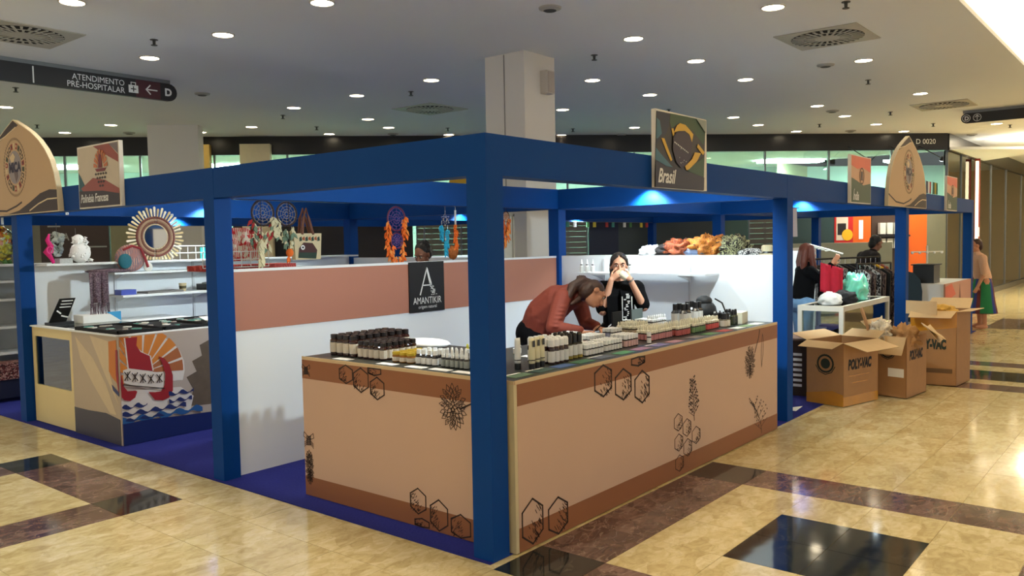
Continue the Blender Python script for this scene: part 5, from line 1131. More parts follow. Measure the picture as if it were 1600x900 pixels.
M_TQ = mat('feather_turquoise', (30, 160, 196), .8); M_CRM = mat('feather_cream', (214, 206, 170), .8, .15, 40); M_GRN = mat('feather_sage', (110, 136, 116), .8); M_BRW = mat('hoop_brown', (58, 40, 32), .6); M_REDF = mat('feather_red', (170, 40, 44), .8)
dreamcatcher(1.94, 2.76, 2.035, .108, 'orange feathered purple dreamcatcher with two hoops', M_PUR, M_WEBP, [M_OR, M_OR, M_OR2], [(-.105, -.02, .30), (.10, .02, .20), (-.06, -.24, .20), (.07, -.20, .24), (.01, -.34, .12)], 3, .072)
t = thing('star_charm', 'silver star charm with turquoise feather strings', 'ornament', (2.58, 2.76, 1.6)); x, y, z = 2.58, 2.76, 1.925; r = .062
mb = MB()
for o_ in (PI/2, -PI/2): mb.tube([(x + r*math.cos(o_ + 2*PI*i/3), y, z + r*math.sin(o_ + 2*PI*i/3)) for i in range(3)], .005, 5, closed=True)
mb.tube([(x + r*.35*math.cos(2*PI*i/12), y, z + r*.35*math.sin(2*PI*i/12)) for i in range(12)], .004, 5, closed=True); mb.build('star_frame', M_CHROME, t); MB().tube([(x, y, 2.10), (x, y, z + r)], .003, 5).build('hanging_cord', M_STEEL, t)
rr = random.Random(2)
for dx_, z0, ln in ((-.05, -.05, .13), (.03, -.09, .16), (.0, -.20, .13)):
    MB().tube([(x + dx_, y, z + z0 + .04), (x + dx_, y, z + z0 - ln)], .003, 4).build('bead_string', M_CHROME, t); mb = MB()
    for k in range(8):
        for s_ in (-1, 1): feather(mb, (x + dx_, y, z + z0 - ln*k/8), .055, .013, s_*rr.uniform(.1, .6), 0, rr)
    mb.build('feathers', M_TQ, t)
t = thing('feather_charm', 'slim white and orange feather charm beside the star', 'ornament', (2.72, 2.76, 1.7)); x = 2.725
MB().tube([(x, y, 2.10), (x, y, 2.02)], .003, 5).build('hanging_cord', M_STEEL, t); MB().tube([(x, y, 2.02), (x, y, 1.88)], .010, 6).build('white_bead_tube', M_CAPW, t); mb = MB()
for k in range(13):
    for s_ in (-1, 1): feather(mb, (x, y, 1.89 - .018*k), .06, .013, s_*rr.uniform(.1, .6), 0, rr)
mb.build('feathers', [M_OR], t)
dreamcatcher(.55, 2.78, 2.06, .10, 'brown hoop dreamcatcher with pale green feathers at the left', M_BRW, mat('web_beads', (150, 140, 130), .5), [M_GRN, M_CRM, M_REDF], [(-.09, -.05, .20), (.09, -.03, .16), (-.03, -.14, .16), (.03, -.14, .14)], 5)
t = thing('shell_hanging', 'long cream feather bundle hanging below the brown dreamcatcher', 'ornament', (.50, 2.74, 1.54)); mb = MB(); rr = random.Random(8)
for k in range(10):
    for s_ in (-1, 1): feather(mb, (.49, 2.72, 1.76 - .018*k), .075, .020, s_*rr.uniform(.0, .5), 0, rr)
mb.build('feathers', M_CRM, t); MB().tube([(.49, 2.72, 2.06), (.49, 2.72, 1.76)], .003, 4).build('hanging_cord', M_LINE, t)
dreamcatcher(.785, 2.80, 2.05, .095, 'beaded brown dreamcatcher beside the printed tote bag', M_BRW, MATS['web_beads'], [M_CRM, M_GRN, M_CRM], [(-.085, -.03, .16), (-.02, -.12, .14), (.05, -.10, .16)], 6)
t = thing('pompom', 'orange feather pompom hanging under the beaded dreamcatcher', 'ornament', (.77, 2.74, 1.6)); mb = MB(); rr = random.Random(1)
mb.ell((.76, 2.74, 1.645), (.032, .025, .034), 10, 7); mb.build('ball', M_OR, t, smooth=True); mb = MB(); [feather(mb, (.75, 2.74, 1.62), .06, .012, a, 0, rr) for a in (-.4, -.1, .2)]; mb.build('feathers', M_OR, t); MB().tube([(.76, 2.74, 2.04), (.76, 2.74, 1.67)], .003, 4).build('hanging_cord', M_LINE, t)
t = thing('tote_bag', 'beige printed tote bag with brown straps hanging over the partition', 'bag', (.98, 2.80, 1.58))
mb = MB(); mb.prism([(.86, 1.585), (1.11, 1.585), (1.125, 1.80), (.845, 1.80)], fy(2.80), -.05, .0); mb.build('bag_body', mat('tote_canvas', (206, 192, 156), .8, .1, 60), t)
for q, dy in enumerate((0, -.045)): MB().tube([(.93, 2.80 - dy, 1.79), (.945, 2.80 - dy, 1.92), (.975, 2.80 - dy, 2.0), (1.0, 2.80 - dy, 1.92), (1.04, 2.80 - dy, 1.79)], .012, 6).build('strap', mat('strap_brown', (112, 72, 56), .7), t)
g = fy(2.80); mb = MB()
mb.prism([(.885, 1.60), (1.06, 1.59), (1.075, 1.66), (1.03, 1.72), (.94, 1.725), (.895, 1.68)], g, .001, .003, 0); mb.prism([(.885, 1.60), (1.06, 1.59), (1.07, 1.64), (.89, 1.645)], g, .003, .004, 1)
mb.prism([(.93 + .02*math.cos(k*PI/6), 1.685 + .02*math.sin(k*PI/6)) for k in range(12)], g, .004, .005, 2); mb.prism([(.93 + .009*math.cos(k*PI/6), 1.685 + .009*math.sin(k*PI/6)) for k in range(12)], g, .005, .006, 3)
for k in range(7): mb.prism([(.90 + .03*k, 1.735 + .012*(k % 2)), (.925 + .03*k, 1.74), (.92 + .03*k, 1.775), (.90 + .03*k, 1.765)], g, .001, .003, 4 if k % 2 else 1)
mb.build('animal_print', [mat('tote_maroon', (70, 36, 36), .7), mat('tote_green', (34, 58, 48), .7), M_CAPW, M_CAPB, mat('tote_rust', (160, 80, 44), .7)], t)
wire_grid(.36, .98, 3.35, 1.53, 1.66, 7, 2, 'white wire basket front behind the left dreamcatcher', M_WIRE)
MB().box(.50, .95, 3.38, 3.40, 1.58, 1.86).build('red_print_card', pattern_mat('red_print', (200, 40, 44), (226, 214, 196), (226, 214, 196), 30), label='cream card with red floral print behind the dreamcatchers', cat='card')
MB().box(.42, 1.3, 3.40, 3.7, 1.50, 1.545).build('display_shelf', pattern_mat('red_brick_print', (150, 40, 36), (190, 80, 70), (150, 40, 36), 25), label='red patterned display shelf behind the partition', cat='shelf')
# cream door panel and small dreamcatcher right of the corner post
t = thing('standing_screen', 'cream framed panel standing behind the left partition', 'panel', (3.95, 3.2, 0))
MB().box(3.68, 4.15, 3.18, 3.22, .004, 2.02).build('panel_board', mat('panel_cream', (206, 200, 182), .6), t)
for a, b in ((3.66, 3.69), (4.12, 4.15)): MB().box(a, b, 3.165, 3.18, .004, 2.02).build('frame_bar', mat('panel_frame', (176, 166, 146), .6), t)
MB().box(3.66, 4.15, 3.165, 3.18, 1.99, 2.02).build('frame_bar', MATS['panel_frame'], t)
MB().ell((4.05, 3.17, 1.88), (.02, .01, .02), 8, 6).build('butterfly_pin', M_CAPB, t)
dreamcatcher(3.53, 2.78, 2.02, .055, 'small orange dreamcatcher right of the corner post', M_BRW, mat('web_orange', (200, 110, 50), .6), [M_OR, M_OR2], [(-.04, -.03, .25), (.045, -.02, .13), (.0, -.08, .22)], 8)
# yellow seat backs glimpsed under the front beam belong to a distant kiosk
for i, x in enumerate((9.2, 9.75)):
    t = thing('yellow_banner', ['yellow rounded panel high behind the booths, left one', 'yellow rounded panel high behind the booths, right one'][i], 'panel', (x, 9.2, 2.7))
    mb = MB(); p0 = Vector((x, 18.9 - x, 0)); dv = Vector((.707, -.707, 0)); nv = Vector((-.707, -.707, 0))
    mb.prism([(-.24, 2.95), (.24, 2.95), (.20, 3.15), (.12, 3.24), (-.12, 3.24), (-.20, 3.15)], lambda u, v, d: p0 + dv*u + nv*d + Vector((0, 0, v)), 0, .05); mb.build('panel_face', mat('panel_yellow', (232, 178, 20), .5), t)
    MB().tube([p0 + Vector((0, 0, 2.96)) - nv*.02, p0 + Vector((0, 0, 0)) - nv*.02], .02, 6).build('pole', M_STEEL, t)
# ================================================================== TEXTILES ON TOP OF THE BACK PARTITION
t = thing('top_shelf', 'white board shelf behind the top of the back partition', 'shelf', (4.5, 1.2, 1.50))
MB().box(4.275, 4.85, .2, 2.5, 1.505, 1.53).build('shelf_board', M_WHITE, t)
for y in (.4, 2.2): MB().prism([(4.275, 1.505), (4.8, 1.505), (4.275, 1.2)], lambda u, v, d, y=y: (u, y + d, v), -.006, .006).build('bracket', M_WHITE, t)
def lump(name, c, rad, m, label, cat, seed, amp=.25, freq=9, n=48, rings=26, flat=True, parent=None):
    """crumpled heap of cloth: noisy ellipsoid with a flat foot"""
    mb = MB(); mb.ell((0, 0, 0), (1, 1, 1), n, rings); V = []
    for v in mb.v:
        p = Vector(v); d = 1 + amp * mnoise.noise(p * freq * .25 + Vector((seed, seed * 2, 0))) + amp * .5 * mnoise.noise(p * freq * .7 + Vector((0, seed, 3))) - amp * .55 * abs(mnoise.noise(Vector((p.x * freq * .45, p.y * freq * .9, p.z * freq * .35)) + Vector((seed, 1, 2))))
        q = Vector((p.x * rad[0], p.y * rad[1], p.z * rad[2])) * d
        if flat: q.z = max(q.z, -rad[2] * .45)
        V.append((c[0] + q.x, c[1] + q.y, c[2] + q.z + (rad[2] * .45 if flat else 0)))
    mb.v = V
    return mb.build(name, m, parent, smooth=True, **({} if parent is not None else dict(label=label, cat=cat)))
lump('textile_bundle', (4.52, .95, 1.531), (.22, .22, .14), pattern_mat('ikat_gold', (150, 84, 26), (196, 124, 40), (90, 52, 24), 40), 'golden brown patterned shawl bundle on the white shelf', 'textile', 3, .4, 13)
lump('textile_bundle', (4.50, 1.22, 1.531), (.20, .23, .115), pattern_mat('ikat_rust', (120, 50, 24), (170, 84, 40), (50, 26, 20), 55), 'rust patterned shawl heap left of the golden one', 'textile', 5, .45, 14)
lump('textile_bundle', (4.54, .68, 1.531), (.20, .17, .135), pattern_mat('ikat_dark', (38, 34, 26), (150, 150, 110), (60, 50, 40), 22), 'dark bundle with pale green leaves at the right of the pile', 'textile', 7, .4, 12)
lump('textile_bundle', (4.45, 1.42, 1.531), (.16, .16, .08), mat('cloth_black', (30, 24, 24), .9, .4, 30), 'black and maroon shawl at the left of the pile', 'textile', 9, .35)
lump('textile_bundle', (4.40, 1.52, 1.531), (.11, .15, .075), mat('cloth_white', (228, 230, 232), .8), 'white towel at the left end of the textile pile', 'textile', 2)
lump('textile_bundle', (4.40, 1.02, 1.531), (.10, .14, .06), mat('cloth_denim', (120, 136, 168), .9, .2, 60), 'pale denim cloth tucked under the pile', 'textile', 4)
lump('textile_bundle', (4.42, .45, 1.531), (.10, .14, .045), pattern_mat('zebra', (20, 20, 22), (210, 210, 206), (20, 20, 22), 45), 'black and white striped cloth right of the pile', 'textile', 6)
t = thing('straw_hat', 'straw hat with dark band at the right end of the shelf', 'hat', (4.45, .28, 1.531)); MB().lathe([(.10, 0), (.10, .01), (.062, .014), (.055, .085), (.04, .095)], (4.45, .30, 1.531), 18).build('straw', mat('straw', (206, 196, 160), .8, .1, 60), t); MB().lathe([(.0635, .016), (.061, .034)], (4.45, .30, 1.531), 18).build('band', M_CAPB, t)
# pennants strung far behind
PEN = [('red', (170, 44, 44)), ('white', (220, 222, 220)), ('yellow', (210, 190, 60)), ('teal', (50, 130, 120)), ('green', (60, 120, 70))]
t = thing('pennant_string', 'string of small national flags hanging in the dark background', 'bunting', (10.4, 5.9, 2.0)); MB().tube([(8.5, 5.98, 2.05), (12.3, 5.98, 2.05)], .004, 5).build('cord', M_STEEL, t)
for k in range(11): MB().box(8.7 + .33*k + .1*(k % 2), 8.79 + .33*k + .1*(k % 2), 5.97, 5.985, 1.95, 2.045).build('pennant', mat('pennant_' + PEN[(k * 3) % 5][0], PEN[(k * 3) % 5][1], .7), t)

# ================================================================== CARTONS
M_CARD = mat('cardboard', (170, 126, 82), .75, .08, 14); M_CARDL = mat('cardboard_inside', (206, 176, 132), .75, .05, 14); M_TAPE = mat('brown_tape', (196, 134, 36), .25, .1, 10, coat=.3); M_INKB = mat('box_ink', (28, 26, 24), .7)
def carton(name, N, Lc, Rc, h, flaps, label, tape=True, m=None):
    m = m or M_CARD
    N, Lc, Rc = (Vector((p[0], p[1], .0)) for p in (N, Lc, Rc)); e1 = (Rc - N); e2 = (Lc - N); w1, w2 = e1.length, e2.length; a, b = e1.normalized(), e2.normalized(); F = N + e1 + e2
    t = thing(name, label, 'box', tuple((N + F) / 2) ); Z = Vector((0, 0, 1)); th = .006; z0 = .006
    n1 = -b; n2 = -a
    def panel(nm, P, e, w, nrm, h0=z0, h1=h, mm=m):
        mb = MB(); mb.prism([(0, h0), (w, h0), (w, h1), (0, h1)], lambda u, v, d: P + e*u + Z*v - nrm*d, 0, th); return mb.build(nm, mm, t)
    p1 = panel('side_right', N, a, w1, n1); p2 = panel('side_left', N, b, w2, n2); panel('side_back', Lc, a, w1, -n1); panel('side_far', Rc, b, w2, -n2)
    mb = MB(); mb.prism([(0, 0), (w1, 0), (w1, w2), (0, w2)], lambda u, v, d: N + a*u + b*v + Z*(z0 + d), 0, th); mb.build('bottom', m, t)
    for (edge, ln, ang, skew) in flaps:
        P, e, w, o = {'R': (N, a, w1, -b), 'L': (N, b, w2, -a), 'B': (Lc, a, w1, b), 'F': (Rc, b, w2, a)}[edge]
        d = (o * math.sin(ang) + Z * math.cos(ang)); nn = e.cross(d).normalized()
        mb = MB(); mb.prism([(.004, 0), (w - .004, 0), (w - .02 + skew, ln), (.02 + skew, ln)], lambda u, v, q: P + Z*h + e*u + d*v + nn*q, 0, .005); mb.build('flap', M_CARDL, t)
    if tape:
        mb = MB(); mb.prism([(0, z0), (w1, z0), (w1, .10), (0, .10)], lambda u, v, d: N + a*u + Z*v + n1*d, 0, .0012); mb.build('tape', M_TAPE, p1)
        mb = MB(); mb.prism([(0, z0), (w2, z0), (w2, .10), (w2 * .3, .15), (0, .12)], lambda u, v, d: N + b*u + Z*v + n2*d, 0, .0012); mb.build('tape', M_TAPE, p2)
    g1 = lambda u, v, d: N + a*u + Z*v + n1*d
    g2 = lambda u, v, d: N + b*(w2 - u) + Z*v + n2*d
    return t, p1, p2, g1, g2, w1, w2
PV = 'POLY-VAC'
def logo(panel, g, u, v, r):
    mb = MB(); mb.ribbon([(u + r*math.cos(2*PI*k/22), v + r*math.sin(2*PI*k/22)) for k in range(22)], r*.22, g, .0005, .0015, closed=True)
    mb.prism([(u + r*.62*math.cos(2*PI*k/18), v + r*.62*math.sin(2*PI*k/18)) for k in range(18)], g, .0005, .0015); mb.ribbon([(u - r*1.25, v - r*.3), (u - r*.8, v - r*1.0), (u, v - r*1.3), (u + r*.8, v - r*1.0), (u + r*1.25, v - r*.3)], r*.10, g, .0005, .0015); mb.build('round_logo', mat('logo_green', (34, 46, 34), .7), panel)
t, p1, p2, g1, g2, w1, w2 = carton('cardboard_box', (5.10, -.21), (5.20, .19), (5.70, -.37), .64, [('L', .22, 1.75, -.03), ('R', .22, 1.9, .05), ('B', .20, 1.3, 0), ('F', .18, 1.2, 0)], 'front open cardboard box lettered POLY-VAC with round logo')
text(PV, 'box_lettering', .135, g1, .08, .37, M_INKB, p1, sx=.64, shear=.15, bold=.008)
mb = MB(); mb.ribbon([(.10, .30), (.46, .30)], .007, g1, .0005, .0015); mb.ribbon([(.16, .23), (.42, .23)], .009, g1, .0005, .0015); mb.build('fine_print', M_TAPE, p1); logo(p2, g2, w2*.52, .42, .085)
t, p1, p2, g1, g2, w1, w2 = carton('cardboard_box', (5.88, -.60), (5.95, -.27), (6.45, -.66), .64, [('L', .20, 2.7, 0), ('B', .22, .9, 0)], 'middle cardboard box with crumpled paper spilling out', tape=False)
text(PV, 'box_lettering', .13, g1, .08, .40, M_INKB, p1, sx=.60, shear=.15, bold=.008); logo(p2, g2, w2*.40, .49, .07)
mb = MB(); mb.prism([(w2*.42, .22), (w2*.92, .22), (w2*.92, .31), (w2*.42, .31)], g2, .0005, .002); mb.build('shipping_label', M_PAPER, p2)
lump('crumpled_paper', (6.16, -.50, .58), (.20, .16, .16), mat('kraft_paper', (176, 132, 84), .8, .2, 14), 'crumpled brown kraft paper in the middle box', 'paper', 3, .45, 14, flat=False)
mb = MB(); mb.obox((6.10, -.80, .70), (.34, .24, .008), .3, rot=Matrix.Rotation(.3, 3, 'Z') @ Matrix.Rotation(.6, 3, 'X')); mb.obox((6.25, -.78, .66), (.30, .20, .008), .3, rot=Matrix.Rotation(.1, 3, 'Z') @ Matrix.Rotation(.9, 3, 'X')); mb.build('loose_flap', M_CARDL, label='torn cardboard flap folded over the middle box', cat='cardboard')
lump('bubble_wrap', (6.05, -.30, .66), (.18, .12, .13), mat('clear_film', (226, 214, 190), .12, .25, 30, coat=1.0), 'shiny clear plastic film on the middle box', 'plastic film', 8, .5, 16, flat=False)
mb = MB(); mb.obox((6.0, -.16, .78), (.26, .02, .30), 0, rot=Matrix.Rotation(.25, 3, 'Z') @ Matrix.Rotation(-.3, 3, 'X')); mb.build('cardboard_sheet', M_CARD, label='upright brown cardboard sheet stuck in the middle box', cat='cardboard')
t, p1, p2, g1, g2, w1, w2 = carton('cardboard_box', (6.93, -.86), (6.86, -.40), (7.45, -.90), .84, [('L', .16, 2.0, 0), ('F', .2, 1.0, 0), ('R', .14, 1.5, 0)], 'tall rear cardboard box with taped open top', tape=False)
text(PV, 'box_lettering', .14, g2, .03, .42, MATS['logo_green'], p2, sx=.50, bold=.010)
mb = MB(); mb.ribbon([(.08, .17), (w2 - .06, .17)], .05, g2, .0005, .0015); mb.build('fine_print', mat('faded_ink', (112, 84, 54), .7), p2); mb = MB(); mb.prism([(0, .60), (w2, .66), (w2, .84), (0, .84)], g2, .0005, .002); mb.build('tape', M_TAPE, p2)
lump('yellow_paper', (7.10, -.62, .80), (.20, .22, .10), mat('paper_yellow', (206, 158, 60), .6, .3, 12), 'yellow wrapping stuffed in the tall rear box', 'paper', 6, .4, 12, flat=False)
mb = MB().obox((6.82, -.52, .88), (.012, .34, .15), 0, rot=Matrix.Rotation(-.2, 3, 'Z')); mb.build('folded_cardboard', M_CARDL, label='pale folded cardboard lid leaning on the tall rear box', cat='cardboard')
# dark striped carton beside the front box and the grey one under the table
t = thing('dark_carton', 'dark carton with white stripes left of the front cardboard box', 'box', (5.62, .42, 0)); MB().obox((5.62, .42, .30), (.34, .26, .60), .1).build('carton_body', mat('carton_dark', (58, 40, 30), .7, .1, 10), t); MB().obox((5.62, .42, .612), (.46, .40, .02), .1).build('lid_board', mat('board_grey', (112, 88, 76), .7), t)
for k in range(7): MB().obox((5.437, .37, .12 + .055*k), (.004, .09, .028), .1).build('stripe', M_PAPER, t)
t, p1, p2, g1, g2, w1, w2 = carton('cardboard_box', (6.75, 1.18), (6.77, 1.68), (7.30, 1.17), .60, [('L', .2, 1.9, 0)], 'shaded cardboard box with logo beneath the white table', tape=False); logo(p2, g2, w2*.5, .42, .09)
MB().add([(4.66, .10, .0055), (4.92, .13, .0055), (4.66, .27, .0055), (4.66, .10, .0085), (4.92, .13, .0085), (4.66, .27, .0085)], [(0, 2, 1), (3, 4, 5), (0, 1, 4, 3), (1, 2, 5, 4), (2, 0, 3, 5)]).build('paper_scrap', M_PAPER, label='white triangular paper scrap on the blue carpet', cat='paper')

# ================================================================== RIGHT-HAND BOOTH
t = thing('glass_showcase', 'white framed low glass showcase behind the cardboard boxes', 'showcase', (7.25, .45, 0))
M_FRW = mat('frame_ivory', (226, 222, 206), .5, .02); X0, X1, Y0, Y1, ZS = 6.34, 8.22, .18, .70, .90
for x in (X0, X1 - .05):
    for y in (Y0, Y1 - .05): MB().box(x, x + .05, y, y + .05, .006, ZS).build('upright', M_FRW, t)
for y in (Y0, Y1 - .05): MB().box(X0 + .05, X1 - .05, y, y + .05, ZS - .06, ZS).build('top_rail', M_FRW, t); MB().box(X0 + .05, X1 - .05, y, y + .05, .08, .20).build('base_rail', M_FRW, t)
for x in (X0, X1 - .05): MB().box(x, x + .05, Y0 + .05, Y1 - .05, ZS - .06, ZS).build('top_rail', M_FRW, t); MB().box(x, x + .05, Y0 + .05, Y1 - .05, .08, .20).build('base_rail', M_FRW, t)
MB().box(X0 + .04, X1 - .04, Y0 + .04, Y1 - .04, ZS - .012, ZS - .004).build('glass_top', M_GLASS, t); MB().box(X0 + .05, X1 - .05, Y0 + .02, Y0 + .026, .2, ZS - .06).build('glass_front', M_GLASS, t); MB().box(X0 + .02, X0 + .026, Y0 + .05, Y1 - .05, .2, ZS - .06).build('glass_side', M_GLASS, t)
MB().box(X0 + .05, X1 - .05, Y0 + .05, Y1 - .05, .5, .508).build('glass_shelf', M_GLASS, t); MB().box(X0 + .05, X1 - .05, Y0 + .05, Y1 - .05, .18, .20).build('floor_board', M_FRW, t)
for x in (6.95, 7.6): MB().box(x, x + .04, Y0 + .03, Y0 + .05, .2, ZS - .06).build('mullion', M_FRW, t)
lump('baseball_cap', (6.62, .42, ZS), (.15, .13, .10), mat('cap_fabric', (232, 232, 228), .8, .05, 60), 'white cap with dark lettering on the showcase top', 'hat', 5, .2)
lump('baseball_cap', (6.95, .36, ZS), (.20, .15, .10), mat('cap_dark', (22, 24, 26), .8), 'black cap lying on the showcase beside the white one', 'hat', 8, .25)
lump('mint_bag', (7.55, .42, ZS), (.24, .16, .235), mat('mint_plastic', (112, 222, 190), .3, .1, 20, coat=.4), 'crumpled mint green plastic bag on the showcase', 'plastic bag', 11, .3, 10)
t = thing('white_table', 'white table with a grey cover behind the second post', 'table', (7.0, 1.4, 0)); MB().box(6.3, 7.9, 1.12, 1.75, .84, .88).build('tabletop', M_WHITE, t)
for x in (6.33, 7.82):
    for y in (1.15, 1.68): MB().box(x, x + .05, y, y + .05, .006, .84).build('leg', M_FRW, t)
# white cabinet behind the seated woman
t = thing('white_cabinet', 'tall white cabinet behind the woman with the red cloth', 'cabinet', (7.6, 2.3, 0)); MB().box(7.3, 8.25, 2.15, 2.55, .006, 1.52).build('cabinet_body', M_WHITE, t)
for a, b in ((7.31, 7.77), (7.79, 8.24)): d_ = MB().box(a, b, 2.14, 2.15, .02, 1.51).build('door', M_WHITE, t); MB().box(b - .04, b - .03, 2.125, 2.14, .8, .95).build('handle', M_STEEL, d_)
# pink and clear hanging bottles at the booth's left
t = thing('hanging_scarves', 'hot pink scarf hanging beside the second post', 'scarf', (6.7, 1.9, 1.7)); mb = MB(); mb.prism([(0, 1.72), (.17, 1.72), (.16, 2.04), (.02, 2.04)], lambda u, v, d: (6.55 + u*.63, 1.05 - u*.776 + d, v), 0, .02); mb.build('pink_cloth', mat('scarf_pink', (226, 60, 120), .7, .1, 20), t)
mb = MB(); mb.prism([(.18, 1.70), (.27, 1.70), (.26, 2.04), (.19, 2.04)], lambda u, v, d: (6.55 + u*.63, 1.05 - u*.776 + d, v), 0, .02); mb.build('grey_cloth', mat('scarf_grey', (140, 124, 120), .8), t); MB().tube([(6.55, 1.06, 2.045), (6.74, .83, 2.045)], .008, 6).build('rail', M_STEEL, t)
# hanger rail, clothes rack
t = thing('hanger_arm', 'bare white hanger arm with spikes behind the cabinet', 'hanger', (8.0, 1.0, 1.5))
MB().tube([(7.62, 1.03, 1.60), (8.22, .78, 1.46)], .012, 6).build('arm', M_FRW, t)
for k in range(7): f = k / 7; p = Vector((7.66 + .45*f, 1.01 - .19*f, 1.595 - .10*f)); MB().tube([p, p + Vector((.16, .16, -.01))], .007, 5).build('peg', M_FRW, t)
MB().tube([(7.62, 1.03, 1.60), (7.62, 1.03, .02)], .012, 6).build('pole', M_FRW, t); MB().obox((7.62, .98, .016), (.4, .18, .02), .0).build('foot', M_FRW, t)
t = thing('clothes_rack', 'black clothes rail crowded with dark garments', 'clothes rack', (9.6, 1.4, 0)); A, B = Vector((8.85, 1.55, 0)), Vector((10.6, .95, 0))
for p in (A, B): MB().tube([p + Vector((0, 0, .01)), p + Vector((0, 0, 1.36))], .016, 8).build('upright', M_BLACKP, t); MB().obox(p + Vector((0, 0, .015)), (.08, .5, .03), -.33).build('foot', M_BLACKP, t)
MB().tube([A + Vector((0, 0, 1.36)), B + Vector((0, 0, 1.36))], .014, 8).build('rail', M_BLACKP, t)
gm = [mat('garment_black', (16, 16, 18), .9, .2, 20), pattern_mat('garment_bw', (14, 14, 14), (190, 190, 186), (14, 14, 14), 30), mat('garment_char', (34, 34, 38), .9), pattern_mat('garment_mix', (50, 30, 30), (110, 90, 80), (20, 20, 24), 30), mat('garment_yellow', (222, 170, 30), .8), mat('garment_rust', (150, 70, 40), .8)]
seq = [1, 0, 3, 2, 0, 1, 0, 2, 0, 0, 1, 0, 4, 5]
lbs = ['black and white shirt at the left end of the rail', 'black shirt second on the rail', 'brown patterned shirt third on the rail', 'charcoal shirt fourth on the rail', 'black shirt fifth on the rail', 'black and white shirt sixth on the rail', 'black shirt seventh on the rail', 'charcoal shirt eighth on the rail', 'black shirt ninth on the rail', 'black shirt tenth on the rail', 'black and white shirt eleventh on the rail', 'black shirt twelfth on the rail', 'yellow garment near the right end of the rail', 'rust garment at the right end of the rail']
for k, mi in enumerate(seq):
    p = A.lerp(B, .06 + .88 * k / 13); d = Vector((.34, .94, 0)); z0 = .62 + .05 * (k % 3)
    g_ = thing('hanging_garment', lbs[k], 'garment', (p.x, p.y, z0))
    mb = MB(); nv = (B - A).normalized(); prof = [(-.05, 1.27), (.05, 1.27), (.21, 1.20), (.22, 1.08), (.17, 1.04), (.16, z0), (-.16, z0), (-.17, 1.04), (-.22, 1.08), (-.21, 1.20)]
    mb.prism(prof, lambda u, v, q: p + d*u + nv*q + Vector((0, 0, v)), -.03, .03); mb.build('cloth', gm[mi], g_); MB().tube([p + Vector((0, 0, 1.26)), p + Vector((0, 0, 1.345))], .004, 5).build('hook', M_CHROME, g_)
t = thing('clothes_rack', 'second rail of black and white printed clothes behind the far post', 'clothes rack', (9.2, .6, 0)); MB().tube([(8.75, .75, 1.30), (9.5, .50, 1.30)], .014, 8).build('rail', M_BLACKP, t)
for x, y in ((8.75, .75), (9.5, .5)): MB().tube([(x, y, .01), (x, y, 1.3)], .014, 8).build('upright', M_BLACKP, t); MB().obox((x, y, .016), (.08, .4, .03), -.3).build('foot', M_BLACKP, t)
for k in range(6):
    p = Vector((8.82 + .11*k, .73 - .037*k, 0)); g_ = thing('hanging_garment', ['black and white printed dress first on the second rail', 'grey printed dress second on the second rail', 'black and white printed dress third on the second rail', 'brown printed dress fourth on the second rail', 'black dress fifth on the second rail', 'brown printed dress last on the second rail'][k], 'garment', (p.x, p.y, .3)); mb = MB(); d = Vector((.3, .95, 0))
    mb.prism([(-.05, 1.22), (.05, 1.22), (.17, 1.15), (.14, .3), (-.14, .3), (-.17, 1.15)], lambda u, v, q: p + d*u + Vector((q, 0, v)), -.025, .025); mb.build('cloth', gm[(1, 3, 1, 3, 0, 3)[k]], g_); MB().tube([p + Vector((0, 0, 1.21)), p + Vector((0, 0, 1.285))], .004, 5).build('hook', M_CHROME, g_)
# draped chair, printed counter
t = thing('draped_chair', 'chair under a dark teal cover before the printed counter', 'chair', (10.05, .45, 0)); M_TEALC = mat('teal_velvet', (10, 44, 62), .7, .2, 20)
mb = MB(); mb.prism([(-.24, .45), (.24, .45), (.25, .85), (.22, 1.02), (.12, 1.13), (0, 1.16), (-.12, 1.13), (-.22, 1.02), (-.25, .85)], lambda u, v, d: (10.05 + u*.63 + d*.77, .45 - u*.776 + d*.63, v), -.04, .04); mb.build('backrest', M_TEALC, t); MB().obox((10.25, .62, .44), (.46, .46, .10), .68).build('seat', M_TEALC, t)
for sx_ in (-.19, .19):
    for sy_ in (-.02, .36): p = Vector((10.05 + sx_*.63 + sy_*.77, .45 - sx_*.776 + sy_*.63, 0)); MB().tube([p + Vector((0, 0, .006)), p + Vector((0, 0, .42))], .016, 6).build('leg', M_BLACKP, t)
t = thing('printed_counter', 'counter with pink temple scene print at the far booth end', 'counter', (11.5, .02, 0)); MB().box(10.55, 12.48, .0, .02, .006, .94).build('front_panel', mat('temple_rose', (196, 140, 118), .5, .06, 6), t); MB().box(10.55, 12.48, .02, .55, .92, .94).build('counter_top', M_WHITE, t); [MB().box(x, x + .02, .02, .55, .006, .92).build('end_board', M_WHITE, t) for x in (10.55, 12.46)]
g = fy(-.0005); printed(MB(), [(0, [(10.56, .90), (11.0, .93), (11.3, .75), (10.9, .70), (10.56, .72)]), (1, [(11.45, .35), (11.75, .35), (11.7, .6), (11.62, .82), (11.6, .9), (11.57, .82), (11.5, .6)]), (1, [(10.72, .35), (11.0, .35), (10.98, .55), (10.86, .60), (10.74, .55)]), (2, [(10.56, .01), (12.47, .01), (12.47, .40), (11.9, .33), (11.2, .25), (10.56, .22)]), (3, [(10.9, .27), (11.9, .34), (12.4, .48), (12.47, .40), (11.9, .25), (11.0, .2)])], g).build('temple_print', [mat('temple_sun', (214, 92, 64), .5), mat('temple_brown', (140, 84, 66), .5), mat('temple_base', (92, 78, 76), .5), mat('temple_band', (176, 164, 156), .5)], t)
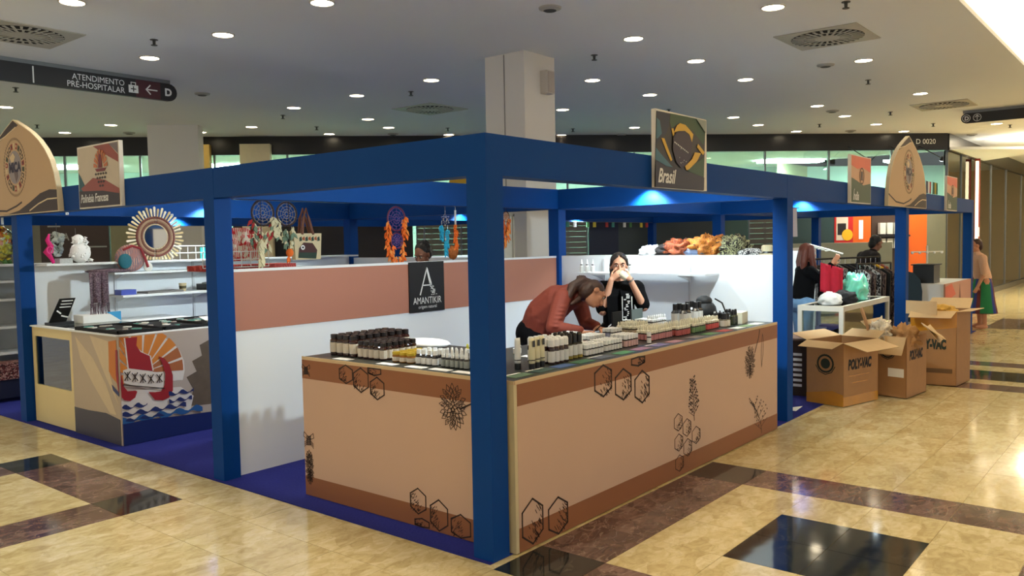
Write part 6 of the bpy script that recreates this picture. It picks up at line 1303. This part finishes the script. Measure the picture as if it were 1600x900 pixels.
t = thing('till_box', 'black box on the printed counter', 'box', (10.9, .35, .94)); MB().box(10.75, 11.15, .2, .5, .941, 1.22).build('casing', M_BLACKP, t); MB().box(10.70, 11.2, .18, .52, 1.22, 1.235).build('lid', mat('lid_matte', (30, 30, 32), .6), t)
t = thing('t_stand', 'white T-shaped display stand on the printed counter', 'stand', (11.2, .4, .94)); MB().tube([(11.3, .42, .945), (11.3, .42, 1.52)], .014, 6).build('pole', M_FRW, t); MB().tube([(11.05, .60, 1.42), (11.55, .24, 1.42)], .012, 6).build('crossbar', M_FRW, t); MB().lathe([(.07, 0), (.07, .012)], (11.3, .42, .941), 12).build('foot', M_FRW, t)
for k in range(5): MB().ell((11.07 + .115*k, .585 - .083*k, 1.405), (.05, .02, .02), 8, 5).build('white_clip', M_CAPW, t, smooth=True)
t = thing('goods_stack', 'stack of small boxes beside the draped chair', 'boxes', (11.65, 1.5, 0)); t['label'] = 'green topped carton stack beside the draped chair'; MB().box(11.45, 11.85, 1.35, 1.65, .006, .98).build('plinth', M_WHITE, t); MB().box(11.5, 11.82, 1.38, 1.6, .98, 1.14).build('carton', mat('carton_green', (90, 120, 104), .6), t); MB().box(11.48, 11.84, 1.36, 1.62, 1.14, 1.16).build('carton_lid', mat('carton_tan', (170, 140, 100), .6), t)
# pale shop counter lettered panel in the orange shop
t = thing('shop_counter', 'pale shop counter seen through the far glass', 'counter', (15.2, 2.3, 0)); MB().obox((15.0, 3.1, .8), (2.4, .5, 1.5), -PI/4).build('counter_body', mat('shopcounter_pale', (150, 156, 140), .5, .05, 4), t)

# ================================================================== PEOPLE
M_SKIN = mat('skin_light', (214, 158, 128), .55, .05, 30); M_SKIN2 = mat('skin_warm', (198, 138, 104), .55, .05, 30); M_SKIN3 = mat('skin_brown', (140, 92, 68), .55, .05, 30)
def cone(mb, p0, r0, p1, r1, n=10):
    p0, p1 = Vector(p0), Vector(p1); mb.ell(p0, (r0,)*3, n, 8); mb.ell(p1, (r1,)*3, n, 8)
    if (p1 - p0).length > 1e-4: mb.tube([p0, p1], [r0, r1], n)
    return mb
def chain(mb, pts, rs):
    for i in range(len(pts) - 1): cone(mb, pts[i], rs[i], pts[i+1], rs[i+1])
    return mb
def frame(f, u):
    f = Vector(f).normalized(); u = Vector(u); s = f.cross(u).normalized(); u = s.cross(f).normalized()
    return Matrix((s, f, u)).transposed()          # columns: side, forward, up
def remesh(mb, name, m, parent, voxel=.007, smooth=6):
    o = mb.build(name, m, None)
    r = o.modifiers.new('r', 'REMESH'); r.mode = 'VOXEL'; r.voxel_size = voxel; r.use_smooth_shade = True
    s_ = o.modifiers.new('s', 'SMOOTH'); s_.iterations = smooth; s_.factor = .5
    dg = bpy.context.evaluated_depsgraph_get(); me = bpy.data.meshes.new_from_object(o.evaluated_get(dg)); o.modifiers.clear(); o.data = me
    if not me.materials: me.materials.append(m)
    me.polygons.foreach_set('use_smooth', [True] * len(me.polygons))
    inv_parent(o, parent); return o
def head(mb, c, R, s=1.0):
    """skull, jaw, nose, brow, lips, ears around centre c; R columns side / forward / up"""
    c = Vector(c); P = lambda x, y, z: c + R @ Vector((x*s, y*s, z*s))
    mb.ell(P(0, -.012, .028), (.074*s, .092*s, .088*s), 16, 12, rot=R); mb.ell(P(0, .018, -.035), (.056*s, .066*s, .078*s), 14, 10, rot=R); mb.ell(P(0, .050, -.088), (.026*s, .026*s, .022*s), 10, 8, rot=R)
    mb.tube([P(0, .078, .012), P(0, .094, -.018), P(0, .104, -.034)], [.007*s, .011*s, .014*s], 8); mb.ell(P(0, .096, -.036), (.016*s, .014*s, .011*s), 8, 6, rot=R)
    mb.ell(P(0, .080, -.062), (.022*s, .010*s, .006*s), 8, 6, rot=R); mb.ell(P(0, .078, -.071), (.020*s, .011*s, .006*s), 8, 6, rot=R)
    for q in (-1, 1): mb.ell(P(q*.076, -.004, -.005), (.009*s, .022*s, .032*s), 8, 6, rot=R); mb.ell(P(q*.036, .060, -.028), (.024*s, .018*s, .022*s), 8, 6, rot=R); mb.ell(P(q*.032, .076, .030), (.026*s, .010*s, .007*s), 8, 6, rot=R)
    return mb
def face_parts(c, R, person, s=1.0, brow=(40, 28, 22)):
    c = Vector(c); P = lambda x, y, z: c + R @ Vector((x*s, y*s, z*s))
    for q in (-1, 1):
        MB().ell(P(q*.032, .079, .008), (.014*s, .008*s, .007*s), 10, 6, rot=R).build('eye', mat('eye_white', (206, 200, 194), .3), person, smooth=True); MB().ell(P(q*.032, .085, .008), (.007*s, .004*s, .007*s), 8, 6, rot=R).build('iris', mat('iris_dark', (34, 22, 16), .2), person, smooth=True)
        MB().tube([P(q*.014, .087, .026), P(q*.032, .087, .033), P(q*.050, .078, .027)], [.004*s, .005*s, .002*s], 6).build('eyebrow', mat('brow_%d' % brow[0], brow, .8), person)
    MB().ell(P(0, .088, -.066), (.021*s, .005*s, .008*s), 10, 6, rot=R).build('lips', mat('lip_rose', (164, 84, 76), .5), person, smooth=True)
def hand(mb, wrist, d, n, side=1, curl=.25, s=1.0, thumb_open=.7):
    """palm and five bent fingers; d along the hand, n out of the back of the hand"""
    w = Vector(wrist); d = Vector(d).normalized(); n = Vector(n); n = (n - d * n.dot(d)).normalized(); sd = d.cross(n) * side
    for q in (-.027, -.009, .009, .027): cone(mb, w + sd*q*.55*s, .014*s, w + d*.085*s + sd*q*s, .0115*s, 8)
    for q, ln in ((-.030, .060), (-.010, .074), (.010, .080), (.030, .072)):
        p = w + d*.085*s + sd*q*s; a = curl
        for k, (fr_, r0, r1) in enumerate(((.45, .0092, .0085), (.32, .0085, .0080), (.23, .0080, .0066))):
            dr = (d * math.cos(a) - n * math.sin(a) + sd * q * 1.5).normalized(); p2 = p + dr * ln * fr_ * s; cone(mb, p, r0*s, p2, r1*s, 8); p = p2; a += curl * 1.3
    p = w + d*.022*s + sd*.026*s; dr = (d*.62 + sd*thumb_open - n*.25).normalized(); p2 = p + dr*.045*s; p3 = p2 + (d*.85 + sd*.30 - n*.35).normalized()*.034*s
    cone(mb, p, .0135*s, p2, .0105*s, 8); cone(mb, p2, .0105*s, p3, .0078*s, 8); return mb
def V3(*a): return Vector(a)

# --- bending person in a rust sweater, writing on the counter
w1p = thing('person', 'person in a rust sweater bending over the counter to write', 'person', (2.25, 1.42, 0))
Hc = V3(2.300, .868, 1.262); Rh = frame((.42, -.62, -.66), (.35, -.35, .85)); Rh = frame((.36, -.70, -.62), (.05, .62, .78))
body = MB(); head(body, Hc, Rh, .98)
chain(body, [(2.30, 1.03, 1.27), (2.30, .93, 1.25)], [.052, .050])
chain(body, [(2.245, 1.36, .93), (2.245, 1.28, 1.10), (2.29, 1.12, 1.22), (2.30, 1.03, 1.27)], [.10, .09, .09, .05])
for sx_, hip in ((-1, (2.17, 1.36, .90)), (1, (2.33, 1.42, .90))): chain(body, [hip, (hip[0] + .0, hip[1] - .03, .48), (hip[0], hip[1] + .02, .09), (hip[0] - .02, hip[1] - .12, .045)], [.075, .052, .036, .034])
chain(body, [(2.29, 1.12, 1.22), (2.13, 1.04, 1.24), (1.985, 1.03, 1.005), (2.06, .83, .990)], [.05, .045, .038, .026]); hand(body, (2.06, .83, .985), (.42, -.62, .02), (0, 0, 1), -1, .38, .95)
chain(body, [(2.29, 1.12, 1.22), (2.44, 1.12, 1.19), (2.47, 1.06, 1.00), (2.40, .90, .990)], [.05, .045, .038, .026]); hand(body, (2.40, .90, .985), (-.40, -.62, .02), (0, 0, 1), 1, .30, .95)
remesh(body, 'body', M_SKIN2, w1p, .0065, 3); face_parts(Hc, Rh, w1p, .98)
sw_ = MB(); M_RUST = mat('rust_velour', (122, 48, 30), .75, .12, 18, bump=.25)
chain(sw_, [(2.235, 1.38, .985), (2.225, 1.33, 1.09), (2.255, 1.20, 1.20), (2.29, 1.08, 1.25)], [.150, .148, .142, .105]); cone(sw_, (2.29, 1.08, 1.25), .10, (2.30, 1.0, 1.265), .066)
chain(sw_, [(2.27, 1.12, 1.235), (2.12, 1.05, 1.245), (1.97, 1.035, 1.018), (2.055, .845, .998)], [.09, .078, .062, .042]); chain(sw_, [(2.29, 1.12, 1.22), (2.45, 1.12, 1.20), (2.475, 1.065, 1.01), (2.41, .92, .998)], [.09, .075, .058, .042])
for k in range(6):   # folds over the sleeve
    a = V3(1.97, 1.035, 1.018).lerp(V3(2.12, 1.05, 1.245), .08 + .13*k); sw_.ell(a + V3(-.03, -.035, 0), (.045, .045, .012), 10, 6)
remesh(sw_, 'sweater', M_RUST, w1p, .009, 4)
pt = MB(); M_PANTS = mat('black_trousers', (11, 11, 14), .9, .2, 20, spec=.1)
pt.ell((2.245, 1.42, .93), (.185, .165, .15), 14, 10)
for hip in ((2.17, 1.38, .90), (2.33, 1.43, .90)): chain(pt, [hip, (hip[0], hip[1] - .03, .48), (hip[0], hip[1] + .02, .10)], [.115, .080, .058])
remesh(pt, 'trousers', M_PANTS, w1p, .011, 4)
for hip in ((2.17, 1.38), (2.33, 1.43)): mb = MB(); mb.ell((hip[0] - .02, hip[1] - .06, .048), (.045, .12, .042), 12, 8); mb.build('shoe', M_CAPB, w1p, smooth=True)
hr = MB(); M_HAIRB = mat('hair_brown', (62, 36, 24), .5, .35, 60, bump=.4); P = lambda x, y, z: Hc + Rh @ Vector((x, y, z))
hr.ell(P(0, -.025, .042), (.083, .092, .090), 16, 12, rot=Rh); hr.ell(P(0, -.06, -.01), (.078, .062, .09), 14, 10, rot=Rh)
chain(hr, [P(0, -.09, .06), P(.0, -.135, .035), P(-.02, -.17, -.05), P(-.03, -.15, -.15)], [.045, .050, .045, .03])
for k in range(5): chain(hr, [P(-.055 + .01*k, -.05 - .01*k, .03), P(-.075 + .01*k, -.07, -.06), P(-.075 + .012*k, -.09, -.15 - .012*k)], [.028, .024, .012])
for k in range(9): a = 2*PI*k/9; hr.ell(P(.03*math.cos(a), -.165 + .02*math.sin(2*a), .045 + .035*math.sin(a)), (.02, .012, .02), 6, 5)
remesh(hr, 'hair', M_HAIRB, w1p, .0065, 2)
MB().tube([V3(2.13, .735, 1.005), V3(2.17, .69, 1.06)], .004, 6).build('pen', M_CAPB, label='black pen held by the bending person', cat='pen')

# --- standing person in black with a printed scarf, both hands at the mouth
w2p = thing('person', 'person in black with a printed scarf standing and eating', 'person', (3.27, 1.24, 0))
Hc = V3(3.262, 1.225, 1.462); Rh = frame((-.80, -.58, -.06), (0, 0, 1)); P = lambda x, y, z: Hc + Rh @ Vector((x, y, z))
body = MB(); head(body, Hc, Rh, .98); chain(body, [P(0, -.025, -.17), P(0, -.01, -.07)], [.052, .048]); chain(body, [(3.30, 1.25, .95), (3.29, 1.245, 1.10), (3.28, 1.24, 1.24), P(0, -.025, -.17)], [.10, .09, .095, .05])
SD = Rh @ Vector((1, 0, 0)); FWd = Rh @ Vector((0, 1, 0))
shR = V3(3.285, 1.24, 1.245) + SD*.155; shL = V3(3.285, 1.24, 1.245) - SD*.155         # SD points to the image right or left
if SD.x < 0: shR, shL = shL, shR; SD = -SD
elR = V3(3.285, 1.24, 1.09) + SD*.215 + FWd*.10; elL = V3(3.285, 1.24, 1.06) - SD*.16 + FWd*.13; wrR = P(0, .15, -.105) + SD*.085; wrL = P(0, .13, -.115) - SD*.080
chain(body, [V3(3.285, 1.24, 1.24), shR, elR, wrR], [.05, .046, .040, .026]); chain(body, [V3(3.285, 1.24, 1.24), shL, elL, wrL], [.05, .046, .040, .026])
hand(body, wrR, (P(0, .14, -.055) + SD*.015 - wrR), SD*.7 + FWd*.7, 1, .55, .9); hand(body, wrL, (P(0, .14, -.055) - SD*.015 - wrL), -SD*.7 + FWd*.7, -1, .55, .9)
for q in (-1, 1): hp = V3(3.30, 1.25, .90) + SD*.085*q; chain(body, [hp, (hp.x, hp.y, .48), (hp.x, hp.y, .09), tuple(V3(hp.x, hp.y, .045) + FWd*.10)], [.075, .052, .036, .034])
remesh(body, 'body', M_SKIN, w2p, .0065, 3); face_parts(Hc, Rh, w2p, .98, (30, 24, 22))
sh = MB(); M_BLK = mat('black_cotton', (11, 11, 13), .9, .2, 20, spec=.1); chain(sh, [(3.30, 1.25, .84), (3.295, 1.25, 1.0), (3.285, 1.24, 1.20)], [.155, .150, .135]); cone(sh, shL, .085, shR, .085); cone(sh, (3.285, 1.24, 1.25), .085, tuple(P(0, -.03, -.175)), .066)
cone(sh, shR, .078, tuple(shR.lerp(elR, .85)), .066); cone(sh, shL, .078, tuple(shL.lerp(elL, .85)), .066); remesh(sh, 'shirt', M_BLK, w2p, .009, 4)
pt = MB(); pt.ell((3.30, 1.25, .84), (.165, .165, .14), 14, 10)
for q in (-1, 1): hp = V3(3.30, 1.25, .86) + SD*.085*q; chain(pt, [hp, (hp.x, hp.y, .48), (hp.x, hp.y, .10)], [.105, .075, .055]); mb = MB(); mb.ell(tuple(V3(hp.x, hp.y, .048) + FWd*.05), (.06, .10, .042), 12, 8, rot=Rh); mb.build('shoe', M_CAPB, w2p, smooth=True)
remesh(pt, 'trousers', M_PANTS, w2p, .011, 4)
hr = MB(); hr.ell(P(0, -.028, .040), (.082, .090, .086), 16, 12, rot=Rh); hr.ell(P(0, -.07, -.02), (.070, .05, .085), 12, 10, rot=Rh); chain(hr, [P(.05, -.075, -.03), P(.06, -.08, -.12)], [.035, .02])
for q in (-1, 1): chain(hr, [P(q*.02, .055, .098), P(q*.065, .035, .06), P(q*.078, .0, .0)], [.014, .016, .012])
remesh(hr, 'hair', mat('hair_grey_dark', (52, 46, 44), .45, .5, 70, bump=.4), w2p, .0065, 2)
cup = MB(); c0, c1 = P(.0, .125, -.06) + SD*.005, P(.0, .15, -.10) + SD*.06; cup.tube([c0, c1], [.038, .030], 14); cup.build('paper_wrap', mat('wrap_cream', (224, 216, 190), .6), label='cream paper cup held at the mouth by the standing person', cat='cup')
mb = MB()
for q, (u0, z1) in enumerate(((.055, .97), (-.075, .92))):
    pts = [V3(3.285, 1.24, 0) + SD*(u0*.7) + FWd*.085 + V3(0, 0, 1.30), V3(3.285, 1.24, 0) + SD*u0 + FWd*.165 + V3(0, 0, 1.20), V3(3.285, 1.24, 0) + SD*u0 + FWd*.185 + V3(0, 0, 1.08), V3(3.285, 1.24, 0) + SD*(u0*.8) + FWd*.19 + V3(0, 0, z1)]
    for a, b in zip(pts[:-1], pts[1:]):
        w = .048; nrm = FWd*.008; mb.add([a - SD*w, a + SD*w, b + SD*w, b - SD*w, a - SD*w + nrm, a + SD*w + nrm, b + SD*w + nrm, b - SD*w + nrm], [(0,1,2,3), (4,5,6,7), (0,1,5,4), (1,2,6,5), (2,3,7,6), (3,0,4,7)])
sco = mb.build('scarf', M_BLK, w2p); rr = random.Random(5); mb = MB()
for k in range(16):
    f = k / 16; z = 1.22 - .25*f; o_ = V3(3.285, 1.24, 0) + SD*(.055 + rr.uniform(-.018, .018)) + FWd*(.180 + .018*f) + V3(0, 0, z); w = rr.uniform(.006, .016); mb.obox(o_, (w*2, .006, .010), rot=Rh)
for e in (-.042, .044): mb.tube([V3(3.285, 1.24, 0) + SD*(.055 + e) + FWd*.178 + V3(0, 0, 1.20), V3(3.285, 1.24, 0) + SD*(.055 + e) + FWd*.198 + V3(0, 0, .985)], .005, 5)
mb.tube([V3(3.285, 1.24, 0) + SD*(-.115) + FWd*.20 + V3(0, 0, .93), V3(3.285, 1.24, 0) + SD*(-.03) + FWd*.20 + V3(0, 0, 1.0)], .006, 5); mb.tube([V3(3.285, 1.24, 0) + SD*.013 + FWd*.2 + V3(0, 0, .99), V3(3.285, 1.24, 0) + SD*.098 + FWd*.2 + V3(0, 0, .99)], .006, 5)
mb.build('scarf_print', M_INK, sco)
MB().tube([wrR + SD*.0 + V3(0,0,-.004), wrR + (elR - wrR).normalized()*.02], [.031, .032], 12).build('bracelet', M_CHROME, w2p)

# --- head above the left partition
w3p = thing('person', 'dark haired person whose forehead shows above the left partition', 'person', (2.84, 3.36, 0))
Hc = V3(2.838, 3.345, 1.585); Rh = frame((-.85, -.15, -.42), (-.2, -.1, 1)); P = lambda x, y, z: Hc + Rh @ Vector((x, y, z)); body = MB(); head(body, Hc, Rh); chain(body, [(2.86, 3.38, 1.44), P(0, -.01, -.07)], [.055, .05]); chain(body, [(2.87, 3.38, .95), (2.87, 3.38, 1.15), (2.87, 3.38, 1.38)], [.12, .11, .11]); SD = Rh @ Vector((1, 0, 0))
for q in (-1, 1):
    s0 = V3(2.87, 3.38, 1.38) + SD*.16*q; e0 = s0 + V3(0, 0, -.28) + SD*.04*q; w0 = e0 + V3(-.10, -.06, -.22); chain(body, [(2.87, 3.38, 1.38), s0, e0, w0], [.06, .05, .042, .028]); hand(body, w0, (-.3, -.2, -.9), SD*q, q, .25)
    hp = V3(2.87, 3.38, .90) + SD*.09*q; chain(body, [hp, (hp.x, hp.y, .48), (hp.x, hp.y, .09), (hp.x - .08, hp.y - .05, .045)], [.08, .055, .038, .034])
remesh(body, 'body', M_SKIN3, w3p, .008, 3); face_parts(Hc, Rh, w3p)
sh = MB(); chain(sh, [(2.87, 3.38, .9), (2.87, 3.38, 1.15), (2.87, 3.38, 1.36)], [.16, .15, .14])
for q in (-1, 1): s0 = V3(2.87, 3.38, 1.38) + SD*.16*q; chain(sh, [(2.87, 3.38, 1.36), s0, s0 + V3(0, 0, -.22) + SD*.03*q], [.10, .075, .06])
remesh(sh, 'shirt', M_BLK, w3p, .011, 4); pt = MB()
for q in (-1, 1): hp = V3(2.87, 3.38, .88) + SD*.09*q; chain(pt, [hp, (hp.x, hp.y, .48), (hp.x, hp.y, .10)], [.12, .08, .058])
remesh(pt, 'trousers', M_PANTS, w3p, .012, 4)
hr = MB(); hr.ell(P(0, -.030, .045), (.084, .092, .088), 16, 12, rot=Rh); hr.ell(P(0, -.085, .085), (.05, .05, .045), 12, 8, rot=Rh); hr.ell(P(0, -.07, -.02), (.07, .045, .07), 12, 8, rot=Rh); remesh(hr, 'hair', mat('hair_black', (16, 13, 13), .5, .3, 60, bump=.3), w3p, .007, 2)
lump('woven_ball', (3.02, 3.08, 1.60), (.055, .05, .07), mat('woven_amber', (176, 100, 40), .7, .3, 50, bump=.6), 'amber woven lamp ball beside the dark haired person', 'ornament', 3, .1, 8, flat=False)
MB().tube([(3.02, 3.08, .006), (3.02, 3.08, 1.56)], .008, 6).build('ball_stand', M_STEEL, label='thin steel stand carrying the amber woven ball', cat='stand')

# --- generic clothed figure
def figure(label, base, face, height, skin, top, topc, bottom, botc, hairc, lean=0.0, arms=None, skirt=False, long_hair=False, hood=False, seed=1):
    b = Vector((base[0], base[1], 0)); f = Vector((face[0], face[1], 0)).normalized(); sd = Vector((f.y, -f.x, 0)); k = height / 1.65; Z = V3(0, 0, 1)
    t = thing('person', label, 'person', tuple(b)); pel = b + Z*.92*k; ch = pel + (Z*math.cos(lean) + f*math.sin(lean))*.36*k; nk = ch + (Z*math.cos(lean*1.1) + f*math.sin(lean*1.1))*.13*k; hc = nk + (Z*math.cos(lean*.9) + f*math.sin(lean*.9))*.135*k
    R = frame(tuple(f*math.cos(lean*.6) - Z*math.sin(lean*.6)), tuple(Z)); body = MB(); head(body, hc, R, k); chain(body, [pel, ch, nk, hc - R @ V3(0, .01, .06)], [.11*k, .10*k, .052*k, .048*k])
    tp_ = MB(); chain(tp_, [pel + Z*.02, pel.lerp(ch, .5), ch], [.150*k, .140*k, .135*k]); cone(tp_, ch - Z*.0, .12*k, nk - Z*.02, .07*k)
    for q in (-1, 1):
        s0 = ch + sd*.155*q*k + Z*.03*k; e0, w0 = arms[q] if arms else (s0 - Z*.27*k + sd*.05*q*k, s0 - Z*.50*k + sd*.04*q*k + f*.10*k); e0, w0 = Vector(e0), Vector(w0)
        chain(body, [ch, s0, e0, w0], [.06*k, .05*k, .042*k, .027*k]); hand(body, w0, (w0 - e0), sd*q, q, .3, .95*k); cone(tp_, ch, .10*k, s0, .075*k); cone(tp_, s0, .075*k, e0, .060*k)
        if not skirt: cone(tp_, e0, .060*k, e0.lerp(w0, .9), .042*k)
        hp = pel + sd*.09*q*k; chain(body, [hp - Z*.04, hp - Z*.46*k + f*.02, hp - Z*.84*k, hp - Z*.875*k + f*.11*k], [.08*k, .054*k, .037*k, .033*k])
    remesh(body, 'body', skin, t, .009, 3); remesh(tp_, top, topc, t, .011, 4); bt = MB()
    if skirt: bt.lathe([(.14*k, .95*k), (.17*k, .80*k), (.21*k, .50*k), (.25*k, .30*k), (.245*k, .29*k)], tuple(b), 20)
    else:
        bt.ell(tuple(pel - Z*.02), (.165*k, .165*k, .13*k), 12, 8)
        for q in (-1, 1): hp = pel + sd*.09*q*k; chain(bt, [hp - Z*.04, hp - Z*.46*k + f*.02, hp - Z*.82*k], [.115*k, .078*k, .056*k])
    (bt.build(bottom, botc, t, smooth=True) if skirt else remesh(bt, bottom, botc, t, .012, 4))
    for q in (-1, 1): mb = MB(); hp = b + sd*.09*q*k; mb.ell(tuple(hp + f*.05*k + Z*.045), (.045*k, .11*k, .04), 10, 8, rot=frame(tuple(f), (0, 0, 1))); mb.build('shoe', M_CAPB if not skirt else M_SKIN2, t, smooth=True)
    hr = MB(); P = lambda x, y, z: hc + R @ Vector((x*k, y*k, z*k)); hr.ell(P(0, -.030, .042), (.083*k, .092*k, .087*k), 14, 10, rot=R); hr.ell(P(0, -.07, -.02), (.072*k, .05*k, .085*k), 12, 8, rot=R)
    if long_hair:
        for q in (-1, 0, 1): chain(hr, [P(q*.05, -.06, .02), P(q*.065, -.075, -.12), P(q*.06, -.07, -.26)], [.05*k, .05*k, .03*k])
        for q in (-1, 1): chain(hr, [P(q*.06, .02, .07), P(q*.088, .02, -.05), P(q*.09, .05, -.18), P(q*.07, .09, -.30)], [.035*k, .04*k, .042*k, .03*k])
    remesh(hr, 'hair', hairc, t, .009, 2); return t, hc, R
r_ = V3(.63, -.776, 0)
figure('person with long auburn hair and black top holding red cloth', (7.10, .92), (.55, -.6), 1.60, M_SKIN2, 'top', M_BLK, 'jeans', mat('jeans_blue', (110, 150, 190), .8, .1, 40), mat('hair_auburn', (88, 38, 22), .6, .3, 60), .12, arms={1: ((7.08, .70, 1.17), (7.12, .56, 1.36)), -1: ((7.32, .84, 1.15), (7.26, .66, 1.30))}, long_hair=True)
cloth_sheet('red_cloth', (6.98, .66, 1.38), (7.20, .46, 1.30), .38, 12, 10, .02, mat('cloth_red', (190, 24, 50), .8, .15, 20), 'crimson cloth held up by the person with auburn hair', 'cloth', 4, 0, (-.77, -.63, 0))
figure('person in black hunched over the clothes rail, seen from behind', (10.86, 1.36), (.62, -.45), 1.78, M_SKIN3, 'jacket', mat('jacket_black', (26, 18, 20), .85, .2, 20), 'trousers', M_PANTS, MATS['hair_black'], .55)
figure('person in peach top and striped green skirt by the last post', (13.42, -.02), (-.5, .7), 1.60, M_SKIN2, 'blouse', mat('blouse_peach', (222, 178, 148), .8), 'skirt', mat('skirt_green', (24, 120, 70), .8), MATS['hair_brown'], .22, skirt=True)
for o in list(bpy.data.objects):
    if o.name.startswith('skirt') and o.type == 'MESH':
        o.data.materials.append(mat('skirt_blue', (50, 66, 140), .8)); o.data.materials.append(mat('skirt_maroon', (110, 50, 50), .8))
        for i, p in enumerate(o.data.polygons): p.material_index = (0, 0, 0, 1, 2)[(i % 20) % 5] if i < 60 else 2
